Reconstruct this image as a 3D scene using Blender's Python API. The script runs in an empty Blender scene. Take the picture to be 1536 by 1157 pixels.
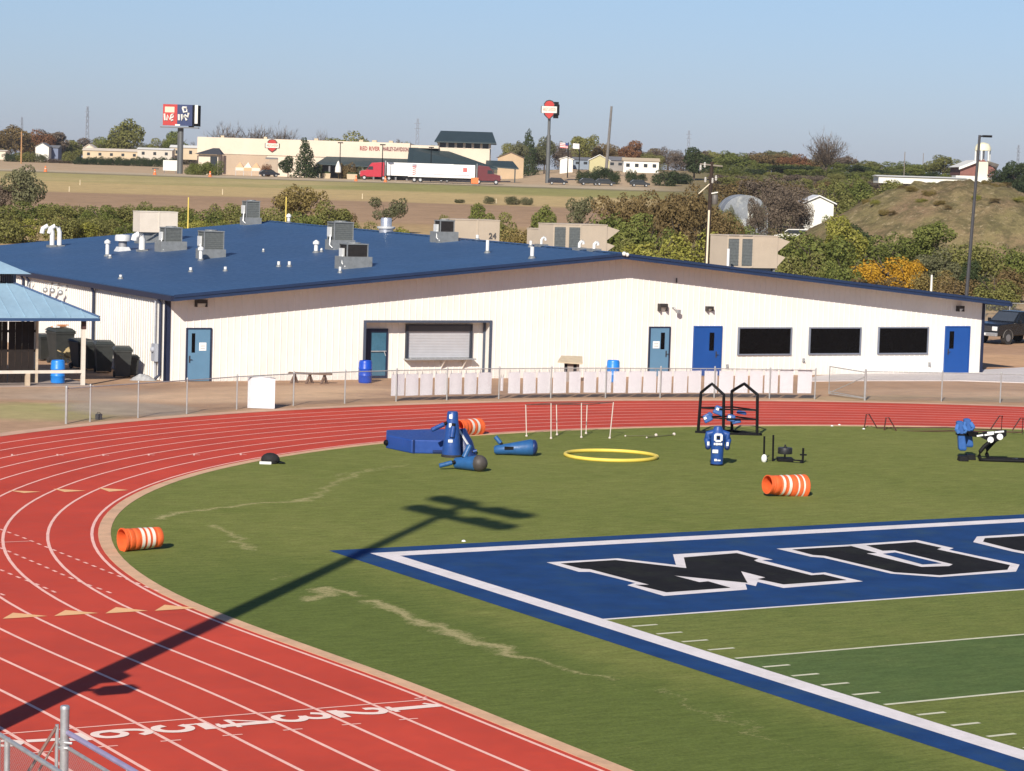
import bpy, math, random
from mathutils import Vector, Matrix
random.seed(7)
R_=math.radians
SC=bpy.context.scene; COL=SC.collection
# ------------------------------------------------------------------ camera model (solved from the football field markings)
FOC=3826.11; CX,CY=768.0,578.5
F=Vector((0.50099377,0.8615319,-0.08226798)); RT=Vector((0.86532774,-0.50025771,0.03082406)); UP=Vector((0.01459928,0.08643143,0.99613345))
F.normalize(); RT=(RT-F*RT.dot(F)).normalized(); UP=RT.cross(F)
CAM=Vector((-28.05179,-44.14020,9.12736))
FH=Vector((F.x,F.y)).normalized(); RH=Vector((FH.y,-FH.x)); YAW=math.atan2(FH.x,FH.y)
ROLL=math.atan(0.030946)
def ray(x,y): return F*FOC+RT*(x-CX)-UP*(y-CY)
def G(x,y,z=0.0):
    d=ray(x,y); return CAM+d*((z-CAM.z)/d.z)
def D(x,y,dep): return CAM+ray(x,y)*(dep/FOC)
def hor(x): return 262.51+(x-768)*0.030946
def ss(x,a,b):
    t=min(1,max(0,(x-a)/(b-a))); return t*t*(3-2*t)
def lerp_tab(t,x):
    if x<=t[0][0]: return t[0][1]
    for (a,b),(c,e) in zip(t,t[1:]):
        if x<=c: return b+(e-b)*(x-a)/(c-a)
    return t[-1][1]
BASE=[(0,0),(172,0),(188,.15),(300,2.2),(560,6.95),(640,7.0),(800,8.2),(900,9.1),(1500,10),(6000,24)]
def H(x,y):
    dx,dy=x-CAM.x,y-CAM.y; d=dx*FH.x+dy*FH.y; s=dx*RH.x+dy*RH.y; q=s/max(d,60)
    return lerp_tab(BASE,d)+3.4*ss(q,-.012,.03)*ss(d,560,700)+.5*ss(q,.05,.12)*ss(d,380,800)
# ------------------------------------------------------------------ mesh builder
class MB:
    def __init__(s): s.v=[]; s.f=[]; s.m=[]; s.uv={}
    def add(s,vs,fs,mi=0,M=None):
        o=len(s.v)
        for p in vs:
            p=Vector(p); s.v.append(M@p if M else p)
        for f in fs: s.f.append([i+o for i in f]); s.m.append(mi)
    def box(s,c,d,mi=0,M=None,rz=0,taper=1.0):
        x,y,z=d[0]/2,d[1]/2,d[2]/2; t=taper
        vs=[(-x,-y,-z),(x,-y,-z),(x,y,-z),(-x,y,-z),(-x*t,-y*t,z),(x*t,-y*t,z),(x*t,y*t,z),(-x*t,y*t,z)]
        r=Matrix.Rotation(rz,3,'Z'); vs=[r@Vector(p)+Vector(c) for p in vs]
        s.add(vs,[(3,2,1,0),(4,5,6,7),(0,1,5,4),(1,2,6,5),(2,3,7,6),(3,0,4,7)],mi,M); return s
    def bx(s,x0,x1,y0,y1,z0,z1,mi=0): return s.box(((x0+x1)/2,(y0+y1)/2,(z0+z1)/2),(abs(x1-x0),abs(y1-y0),abs(z1-z0)),mi)
    def tube(s,pts,r,n=8,mi=0,caps=True):
        pts=[Vector(p) for p in pts]; k=len(pts); rs=r if isinstance(r,(list,tuple)) else [r]*k
        o=len(s.v); ref=None
        for i,p in enumerate(pts):
            t=(pts[min(i+1,k-1)]-pts[max(i-1,0)]).normalized()
            if ref is None: ref=Vector((0,0,1)) if abs(t.z)<.9 else Vector((1,0,0))
            a=t.cross(ref).normalized(); b=t.cross(a); 
            for j in range(n):
                an=2*math.pi*j/n; s.v.append(p+(a*math.cos(an)+b*math.sin(an))*rs[i])
        for i in range(k-1):
            for j in range(n):
                s.f.append([o+i*n+j,o+i*n+(j+1)%n,o+(i+1)*n+(j+1)%n,o+(i+1)*n+j]); s.m.append(mi)
        if caps:
            s.f.append([o+j for j in range(n)][::-1]); s.m.append(mi); s.f.append([o+(k-1)*n+j for j in range(n)]); s.m.append(mi)
        return s
    def cyl(s,a,b,r0,r1=None,n=12,mi=0): return s.tube([a,b],[r0,r0 if r1 is None else r1],n,mi)
    def bar(s,a,b,w,h=None,mi=0):
        # rectangular bar between two points
        a,b=Vector(a),Vector(b); h=h or w; t=(b-a).normalized(); ref=Vector((0,0,1)) if abs(t.z)<.95 else Vector((1,0,0))
        u=t.cross(ref).normalized(); v=u.cross(t); vs=[]
        for p in (a,b):
            for i,j in ((-1,-1),(1,-1),(1,1),(-1,1)): vs.append(p+u*(i*w/2)+v*(j*h/2))
        s.add(vs,[(0,1,2,3),(7,6,5,4),(0,4,5,1),(1,5,6,2),(2,6,7,3),(3,7,4,0)],mi); return s
    def lathe(s,prof,n=20,mi=0,M=None):
        vs=[]; fs=[]; k=len(prof)
        for r,z in prof:
            for j in range(n): a=2*math.pi*j/n; vs.append((r*math.cos(a),r*math.sin(a),z))
        for i in range(k-1):
            for j in range(n): fs.append((i*n+j,i*n+(j+1)%n,(i+1)*n+(j+1)%n,(i+1)*n+j))
        if prof[0][0]>1e-4: fs.append(tuple(range(n))[::-1])
        if prof[-1][0]>1e-4: fs.append(tuple((k-1)*n+j for j in range(n)))
        s.add(vs,fs,mi,M); return s
    def sph(s,c,r,n=12,mi=0,sq=(1,1,1)):
        prof=[(max(1e-5,math.sin(math.pi*i/8)),-math.cos(math.pi*i/8)) for i in range(9)]
        M=Matrix.Translation(Vector(c))@Matrix.Diagonal((r*sq[0],r*sq[1],r*sq[2],1)); return s.lathe(prof,n,mi,M)
    def prism(s,poly,z0,z1,mi=0,M=None):
        n=len(poly); vs=[(x,y,z0) for x,y in poly]+[(x,y,z1) for x,y in poly]
        s.add(vs,[tuple(range(n))[::-1],tuple(range(n,2*n))]+[(i,(i+1)%n,n+(i+1)%n,n+i) for i in range(n)],mi,M); return s
    def flat(s,poly,mi=0): s.add(poly,[tuple(range(len(poly)))],mi); return s
    def strip(s,A,B,mi=0):
        n=len(A); s.add(list(A)+list(B),[(i,i+1,n+i+1,n+i) for i in range(n-1)],mi); return s
    def uvquad(s,vs,uv,mi=0):
        s.uv[len(s.f)]=uv; s.add(vs,[(0,1,2,3)],mi); return s
    def build(s,name,mats,parent=None,smooth=False,bev=0,loc=None):
        me=bpy.data.meshes.new(name); me.from_pydata([tuple(p) for p in s.v],[],s.f)
        mats=mats if isinstance(mats,(list,tuple)) else [mats]
        for m in mats: me.materials.append(m)
        me.polygons.foreach_set('material_index',s.m)
        if s.uv:
            ul=me.uv_layers.new(name='UVMap')
            for fi,uv in s.uv.items():
                for li,c in zip(me.polygons[fi].loop_indices,uv): ul.data[li].uv=c
        if smooth:
            me.polygons.foreach_set('use_smooth',[True]*len(s.f))
            try: me.set_sharp_from_angle(angle=R_(40))
            except Exception: pass
        me.update(); o=bpy.data.objects.new(name,me); COL.objects.link(o)
        if parent: o.parent=parent
        if loc is not None: o.location=loc
        if bev:
            b=o.modifiers.new('bevel','BEVEL'); b.width=bev; b.segments=2; b.limit_method='ANGLE'; b.angle_limit=R_(40)
        return o
def tag(o,label=None,cat=None,group=None,kind=None):
    if label: o['label']=label
    if cat: o['category']=cat
    if group: o['group']=group
    if kind: o['kind']=kind
    return o
def thing(name,label,cat,loc=(0,0,0),rz=0.0,group=None):
    o=bpy.data.objects.new(name,None); COL.objects.link(o); o.location=loc; o.rotation_euler=(0,0,rz); o.empty_display_size=.2
    return tag(o,label,cat,group)
def struct(mb,name,mat,**k): return tag(mb.build(name,mat,**k),kind='structure')
KIDS={}
def copy_tree(o,parent=None):
    c=o.copy(); COL.objects.link(c); c.parent=parent
    for ch in list(o.children): copy_tree(ch,c)
    return c
class Fr:
    """upright frame facing the viewer: local x to the right, y away, z up; pt() measures a spot of the photograph in it"""
    def __init__(s,px,py,dep=None,on=None):
        s.px,s.py=px,py
        if dep is None: s.o=G(px,py,0 if on is None else on)
        else: s.o=D(px,py,dep)
        s.d=(s.o-CAM).dot(F); s.s=s.d/FOC; s.rz=-YAW
    def pt(s,px,py,y=0.0):
        dx,dy=px-s.px,py-s.py; c,n=math.cos(ROLL),math.sin(ROLL); k=s.s*(1+y/s.d)
        drop=(CAM.z-s.o.z)*y/s.d
        return Vector(((dx*c+dy*n)*k,y,(dx*n-dy*c)*k-drop*1.0))
    def thing(s,name,label,cat,group=None): return thing(name,label,cat,s.o,s.rz,group)
# ------------------------------------------------------------------ materials
MATS={}
def lin(c):
    return tuple((v/12.92 if v<=.04045 else ((v+.055)/1.055)**2.4) for v in [x/255 for x in c])
def nn(nt,t,**k):
    n=nt.nodes.new(t)
    for a,b in k.items():
        if a in n.inputs: n.inputs[a].default_value=b
        else: setattr(n,a,b)
    return n
def math_(nt,op,a,b=None,clamp=False):
    n=nt.nodes.new('ShaderNodeMath'); n.operation=op; n.use_clamp=clamp
    for i,v in enumerate((a,b)):
        if v is None: continue
        if isinstance(v,(int,float)): n.inputs[i].default_value=v
        else: nt.links.new(v,n.inputs[i])
    return n.outputs[0]
def vmath(nt,op,a,b=None,scale=None):
    n=nt.nodes.new('ShaderNodeVectorMath'); n.operation=op
    for i,v in enumerate((a,b)):
        if v is None: continue
        if isinstance(v,(tuple,list,Vector)): n.inputs[i].default_value=tuple(v)
        else: nt.links.new(v,n.inputs[i])
    if scale is not None:
        if isinstance(scale,(int,float)): n.inputs['Scale'].default_value=scale
        else: nt.links.new(scale,n.inputs['Scale'])
    return n
def mixc(nt,f,a,b):
    n=nt.nodes.new('ShaderNodeMix'); n.data_type='RGBA'
    if isinstance(f,(int,float)): n.inputs[0].default_value=f
    else: nt.links.new(f,n.inputs[0])
    for i,v in ((6,a),(7,b)):
        if isinstance(v,(tuple,list)): n.inputs[i].default_value=(*v[:3],1)
        else: nt.links.new(v,n.inputs[i])
    return n.outputs[2]
def noise(nt,co,scale,detail=4,rough=.55):
    n=nn(nt,'ShaderNodeTexNoise'); n.inputs['Scale'].default_value=scale; n.inputs['Detail'].default_value=detail; n.inputs['Roughness'].default_value=rough
    nt.links.new(co,n.inputs['Vector']); return n.outputs['Fac']
def remap(nt,v,a,b,c=0.0,d=1.0):
    n=nn(nt,'ShaderNodeMapRange'); n.clamp=True; nt.links.new(v,n.inputs[0])
    for i,x in enumerate((a,b,c,d)): n.inputs[i+1].default_value=x
    return n.outputs[0]
def newmat(name):
    m=bpy.data.materials.new(name); m.use_nodes=True; nt=m.node_tree
    b=nt.nodes['Principled BSDF']; return m,nt,b
def P(name,col=(.1,.1,.1),rough=.6,var=.12,scale=3.0,metal=0.0,bump=0.0,bscale=30,spec=.4,dirt=None,world=False):
    """painted / plain surface with uneven tone, speckle and optional grime"""
    if name in MATS: return MATS[name]
    m,nt,b=newmat(name); L=nt.links
    tc=nn(nt,'ShaderNodeTexCoord'); geo=nn(nt,'ShaderNodeNewGeometry'); co=geo.outputs['Position'] if world else tc.outputs['Object']
    n1=noise(nt,co,scale,5); n2=noise(nt,co,scale*9,3)
    f=math_(nt,'ADD',math_(nt,'MULTIPLY',n1,.65),math_(nt,'MULTIPLY',n2,.35)); f=remap(nt,f,.33,.67)
    lo=tuple(c*(1-var) for c in col); hi=tuple(min(1,c*(1+var)) for c in col)
    c=mixc(nt,f,lo,hi)
    if dirt:
        dm=remap(nt,noise(nt,co,scale*.7,6,.7),.5,.72,0,dirt[1]); c=mixc(nt,dm,c,dirt[0])
    L.new(c,b.inputs['Base Color']); b.inputs['Roughness'].default_value=rough; b.inputs['Metallic'].default_value=metal
    b.inputs['Specular IOR Level'].default_value=spec
    L.new(remap(nt,n2,.3,.7,max(0,rough-.08),min(1,rough+.1)),b.inputs['Roughness'])
    if bump:
        bn=nn(nt,'ShaderNodeBump'); bn.inputs['Strength'].default_value=bump; bn.inputs['Distance'].default_value=.02
        L.new(noise(nt,co,bscale,4),bn.inputs['Height']); L.new(bn.outputs[0],b.inputs['Normal'])
    MATS[name]=m; return m
def leafmat(name,cols,rough=.7):
    """foliage: tone differs from leaf to leaf and clump to clump"""
    if name in MATS: return MATS[name]
    m,nt,b=newmat(name); L=nt.links
    geo=nn(nt,'ShaderNodeNewGeometry'); oi=nn(nt,'ShaderNodeObjectInfo'); tc=nn(nt,'ShaderNodeTexCoord')
    f=math_(nt,'ADD',math_(nt,'MULTIPLY',geo.outputs['Random Per Island'],.5),math_(nt,'MULTIPLY',remap(nt,noise(nt,tc.outputs['Object'],4.5,2),.3,.7),.45))
    f=math_(nt,'ADD',f,math_(nt,'MULTIPLY',math_(nt,'SUBTRACT',oi.outputs['Random'],.5),.25),True)
    r=nn(nt,'ShaderNodeValToRGB'); e=r.color_ramp.elements
    e[0].color=(*cols[0],1); e[1].color=(*cols[-1],1)
    for i,c in enumerate(cols[1:-1]): e.new((i+1)/(len(cols)-1)).color=(*c,1)
    L.new(f,r.inputs[0]); L.new(r.outputs[0],b.inputs['Base Color']); b.inputs['Roughness'].default_value=rough; b.inputs['Specular IOR Level'].default_value=.15
    tr=nn(nt,'ShaderNodeBsdfTranslucent'); L.new(r.outputs[0],tr.inputs[0]); mx=nn(nt,'ShaderNodeMixShader'); mx.inputs[0].default_value=.2
    out=nt.nodes['Material Output']; L.new(b.outputs[0],mx.inputs[1]); L.new(tr.outputs[0],mx.inputs[2]); L.new(mx.outputs[0],out.inputs[0])
    MATS[name]=m; return m
def wiremat(name,pitch=.06,w=.075,col=(.32,.32,.33)):
    """woven chain link wire, open between the wires"""
    if name in MATS: return MATS[name]
    m,nt,b=newmat(name); L=nt.links
    uv=nn(nt,'ShaderNodeUVMap'); sp=nn(nt,'ShaderNodeSeparateXYZ'); L.new(uv.outputs[0],sp.inputs[0])
    a=math_(nt,'FRACT',math_(nt,'DIVIDE',math_(nt,'ADD',sp.outputs[0],sp.outputs[1]),pitch)); c=math_(nt,'FRACT',math_(nt,'DIVIDE',math_(nt,'SUBTRACT',sp.outputs[0],sp.outputs[1]),pitch))
    f=math_(nt,'MAXIMUM',math_(nt,'LESS_THAN',a,w),math_(nt,'LESS_THAN',c,w))
    b.inputs['Base Color'].default_value=(*col,1); b.inputs['Metallic'].default_value=.6; b.inputs['Roughness'].default_value=.5
    tr=nn(nt,'ShaderNodeBsdfTransparent'); mx=nn(nt,'ShaderNodeMixShader'); L.new(f,mx.inputs[0]); L.new(tr.outputs[0],mx.inputs[1]); L.new(b.outputs[0],mx.inputs[2])
    L.new(mx.outputs[0],nt.nodes['Material Output'].inputs[0]); MATS[name]=m; return m
white=P('white_paint',(.72,.71,.68),.5,.05,2)
black=P('black_steel',(.006,.006,.007),.6,.3,8,spec=.15)
darkgrey=P('dark_grey',(.04,.04,.045),.6,.2,6)
galv=P('galvanised_steel',(.42,.43,.44),.45,.18,9,metal=.55)
navy=P('navy_trim',(.014,.021,.05),.45,.12,4)
vinyl=P('blue_vinyl',(.016,.062,.24),.42,.22,5,bump=.6,bscale=5)
vinyl2=P('dark_blue_vinyl',(.012,.03,.12),.45,.2,5)
drumblue=P('blue_plastic',(.02,.2,.62),.4,.12,4)
orange=P('orange_plastic',(.72,.12,.03),.55,.18,5,dirt=((.5,.12,.05),.4))
reflect=P('white_reflective',(.74,.68,.60),.4,.08,8,dirt=((.55,.42,.32),.5))
rubber=P('rubber',(.03,.028,.026),.8,.3,10)
glass=P('dark_glass',(.0035,.0035,.004),.2,.2,2,spec=.12)
steelvent=P('white_vent_metal',(.68,.68,.66),.4,.08,6,metal=.2)
HAZE=0.00005; SKYS=0.061; EXPO=0.42; SKYTINT=(1.04,1.02,1.16)
# ------------------------------------------------------------------ camera, sun, sky
cd=bpy.data.cameras.new('camera'); cam=bpy.data.objects.new('camera',cd); COL.objects.link(cam)
cd.sensor_width=36; cd.lens=FOC/1536*36; cd.clip_end=9000; cd.clip_start=.5
cam.matrix_world=Matrix(((RT.x,UP.x,-F.x,CAM.x),(RT.y,UP.y,-F.y,CAM.y),(RT.z,UP.z,-F.z,CAM.z),(0,0,0,1)))
SC.camera=cam
SUN_EL,SUN_AZ=R_(30),R_(43.5)
L=Vector((math.sin(SUN_AZ)*math.cos(SUN_EL),math.cos(SUN_AZ)*math.cos(SUN_EL),-math.sin(SUN_EL)))
sd=bpy.data.lights.new('sun','SUN'); sd.energy=4.6; sd.angle=R_(.5); sd.color=(1,.93,.82)
so=bpy.data.objects.new('sun',sd); COL.objects.link(so); so.rotation_euler=L.to_track_quat('-Z','Y').to_euler()
w=bpy.data.worlds.new('World'); SC.world=w; w.use_nodes=True; nt=w.node_tree
sky=nt.nodes.new('ShaderNodeTexSky'); sky.sky_type='NISHITA'; sky.sun_disc=False; sky.sun_elevation=SUN_EL; sky.sun_rotation=R_(180)+SUN_AZ
sky.air_density=1.0; sky.dust_density=.35; sky.ozone_density=4.5; sky.altitude=300
tcw=nn(nt,'ShaderNodeTexCoord'); sx=nn(nt,'ShaderNodeSeparateXYZ'); nt.links.new(tcw.outputs['Generated'],sx.inputs[0]); tint=mixc(nt,remap(nt,sx.outputs[2],-.01,.085),(0.69,.745,1.12),SKYTINT); mm=nt.nodes.new('ShaderNodeMix'); mm.data_type='RGBA'; mm.blend_type='MULTIPLY'; mm.inputs[0].default_value=1; nt.links.new(sky.outputs[0],mm.inputs[6]); nt.links.new(tint,mm.inputs[7])
nt.links.new(mm.outputs[2],nt.nodes['Background'].inputs[0]); nt.nodes['Background'].inputs[1].default_value=SKYS
vs=SC.view_settings; vs.view_transform='Standard'; vs.look='None'; vs.gamma=1; vs.exposure=EXPO; vs.use_curve_mapping=False
# ------------------------------------------------------------------ ground sheet
def ground_mat():
    m,nt,b=newmat('ground_soil_and_grass'); Lk=nt.links
    geo=nn(nt,'ShaderNodeNewGeometry'); pos=geo.outputs['Position']
    rel=vmath(nt,'SUBTRACT',pos,(CAM.x,CAM.y,0)).outputs[0]
    d=vmath(nt,'DOT_PRODUCT',rel,(FH.x,FH.y,0)).outputs['Value']
    mp=nn(nt,'ShaderNodeMapping'); mp.inputs['Rotation'].default_value=(0,0,YAW); mp.inputs['Scale'].default_value=(.25,1,1); Lk.new(pos,mp.inputs[0])
    nb=noise(nt,mp.outputs[0],.035,5); nf=noise(nt,pos,.9,6,.65); nm=noise(nt,pos,.18,5)
    dd=math_(nt,'ADD',d,math_(nt,'MULTIPLY',math_(nt,'SUBTRACT',nb,.5),22))
    fac=math_(nt,'DIVIDE',dd,1000)
    r=nn(nt,'ShaderNodeValToRGB'); r.color_ramp.interpolation='LINEAR'; e=r.color_ramp.elements
    stops=[(0,(.46,.31,.20)),(.150,(.44,.27,.165)),(.19,(.42,.29,.15)),(.300,(.46,.32,.16)),(.318,(.42,.28,.14)),(.326,(.40,.26,.155)),(.405,(.36,.235,.14)),(.412,(.50,.36,.17)),(.470,(.50,.37,.17)),(.482,(.31,.28,.10)),(.532,(.30,.275,.10)),(.542,(.19,.16,.09)),(.550,(.50,.40,.27)),(.6,(.50,.36,.225)),(.9,(.45,.32,.19)),(1,(.2,.17,.08))]
    e[0].position,e[0].color=stops[0][0],(*stops[0][1],1); e[1].position,e[1].color=1,(*stops[-1][1],1)
    for p,c in stops[1:-1]: e.new(p).color=(*c,1)
    Lk.new(fac,r.inputs[0]); c=r.outputs[0]
    def patch(c,ctr,rad,col,amt=.9):
        rl=vmath(nt,'SUBTRACT',pos,(ctr[0],ctr[1],0)).outputs[0]; q=vmath(nt,'DIVIDE',rl,(rad[0],rad[1],40)).outputs[0]
        ln=vmath(nt,'LENGTH',q).outputs['Value']; ln=math_(nt,'ADD',ln,math_(nt,'MULTIPLY',math_(nt,'SUBTRACT',nm,.5),1.1))
        ln=math_(nt,'ADD',ln,math_(nt,'MULTIPLY',math_(nt,'SUBTRACT',nf,.5),.5))
        return mixc(nt,remap(nt,ln,1.15,.75,0,amt),c,col)
    sl=vmath(nt,'DOT_PRODUCT',rel,(RH.x,RH.y,0)).outputs['Value']; q0=math_(nt,'DIVIDE',sl,math_(nt,'MAXIMUM',d,60)); gold=math_(nt,'MULTIPLY',remap(nt,math_(nt,'ADD',q0,math_(nt,'MULTIPLY',math_(nt,'SUBTRACT',nb,.5),.06)),-.055,-.085),math_(nt,'MULTIPLY',remap(nt,dd,470,485),remap(nt,dd,542,536))); c=mixc(nt,gold,c,mixc(nt,remap(nt,nb,.42,.6),(.52,.39,.19),(.40,.33,.14)))
    qn=math_(nt,'ADD',math_(nt,'DIVIDE',sl,math_(nt,'MAXIMUM',d,60)),math_(nt,'MULTIPLY',math_(nt,'SUBTRACT',nm,.5),.03))
    mk=math_(nt,'MULTIPLY',remap(nt,qn,.045,.075),remap(nt,d,190,230)); c=mixc(nt,mk,c,mixc(nt,remap(nt,nm,.4,.62),(.13,.125,.045),(.24,.18,.09)))
    for px,py,rx,ry,col,amt in GROUND_PATCHES:
        g=G(px,py); c=patch(c,(g.x,g.y),(rx,ry),col,amt)
    v=math_(nt,'ADD',math_(nt,'MULTIPLY',nf,.6),math_(nt,'MULTIPLY',nm,.4)); v=remap(nt,v,.3,.7,.72,1.22)
    c=vmath(nt,'SCALE',c,scale=v).outputs[0]
    Lk.new(c,b.inputs['Base Color']); b.inputs['Roughness'].default_value=.95; b.inputs['Specular IOR Level'].default_value=.1
    bn=nn(nt,'ShaderNodeBump'); bn.inputs['Strength'].default_value=.5; bn.inputs['Distance'].default_value=.06; Lk.new(noise(nt,pos,3.2,6,.7),bn.inputs['Height']); Lk.new(bn.outputs[0],b.inputs['Normal'])
    return m
GROUND_PATCHES=[(40,618,3.6,3.4,(.38,.33,.15),.85),(90,612,2.6,2.2,(.38,.33,.15),.8),(185,612,2.4,3.0,(.42,.34,.26),.85),(150,595,3.0,2.2,(.44,.35,.26),.8),(330,596,5,2.6,(.72,.49,.31),.75),(420,584,5,1.6,(.62,.42,.27),.75),(520,590,4,2.2,(.70,.47,.29),.8),(700,590,5,2.2,(.40,.25,.165),.7),(1330,588,4.5,1.4,(.50,.33,.21),.8),(1500,592,4.5,1.6,(.54,.36,.23),.8),(1300,597,4,1.2,(.44,.32,.19),.7),(1500,599,4,1.2,(.42,.31,.19),.7),(1500,540,6,5,(.60,.37,.21),.8),(1480,552,3,3,(.5,.27,.14),.5),(40,590,5,2.5,(.46,.34,.25),.7)]
g=MB(); ds=[-60,-20,10,40,80,120,150,165,172,180,188]+[200+i*12 for i in range(42)]+[710+i*40 for i in range(25)]+[1800,2200,2700]
qs=[i/24-.6 for i in range(30)]
qs=[-2.2,-1.2,-.7,-.45]+[-.32+i*.02 for i in range(33)]+[.45,.7,1.2,2.2]
rows=[]
for d in ds:
    row=[]
    for q in qs:
        s=q*max(d,120); x=CAM.x+FH.x*d+RH.x*s; y=CAM.y+FH.y*d+RH.y*s; row.append((x,y,H(x,y)))
    rows.append(row)
n=len(qs); g.add([p for r in rows for p in r],[(i*n+j,i*n+j+1,(i+1)*n+j+1,(i+1)*n+j) for i in range(len(ds)-1) for j in range(n-1)])
struct(g,'ground',ground_mat(),smooth=True)
# ------------------------------------------------------------------ running track, turf
TC=(23.0,3.9); TR=30.15
def edge_pts():
    P_=[]; N_=[]
    ys=[-70+i*2 for i in range(32)]+[-6+i*.825 for i in range(12)]
    for y in ys:
        t=ss(y,-6,3.9); P_.append((-6.78-.37*t,y)); N_.append((-1,0))
    k=96
    for i in range(k+1):
        a=math.pi-math.pi*i/k; P_.append((TC[0]+TR*math.cos(a),TC[1]+TR*math.sin(a))); N_.append((math.cos(a),math.sin(a)))
    for i in range(1,30): P_.append((TC[0]+TR,TC[1]-i*2.5)); N_.append((1,0))
    return P_,N_
EP,EN=edge_pts()
def off(o,z): return [Vector((p[0]+n_[0]*o,p[1]+n_[1]*o,z)) for p,n_ in zip(EP,EN)]
def turf_mat(name,base,alt,stripe=None,sod=False):
    m,nt,b=newmat(name); Lk=nt.links
    geo=nn(nt,'ShaderNodeNewGeometry'); pos=geo.outputs['Position']
    nb=noise(nt,pos,.12,4); nm=noise(nt,pos,1.1,5,.6); nf=noise(nt,pos,14,4,.7)
    mp=nn(nt,'ShaderNodeMapping'); mp.inputs['Rotation'].default_value=(0,0,.2); mp.inputs['Scale'].default_value=(.5,2.2,1); Lk.new(pos,mp.inputs[0]); ns=noise(nt,mp.outputs[0],2.6,6,.75)
    v=math_(nt,'ADD',math_(nt,'MULTIPLY',nm,.5),math_(nt,'MULTIPLY',nb,.5)); c=mixc(nt,remap(nt,v,.34,.66),base,alt)
    k=math_(nt,'ADD',math_(nt,'MULTIPLY',nf,.45),math_(nt,'MULTIPLY',ns,.55)); k=remap(nt,k,.32,.68,.62,1.38)
    if sod:   # the newer, greener sod laid between the worn seam and the track
        sp=nn(nt,'ShaderNodeSeparateXYZ'); Lk.new(pos,sp.inputs[0]); wv=math_(nt,'ADD',math_(nt,'MULTIPLY',math_(nt,'SUBTRACT',nb,.5),3.0),math_(nt,'MULTIPLY',math_(nt,'SUBTRACT',nm,.5),1.2))
        m1=math_(nt,'MULTIPLY',remap(nt,math_(nt,'ADD',sp.outputs[0],wv),-1.7,-3.0),remap(nt,sp.outputs[1],14,6)); c=mixc(nt,math_(nt,'MULTIPLY',m1,.85),c,(.112,.146,.034))
    c=vmath(nt,'SCALE',c,scale=k).outputs[0]
    dry=remap(nt,math_(nt,'ADD',math_(nt,'MULTIPLY',nm,.6),math_(nt,'MULTIPLY',nf,.5)),.66,.8,0,.28); c=mixc(nt,dry,c,(.34,.29,.12))
    if stripe:
        best=None
        wob=nn(nt,'ShaderNodeTexNoise'); wob.inputs['Scale'].default_value=.9; wob.inputs['Detail'].default_value=5; Lk.new(pos,wob.inputs['Vector'])
        pw=vmath(nt,'ADD',pos,vmath(nt,'SCALE',vmath(nt,'SUBTRACT',wob.outputs['Color'],(.5,.5,.5)).outputs[0],scale=1.7).outputs[0]).outputs[0]
        for a,bb,wd,am in stripe:
            ba=bb-a; pa=vmath(nt,'SUBTRACT',pw,a).outputs[0]
            h=math_(nt,'MULTIPLY',vmath(nt,'DOT_PRODUCT',pa,ba).outputs['Value'],1/ba.dot(ba),True)
            dv=vmath(nt,'SUBTRACT',pa,vmath(nt,'SCALE',tuple(ba),scale=h).outputs[0]).outputs[0]
            dist=vmath(nt,'LENGTH',vmath(nt,'MULTIPLY',dv,(1,1,0)).outputs[0]).outputs['Value']
            q=remap(nt,dist,wd,0,0,am); q=math_(nt,'POWER',q,.7); best=q if best is None else math_(nt,'MAXIMUM',best,q)
        rag=math_(nt,'ADD',math_(nt,'MULTIPLY',noise(nt,mp.outputs[0],9,6,.85),.7),math_(nt,'MULTIPLY',nf,.35))
        mk=remap(nt,math_(nt,'ADD',math_(nt,'MULTIPLY',best,.62),math_(nt,'MULTIPLY',rag,1.25)),1.06,1.30,0,.72)
        mk=math_(nt,'MULTIPLY',mk,remap(nt,best,0,.15)); c=mixc(nt,mk,c,(.52,.43,.22))
    Lk.new(c,b.inputs['Base Color']); b.inputs['Roughness'].default_value=.95; b.inputs['Specular IOR Level'].default_value=.08
    bn=nn(nt,'ShaderNodeBump'); bn.inputs['Strength'].default_value=.45; bn.inputs['Distance'].default_value=.03; Lk.new(noise(nt,pos,22,5,.7),bn.inputs['Height']); Lk.new(bn.outputs[0],b.inputs['Normal'])
    return m
SC_=[]
def scuff(pts,w,am):
    for a,b in zip(pts,pts[1:]): SC_.append((G(*a),G(*b),w*1.12,am))
scuff([(235,778),(300,765),(400,755),(470,747)],.42,.9); scuff([(470,747),(495,727),(555,705)],.5,.75); scuff([(500,715),(620,697)],.35,.65)
scuff([(320,790),(350,803),(378,825)],.4,.8); scuff([(462,897),(500,886),(532,894)],.45,.95); scuff([(563,905),(600,920),(650,940),(720,965),(790,988)],.5,1.0)
scuff([(790,988),(850,1008),(905,1020)],.4,.75); scuff([(980,1035),(1090,1082),(1160,1112)],.45,.62); scuff([(1160,1112),(1250,1150)],.4,.5); scuff([(415,872),(470,862)],.3,.6)
TURF=turf_mat('turf_grass',(.150,.176,.041),(.206,.217,.060),SC_,True)
inner=off(0,.012); t=MB(); k=len(inner)
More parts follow.
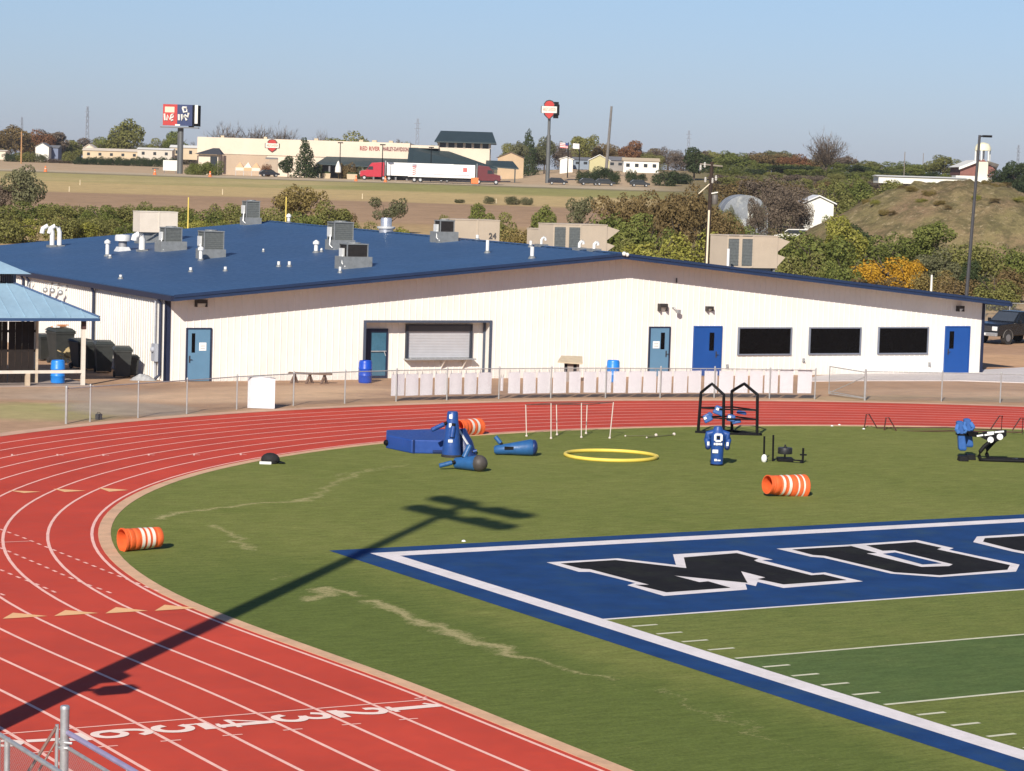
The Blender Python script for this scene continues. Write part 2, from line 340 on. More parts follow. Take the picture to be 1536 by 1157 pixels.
# turf sheet: strips between mirrored points of the edge, so the sheet stays well triangulated
half=[p for p in inner if p.x<=TC[0]+.01]; 
right=[Vector((2*TC[0]-p.x,p.y,p.z)) for p in half]
t.strip(half,right); struct(t,'turf',TURF)
cb=P('curb_concrete',(.66,.40,.24),.9,.12,1.5,bump=.2,world=True,dirt=((.3,.2,.13),.5)); 
t=MB(); t.strip(off(0,.02),off(.31,.02)); t.strip(off(0,.0),off(0,.02)); t.strip(off(.31,.02),off(.31,.0)); struct(t,'track_curb',cb)
redm=P('track_rubber',(.535,.061,.034),.85,.14,.3,bump=.25,bscale=60,world=True,dirt=((.43,.055,.036),.55),spec=.2)
t=MB(); t.strip(off(.31,.014),off(10.15,.014)); struct(t,'running_track',redm)
t=MB(); t.strip(off(10.15,.02),off(10.8,.02)); struct(t,'track_apron',P('apron_concrete',(.60,.37,.25),.9,.12,1.2,world=True,dirt=((.34,.24,.17),.6)))
linem=P('track_line_paint',(.92,.53,.44),.7,.12,3,world=True)
t=MB()
for i in range(9):
    o=.46+1.065*i; t.strip(off(o-.037,.018),off(o+.037,.018))
# start line, ticks
def rect(t,a,b,w,z):
    a,b=Vector((a[0],a[1],z)),Vector((b[0],b[1],z)); d=(b-a).normalized(); n_=Vector((-d.y,d.x,0))*w/2; t.flat([a+n_,a-n_,b-n_,b+n_])
rect(t,(-15.75,-5.60),(-7.23,-5.78),.055,.022)
for i in range(1,9): x=-7.22-1.065*i; rect(t,(x-.17,-7.05),(x+.17,-7.07),.05,.022)
rect(t,G(622,1050),G(640,1047.5),.05,.022); rect(t,G(0,815),G(48,813),.05,.022)
def dashes(t,pts,ln=.24,gap=.27,w=.065):
    P_=[G(*p) for p in pts]; acc=0; pos=[]; tot=0
    seg=[]
    for a,b in zip(P_,P_[1:]): seg.append((tot,(b-a).length,a,b)); tot+=(b-a).length
    def at(s):
        for s0,l,a,b in seg:
            if s<=s0+l: return a.lerp(b,(s-s0)/l)
        return P_[-1]
    s=0
    while s+ln<tot: rect(t,at(s),at(s+ln),w,.022); s+=ln+gap
for s_ in ([(0,795),(13,800),(35,808),(76,824.6),(98,833.6),(133.9,847.9),(168,861.7),(197,873),(225,884),(242,890)],[(0,823),(27,834.5),(60,848.5),(94,863.5),(130,878),(156,887),(168,892)],[(0,856),(31,869),(54,877.5),(75,886.5),(94,895.5)],[(0,892),(10,896),(21,900)]): dashes(t,s_)
for x,y in [(17,683.5),(85,683.5),(154,683.5),(222,683),(290,683),(360,682.5)]:
    a=G(x,y); rect(t,a,G(x+10,y+.8),.06,.022); rect(t,G(x+1,y-1.2),G(x+1,y+1.5),.06,.0225)
struct(t,'lane_lines',linem)
t=MB()
for tri in ([(3.9,930),(71.6,926),(19.5,921)],[(81,926),(148,921.5),(98,917)],[(158,922),(222,918),(174,912.6)],[(232,918),(297,914),(247,909)],[(12,737),(36,741),(61,739)],[(80,734.5),(97,739.5),(129,737.5)],[(147,733),(164,739),(193,736.5)]):
    t.flat([G(x,y)+Vector((0,0,.024)) for x,y in tri])
struct(t,'exchange_marks',P('peach_paint',(.86,.48,.22),.7,.06,3,world=True))
DIG={1:[([(.3,.0),(.3,.98)],.17),([(.3,.97),(.08,.80)],.08),([(.1,.04),(.5,.04)],.08)],
2:[([(.1,.72),(.12,.86),(.22,.96),(.34,.96),(.46,.86),(.48,.72),(.4,.52),(.22,.28),(.1,.12)],.13),([(.05,.09),(.55,.09)],.17)],
3:[([(.08,.8),(.18,.95),(.33,.97),(.46,.88),(.46,.7),(.36,.57),(.24,.54)],.12),([(.24,.54),(.42,.48),(.52,.32),(.46,.12),(.3,.03),(.14,.07),(.06,.22)],.13)],
4:[([(.42,0),(.42,.98)],.15),([(.42,.96),(.06,.34)],.06),([(.03,.3),(.58,.3)],.08),([(.25,.03),(.55,.03)],.06)],
5:[([(.12,.91),(.52,.91)],.17),([(.14,.95),(.12,.55)],.06),([(.12,.55),(.28,.62),(.45,.55),(.53,.35),(.45,.12),(.28,.03),(.13,.08),(.07,.22)],.13)],
6:[([(.5,.8),(.42,.95),(.28,.96),(.14,.8),(.09,.45),(.13,.14),(.3,.04),(.47,.12),(.52,.3),(.45,.48),(.3,.54),(.14,.42)],.12)],
7:[([(.06,.9),(.54,.9)],.18),([(.52,.9),(.35,.5),(.28,0)],.15)],
8:[([(.3,.52),(.14,.64),(.14,.84),(.3,.96),(.46,.84),(.46,.64),(.3,.52),(.12,.38),(.1,.16),(.3,.04),(.5,.16),(.48,.38),(.3,.52)],.11)]}
def smooth(pts):
    if len(pts)<4: return pts
    P_=[pts[0]]+list(pts)+[pts[-1]]; out=[]
    for i in range(1,len(P_)-2):
        a,b,c,d=[Vector(q) for q in P_[i-1:i+3]]
        for k in range(4): u=k/4; out.append(tuple(.5*((2*b)+(c-a)*u+(2*a-5*b+4*c-d)*u*u+(3*b-a-3*c+d)*u**3)))
    return out+[tuple(pts[-1])]
def stroke(t,pts,w,fn,z):
    pts=smooth(pts)
    for i,(a,b) in enumerate(zip(pts,pts[1:])):
        A,B=Vector(a),Vector(b); d=(B-A).normalized()*w*.22; n_=Vector((-d.y,d.x)).normalized()*w*.62
        t.flat([fn(A-d+n_,z),fn(A-d-n_,z),fn(B+d-n_,z),fn(B+d+n_,z)]); z+=.00008
    return z
t=MB()
for kx,strokes in DIG.items():
    x0=-7.22-1.065*kx+.06; z=.024
    for pts,wd in strokes:
        z=stroke(t,pts,wd,lambda p,z,x0=x0: Vector((x0+p.y*.95,-5.98-p.x*1.0,z)),z+.0004)
struct(t,'lane_numbers',P('number_paint',(.92,.72,.62),.7,.05,3,world=True))
# ------------------------------------------------------------------ football markings
blue=P('blue_turf_paint',(.015,.054,.165),.9,.22,1.1,bump=.35,bscale=40,world=True,spec=.1,dirt=((.035,.075,.12),.7))
wpt=P('white_turf_paint',(.76,.70,.69),.85,.1,1.4,bump=.3,bscale=40,world=True,spec=.1,dirt=((.5,.47,.42),.4))
bpt=P('black_turf_paint',(.014,.013,.014),.9,.35,1.2,bump=.3,bscale=40,world=True,spec=.1,dirt=((.03,.034,.022),.6))
Y10=9.144; XR=48.77
def rc(t,x0,x1,y0,y1,z): t.flat([Vector((x0,y0,z)),Vector((x1,y0,z)),Vector((x1,y1,z)),Vector((x0,y1,z))])
t=MB(); rc(t,-1.26,-.5,-60,10.42,.016); rc(t,-.5,XR+1.26,9.74,10.42,.016); rc(t,XR+.5,XR+1.26,-60,9.74,.016); struct(t,'blue_border',blue)
t=MB(); rc(t,-.5,0,-60,9.74,.0165); rc(t,0,XR,9.144,9.74,.0165); rc(t,XR,XR+.5,-60,9.74,.0165); struct(t,'boundary_line',wpt)
t=MB(); rc(t,0,XR,.06,9.144,.016); struct(t,'end_zone',blue)
yl=P('yard_line_paint',(.62,.60,.44),.9,.12,2.5,world=True,spec=.1)
t=MB(); rc(t,0,XR,-.06,.06,.017); struct(t,'goal_line',wpt)
t=MB()
for q in range(1,60):
    y=-q*.9144
    if q%5==0: rc(t,.1,XR-.1,y-.05,y+.05,.02)
    else: rc(t,.1,.71,y-.05,y+.05,.02)
struct(t,'yard_lines',yl)
T2=turf_mat('painted_green_turf',(.084,.130,.041),(.108,.150,.047)); t=MB()
for q in (1,3,5): rc(t,0,XR,-q*4.572-4.572,-q*4.572,.015)
struct(t,'dark_turf_stripes',T2)
T3=turf_mat('mown_green_turf',(.135,.168,.042),(.175,.195,.052)); t=MB()
for q in (0,2,4): rc(t,0,XR,-q*4.572-4.572,-q*4.572-.0,.0152)
struct(t,'light_turf_stripes',T3)
z5=lambda x,y:(760+x/3.84,740+y/3.84); z6=lambda x,y:(1136+x/3.84,640+y/3.84)
def poly(pts,fn,z): return [G(*fn(*p))+Vector((0,0,z)) for p in pts]
MW=[(230,403),(640,380),(975,418),(958,357),(1330,335),(1533,388),(1470,390),(1764,466),(1834,461),(2052,513),(1594,551),(1445,516),(1435,540),(1375,527),(1385,560),(905,597),(695,535),(740,522),(480,458),(415,458)]
MK=[(310,410),(625,390),(1035,437),(1020,375),(1325,350),(1450,382),(1425,392),(1444,401),(1754,478),(1824,473),(1959,506),(1594,531),(1445,500),(1490,491),(1350,455),(1387,522),(965,480),(1110,518),(1160,513),(1290,550),(920,577),(740,533),(820,533),(480,443),(430,440)]
UW=[(110,708),(525,685),(920,658),(1130,705),(1105,715),(1510,800),(1490,840),(1050,872),(770,852),(380,760),(310,755)]
UK=[(200,713),(520,695),(620,690),(910,670),(1060,703),(1035,712),(1455,803),(1440,830),(1050,862),(790,845),(390,750),(320,745)]
UD=[(525,690),(612,686),(722,722),(790,720),(1125,800),(1105,810),(945,815),(630,737),(690,735),(650,724)]
UH=[(722,740),(795,732),(1062,796),(952,802)]
SW=[(1243,670),(1265,638),(1950,598),(2080,632),(1980,640),(1800,650),(2060,730),(2030,800),(1990,820),(1620,752),(1470,725)]
SK=[(1300,668),(1310,648),(1950,610),(2040,634),(1780,648),(2030,735),(2000,790),(1640,742),(1480,714)]
let=thing('end_zone_lettering',None,None); 
COL.objects.unlink(let); bpy.data.objects.remove(let)
t=MB(); t.flat(poly(MW,z5,.020)); t.flat(poly(UW,z6,.020)); t.flat(poly(SW,z6,.020)); t.flat(poly(UD,z6,.028)); struct(t,'letter_outlines',wpt)
t=MB(); t.flat(poly(MK,z5,.024)); t.flat(poly(UK,z6,.024)); t.flat(poly(SK,z6,.024)); struct(t,'end_zone_letters',bpt)
t=MB(); t.flat(poly(UH,z6,.032)); struct(t,'letter_opening',blue)
# concrete walk at the building
t=MB(); wk=[(1205,573),(1225,565),(1290,560),(1470,556),(1540,552),(1560,552),(1560,576),(1536,575),(1440,572),(1290,572)]
t.prism([(G(*p).x,G(*p).y) for p in wk],.0,.04); struct(t,'concrete_walk',P('walk_concrete',(.60,.55,.53),.85,.08,1,world=True,dirt=((.38,.33,.29),.4)))
# ------------------------------------------------------------------ field house (long white metal building)
BT=R_(2.5); BO=Vector((13.11,55.66,0)); BA=Vector((math.cos(BT),-math.sin(BT),0)); BB=Vector((math.sin(BT),math.cos(BT),0))
BW,BL=42.75,41.0
def W2B(p): d=p-BO; return Vector((d.dot(BA),d.dot(BB),d.z))
def wall(px,py,y=0.0):
    d=ray(px,py); o=BO+BB*y; k=(o-CAM).dot(BB)/d.dot(BB); return W2B(CAM+d*k)
def side(px,py,x=0.0):
    d=ray(px,py); o=BO+BA*x; k=(o-CAM).dot(BA)/d.dot(BA); return W2B(CAM+d*k)
ZE,ZR,ZRB=3.70,5.72,5.90   # roof surface height at the eave, at the ridge front and back
OV=1.15                    # rake overhang
def roofz(x,y):
    zr=ZR+(ZRB-ZR)*min(1,max(0,(y+OV)/(BL+OV))); h=BW/2
    return ZE+(zr-ZE)*(1-abs(x-h)/(h+.1))
def roofpt(px,py):
    """spot on the left roof slope under a point of the photograph, building frame"""
    d=ray(px,py); lo,hi=60.0,260.0
    f=lambda t:(lambda q:q.z-roofz(q.x,q.y))(W2B(CAM+d*(t/FOC)))
    t=90.0
    while t<230 and f(t)>0: t+=.1
    if t>=229 or W2B(CAM+d*(t/FOC)).x>BW/2: return roofpt(px,py+1)
    return W2B(CAM+d*(t/FOC))
def B2W(p): return BO+BA*p.x+BB*p.y+Vector((0,0,p.z))
wallm=P('white_metal_siding',(.74,.71,.66),.5,.05,.5,dirt=((.62,.57,.50),.3))
roofm=P('blue_metal_roof',(.034,.078,.165),.5,.07,.45,bump=.12,bscale=5,dirt=((.04,.095,.21),.5))
soff=P('soffit_metal',(.42,.38,.34),.6,.08,1)
doorm=P('light_blue_door_paint',(.105,.215,.33),.5,.06,2)
doorv=P('royal_blue_door_paint',(.010,.066,.27),.45,.06,2)
greyframe=P('grey_window_frame',(.17,.19,.24),.5,.1,4)
paper=P('paper',(.8,.8,.78),.8,.03,3)
bld=thing('field_house','long white ribbed metal building with a blue low-pitched roof beyond the running track','building',BO,-BT)
# front wall with the recess cut out
rl=wall(546,484); rr=wall(737,484); rx0,rx1,rz=rl.x,rr.x,rl.z; RD=.62
topz=lambda x: roofz(x,0)-.16
def xz(poly,y0,y1,mb,mi=0):
    mb.prism(poly,0,1,mi,Matrix(((1,0,0,0),(0,0,y1-y0,y0),(0,1,0,0),(0,0,0,1))))
fw=MB(); h=BW/2
xz([(0,0),(rx0,0),(rx0,rz),(rx1,rz),(rx1,0),(BW,0),(BW,topz(BW)),(h,topz(h)),(0,topz(0))],0,.12,fw)
def ribs(mb,x0,x1,zf,pitch=.305,y=0.0,z0=lambda x:.02,w=.03,dep=.018):
    x=x0+pitch/2
    while x<x1:
        a,b=z0(x),zf(x)-.01
        mb.add([(x-w,y,a),(x-w*.5,y-dep,a),(x+w*.5,y-dep,a),(x+w,y,a),(x-w,y,b),(x-w*.5,y-dep,b),(x+w*.5,y-dep,b),(x+w,y,b)],[(0,1,5,4),(1,2,6,5),(2,3,7,6),(4,5,6,7),(3,2,1,0)]); x+=pitch
ribs(fw,.15,BW-.15,topz,z0=lambda x:(rz+.1 if rx0-.1<x<rx1+.1 else .02))
# recess interior
fw.bx(rx0,rx1,RD,RD+.1,0,rz); fw.bx(rx0-.1,rx0,.12,RD+.1,0,rz); fw.bx(rx1,rx1+.1,.12,RD+.1,0,rz); fw.bx(rx0-.1,rx1+.1,.12,RD+.1,rz,rz+.1)
ribs(fw,rx0+.9,rx1-.1,lambda x:rz,y=RD,pitch=.305)
fw.build('front_wall',wallm,bld)
sw=MB(); sw.bx(0,.12,.121,BL,0,ZE-.14)
def sribs(mb):
    y=.3
    while y<BL:
        w=.035; d=.03; a,b=.02,ZE-.16
        mb.add([(0,y-w,a),(-d,y-w/2,a),(-d,y+w/2,a),(0,y+w,a),(0,y-w,b),(-d,y-w/2,b),(-d,y+w/2,b),(0,y+w,b)],[(4,5,1,0),(5,6,2,1),(6,7,3,2),(7,6,5,4),(0,1,2,3)]); y+=.305
sribs(sw); sw.build('side_wall',wallm,bld)
ow=MB(); ow.bx(BW-.12,BW,.121,BL,0,ZE-.14); ow.build('side_wall',wallm,bld)
bw=MB(); xz([(.121,0),(BW-.121,0),(BW-.121,topz(BW)),(h,topz(h)),(.121,topz(0))],BL-.12,BL,bw); bw.build('back_wall',wallm,bld)
# roof: two slopes with low seams
rf=MB(); y0,y1=-OV,BL+.4; xe0,xe1=-.12,BW+.75
def rp(x,y,dz=0): return (x,y,roofz(x,y)+dz)
rf.add([rp(xe0,y0),rp(h,y0),rp(h,y1),rp(xe0,y1),rp(xe0,y0,-.07),rp(h,y0,-.07),rp(h,y1,-.07),rp(xe0,y1,-.07)],[(0,1,2,3),(7,6,5,4),(0,4,5,1),(2,6,7,3),(3,7,4,0)])
rf.add([rp(h,y0),rp(xe1,y0),rp(xe1,y1),rp(h,y1),rp(h,y0,-.07),rp(xe1,y0,-.07),rp(xe1,y1,-.07),rp(h,y1,-.07)],[(0,1,2,3),(7,6,5,4),(0,4,5,1),(1,5,6,2),(2,6,7,3)])
y=y0+.3
while y<y1-.1:
    for xa,xb in ((xe0+.02,h-.1),(h+.1,xe1-.02)):
        rf.add([rp(xa,y-.025,.002),rp(xb,y-.025,.002),rp(xb,y+.025,.002),rp(xa,y+.025,.002),rp(xa,y,.022),rp(xb,y,.022)],[(0,1,5,4),(2,3,4,5)])
    y+=.61
roof=rf.build('roof',roofm,bld)
rc_=MB(); rc_.add([rp(h-.25,y0-.02,.03),rp(h,y0-.02,.05),rp(h,y1,.05),rp(h-.25,y1,.03),rp(h+.25,y0-.02,.03),rp(h+.25,y1,.03)],[(0,1,2,3),(1,4,5,2)]); rc_.build('ridge_cap',roofm,roof)
# rake fascia, gutter, soffit
fa=MB(); fd=.24
for xa,xb in ((xe0,h),(h,xe1)):
    fa.add([rp(xa,y0-.05,.03),rp(xb,y0-.05,.03),rp(xb,y0,.03),rp(xa,y0,.03),rp(xa,y0-.05,-fd),rp(xb,y0-.05,-fd),rp(xb,y0,-fd),rp(xa,y0,-fd)],[(0,1,2,3),(4,5,1,0),(7,6,5,4),(1,5,6,2),(0,3,7,4),(3,2,6,7)])
    fa.add([rp(xa,y0-.09,-.0),rp(xb,y0-.09,-.0),rp(xb,y0-.052,0),rp(xa,y0-.052,0),rp(xa,y0-.09,-.09),rp(xb,y0-.09,-.09),rp(xb,y0-.052,-.09),rp(xa,y0-.052,-.09)],[(0,1,2,3),(4,5,1,0),(7,6,5,4),(0,3,7,4),(1,5,6,2)])
fa.build('rake_trim',P('blue_trim',(.013,.030,.078),.45,.12,3,spec=.5),bld)
gu=MB(); gu.bx(-.26,-.121,y0-.05,y1,ZE-.24,ZE-.02); gu.build('gutter',navy,bld); gu=MB(); gu.bx(BW+.76,BW+.9,y0-.05,y1,roofz(BW+.75,0)-.24,roofz(BW+.75,0)-.03); gu.build('gutter',navy,bld)
sf=MB()
for xa,xb in ((-.11,h),(h,BW+.7)):
    sf.add([rp(xa,y0+.01,-.12),rp(xb,y0+.01,-.12),rp(xb,.11,-.12),rp(xa,.11,-.12)],[(3,2,1,0)])
sf.build('soffit',soff,bld)
ct=MB(); ct.bx(-.05,.16,-.05,-.001,0,topz(0)-.02); ct.bx(-.05,-.001,-.05,.16,0,topz(0)-.03); ct.build('corner_trim',navy,bld)
ct=MB(); ct.bx(BW-.02,BW+.14,-.05,.2,0,topz(BW)); ct.build('corner_trim',navy,bld)
def downspout(y): 
    m=MB(); m.tube([(-.2,y,ZE-.24),(-.1,y,ZE-.45),(-.1,y,.25),(-.3,y,.08)],.065,6); m.build('downspout',navy,bld)
for p in (244,143,45,37): downspout(max(.25,side(p,480).y))
# doors
def door(x0,y0p,x1,y1p,mat,slit,notice=None,handle=None,y=0.0,lab=None):
    a=wall(x0,y0p,y); b=wall(x1,y1p,y); xa,xb,zt=a.x,b.x,a.z
    fr=MB(); fy=y-.085
    fr.bx(xa-.06,xa,fy,y-.001,0.02,zt+.06); fr.bx(xb,xb+.06,fy,y-.001,.02,zt+.06); fr.bx(xa,xb,fy,y-.001,zt,zt+.06)
    dr=MB(); dr.bx(xa+.004,xb-.004,y-.062,y-.002,.03,zt-.004); do=dr.build('door',mat,bld,bev=.006)
    fr.build('door_frame',navy if mat is doorm else doorv,do)
    if lab: tag(do,lab)
    if slit:
        p=wall(slit[0],slit[1],y); q=wall(slit[2],slit[3],y); s=MB(); s.bx(p.x,q.x,y-.07,y-.0625,q.z,p.z); s.build('door_window',glass,do)
    if notice:
        p=wall(notice[0],notice[1],y); q=wall(notice[2],notice[3],y); s=MB(); s.bx(p.x,q.x,y-.068,y-.0625,q.z,p.z); 
        for i in range(3): s.bx(p.x+.06,q.x-.06,y-.0688,y-.0681,p.z-.1-.07*i-.015,p.z-.1-.07*i,1)
        s.build('notice',[paper,darkgrey],do)
    if handle:
        p=wall(handle[0],handle[1],y); s=MB(); s.bx(p.x-.03,p.x+.03,y-.078,y-.0625,p.z-.17,p.z+.12); s.tube([(p.x,y-.12,p.z-.03),(p.x+.1,y-.12,p.z-.03)],.014,6); s.cyl((p.x,y-.0625,p.z-.03),(p.x,y-.125,p.z-.03),.016,n=6); s.build('handle',darkgrey,do)
    return do
door(281,494,313.5,571,doorm,(287,500,291.5,529),(298,514,308.5,526),(283.5,538),lab='faded light blue door with a narrow window and a white notice')
door(975,492,1001,557,doorm,(990.5,499,995.5,524),(978.5,512,988,522.5),(998,530),lab='light blue door with a white notice left of its narrow window')
door(1042,491,1078.5,556,doorv,(1063.5,499,1069.5,526),None,(1073,531),lab='bright blue double-width door')
door(1419,491,1450,557,doorv,(1423.5,497,1429,523),None,(1421,527),lab='bright blue door at the right end of the wall')
# windows
for x0,yt,x1,yb in ((1107,491,1185.5,532.5),(1213.5,491,1289.5,531.5),(1317,490.5,1390.5,531)):
    a=wall(x0,yt); b=wall(x1,yb); fr=MB(); w_=.06
    fr.bx(a.x,b.x,-.09,-.001,a.z-w_,a.z); fr.bx(a.x,b.x,-.1,-.001,b.z,b.z+w_); fr.bx(a.x,a.x+w_,-.09,-.001,b.z+w_,a.z-w_); fr.bx(b.x-w_,b.x,-.09,-.001,b.z+w_,a.z-w_)
    fo=fr.build('window',greyframe,bld); p=MB(); p.bx(a.x+w_,b.x-w_,-.045,-.035,b.z+w_,a.z-w_); p.build('pane',glass,fo)
# recess: trim, glazed door, serving hatch
tr=MB(); tr.bx(rx0-.02,rx0+.09,-.06,-.001,0,rz); tr.bx(rx1-.09,rx1+.02,-.06,-.001,0,rz); tr.bx(rx0-.02,rx1+.02,-.06,-.001,rz,rz+.1)
tr.bx(rx1-.1,rx1-.002,RD-.1,RD-.035,0,rz-.002); tr.build('recess_trim',P('slate_trim',(.06,.075,.11),.5,.1,3),bld)
a=wall(548.5,493,RD); b=wall(579,567,RD); xa,xb,zt=max(a.x,rx0+.02),b.x,a.z; gd=MB(); y=RD
xg=wall(556,493,RD).x
gd.bx(xa,xg,y-.1,y-.001,.02,zt); gd.bx(xb-.07,xb,y-.1,y-.001,.02,zt); gd.bx(xg,xb-.07,y-.1,y-.001,zt-.16,zt); gd.bx(xg,xb-.07,y-.1,y-.001,.02,.12)
go=gd.build('glazed_door',navy,bld); m=MB(); m.bx(xg+.002,xb-.072,y-.06,y-.04,.122,zt-.162); m.build('door_glass',P('door_glass',(.05,.14,.21),.15,.2,1.2,spec=.6),go)
zb=wall(565,527,RD).z; m=MB(); m.bx(xg,xb-.07,y-.125,y-.105,zb-.02,zb+.03); m.tube([(xb-.18,y-.13,zb),(xb-.12,y-.16,zb-.2)],.02,6); m.build('push_bar',galv,go)
a=wall(608,486.5,RD); b=wall(705.5,537,RD); hz=MB(); w_=.09; y=RD
hz.bx(a.x,b.x,y-.16,y-.001,a.z-w_*.6,a.z); hz.bx(a.x,a.x+w_,y-.16,y-.001,b.z,a.z-w_*.6); hz.bx(b.x-w_,b.x,y-.16,y-.001,b.z,a.z-w_*.6)
ho=hz.build('serving_hatch',P('hatch_frame',(.03,.035,.05),.5,.1,3),bld); zh=wall(650,497,RD).z
m=MB(); m.bx(a.x+w_,b.x-w_,y-.14,y-.001,zh,a.z-w_*.6-.002); m.build('shutter_housing',P('housing_shade_grey',(.085,.085,.09),.5,.1,3),ho)  # housing grey deepened to stand in for shade at the recess top
m=MB(); zz=b.z+.02
while zz<zh-.01:
    m.add([(a.x+w_,y-.03,zz),(b.x-w_,y-.03,zz),(b.x-w_,y-.042,zz+.035),(a.x+w_,y-.042,zz+.035),(b.x-w_,y-.03,zz+.07),(a.x+w_,y-.03,zz+.07)],[(0,1,2,3),(3,2,4,5)]); zz+=.07
m.build('roller_shutter',P('shutter_aluminium',(.48,.48,.50),.5,.06,3,metal=.25),ho)
m=MB(); m.bx(a.x-.05,b.x+.08,y-.45,y-.002,b.z-.055,b.z-.001); 
m.build('counter',galv,ho)
for px in (662,694):
    m=MB(); q=wall(px,541,RD).x; m.add([(q-.02,y-.001,b.z-.056),(q-.02,y-.42,b.z-.056),(q-.02,y-.001,b.z-.5),(q+.02,y-.001,b.z-.056),(q+.02,y-.42,b.z-.056),(q+.02,y-.001,b.z-.5)],[(0,1,2),(5,4,3),(0,3,4,1),(1,4,5,2)]); m.build('counter_bracket',wallm,ho)
# wall lights, floodlight, taps
lens=P('lamp_lens',(.5,.5,.48),.3,.1,6); brz=P('bronze_housing',(.035,.03,.028),.5,.2,6)
for px,py,wd,hh in ((300,455,.5,.3),(992,461,.42,.34),(1062,463,.34,.22),(1438,463,.34,.28)):
    p=wall(px,py); m=MB(); m.bx(p.x-wd/2,p.x+wd/2,-.26,-.001,p.z,p.z+hh/2); m.bx(p.x-wd/2,p.x-wd/2+.05,-.26,-.001,p.z-hh/2,p.z); m.bx(p.x+wd/2-.05,p.x+wd/2,-.26,-.001,p.z-hh/2,p.z)
    lo=m.build('wall_light',brz,bld,bev=.01); m=MB(); m.add([(p.x-wd/2+.05,-.22,p.z-.002),(p.x+wd/2-.05,-.22,p.z-.002),(p.x+wd/2-.05,-.06,p.z-hh/2),(p.x-wd/2+.05,-.06,p.z-hh/2),(p.x-wd/2+.05,-.04,p.z-.002),(p.x+wd/2-.05,-.04,p.z-.002)],[(0,1,2,3),(0,3,4),(1,5,2),(3,2,5,4)]); m.build('lens',lens,lo)
p=wall(1011,465); m=MB(); m.tube([(p.x-.1,-.001,p.z+.1),(p.x-.1,-.2,p.z+.12),(p.x-.02,-.25,p.z+.02)],.025,6); m.box((p.x+.06,-.3,p.z-.06),(.18,.14,.16),rz=.3); m.build('floodlight',galv,bld)
for px,py in ((1090,549),(1204.5,540),(1393,546)):
    p=wall(px,py); m=MB(); m.bx(p.x-.05,p.x+.05,-.09,-.001,p.z-.1,p.z+.08); m.cyl((p.x,-.09,p.z),(p.x,-.17,p.z-.05),.025,n=6); m.build('tap',galv,bld)
# side wall lamps, meter
for px,py in ((53,430),(79,433),(90,434),(102,437)):
    p=side(px,py); m=MB(); m.tube([(-.001,p.y,p.z+.25),(-.3,p.y,p.z+.2),(-.34,p.y,p.z)],.03,6); m.sph((-.36,p.y,p.z-.08),.13,8); m.build('side_lamp',galv,bld)
p=side(237,528); m=MB(); m.bx(-.22,-.035,p.y-.2,p.y+.25,p.z-.4,p.z+.35); m.sph((-.24,p.y,p.z+.1),.12,8); m.cyl((-.12,p.y,p.z-.4),(-.12,p.y,.02),.04,n=6); m.cyl((-.12,p.y+.1,p.z+.35),(-.12,p.y+.1,ZE-.3),.035,n=6); m.build('electric_meter',P('meter_grey',(.35,.37,.42),.5,.1,5),bld)
m=MB(); m.sph((h-.05,y0-.14,ZR+.0),.1,8); m.sph((h+.12,y0-.13,ZR-.04),.09,8); m.cyl((h-.05,y0-.1,ZR-.1),(h-.05,y0-.1,ZR+.06),.04,n=6); m.build('gable_lamp',white,bld)
p=wall(1014,421); m=MB(); m.cyl((p.x,-.05,p.z-.1),(p.x,-.05,p.z+.12),.03,n=6); m.build('conduit_stub',darkgrey,bld)
# ------------------------------------------------------------------ things on the roof
beige=P('beige_unit_paint',(.52,.42,.31),.55,.06,1.2,dirt=((.4,.32,.24),.4)); coil=P('condenser_coil',(.13,.14,.135),.6,.25,10); galvl=P('weathered_galvanised',(.25,.26,.26),.5,.18,5,metal=.35)
coildark=P('dark_coil',(.035,.03,.028),.6,.3,8)
def RT_(px,py): 
    q=roofpt(px,py); return q,(B2W(q)-CAM).dot(F)/FOC
def rthing(name,label,cat,px,py,group=None,rz=0):
    q,s=RT_(px,py); return thing(name,label,cat,B2W(q)+Vector((0,0,.02)),-BT+rz,group),s
def stub(px,yt,yb,label,cap=False,r=.07,group='white vent pipes on the blue roof'):
    o,s=rthing('vent_pipe',label,'vent pipe',px,yb,group); hh=(yb-yt)*s; m=MB(); m.cyl((0,0,-.06),(0,0,hh),r,n=10)
    if cap: m.lathe([(r*1.02,hh-.2),(r*1.7,hh-.17),(r*1.7,hh-.06),(r*.3,hh+.04)],10)
    m.build('pipe',white,o,True); m=MB(); m.lathe([(r*2.2,-.05),(r*1.6,.05),(r*1.05,.1)],10); m.build('flashing',galvl,o,True)
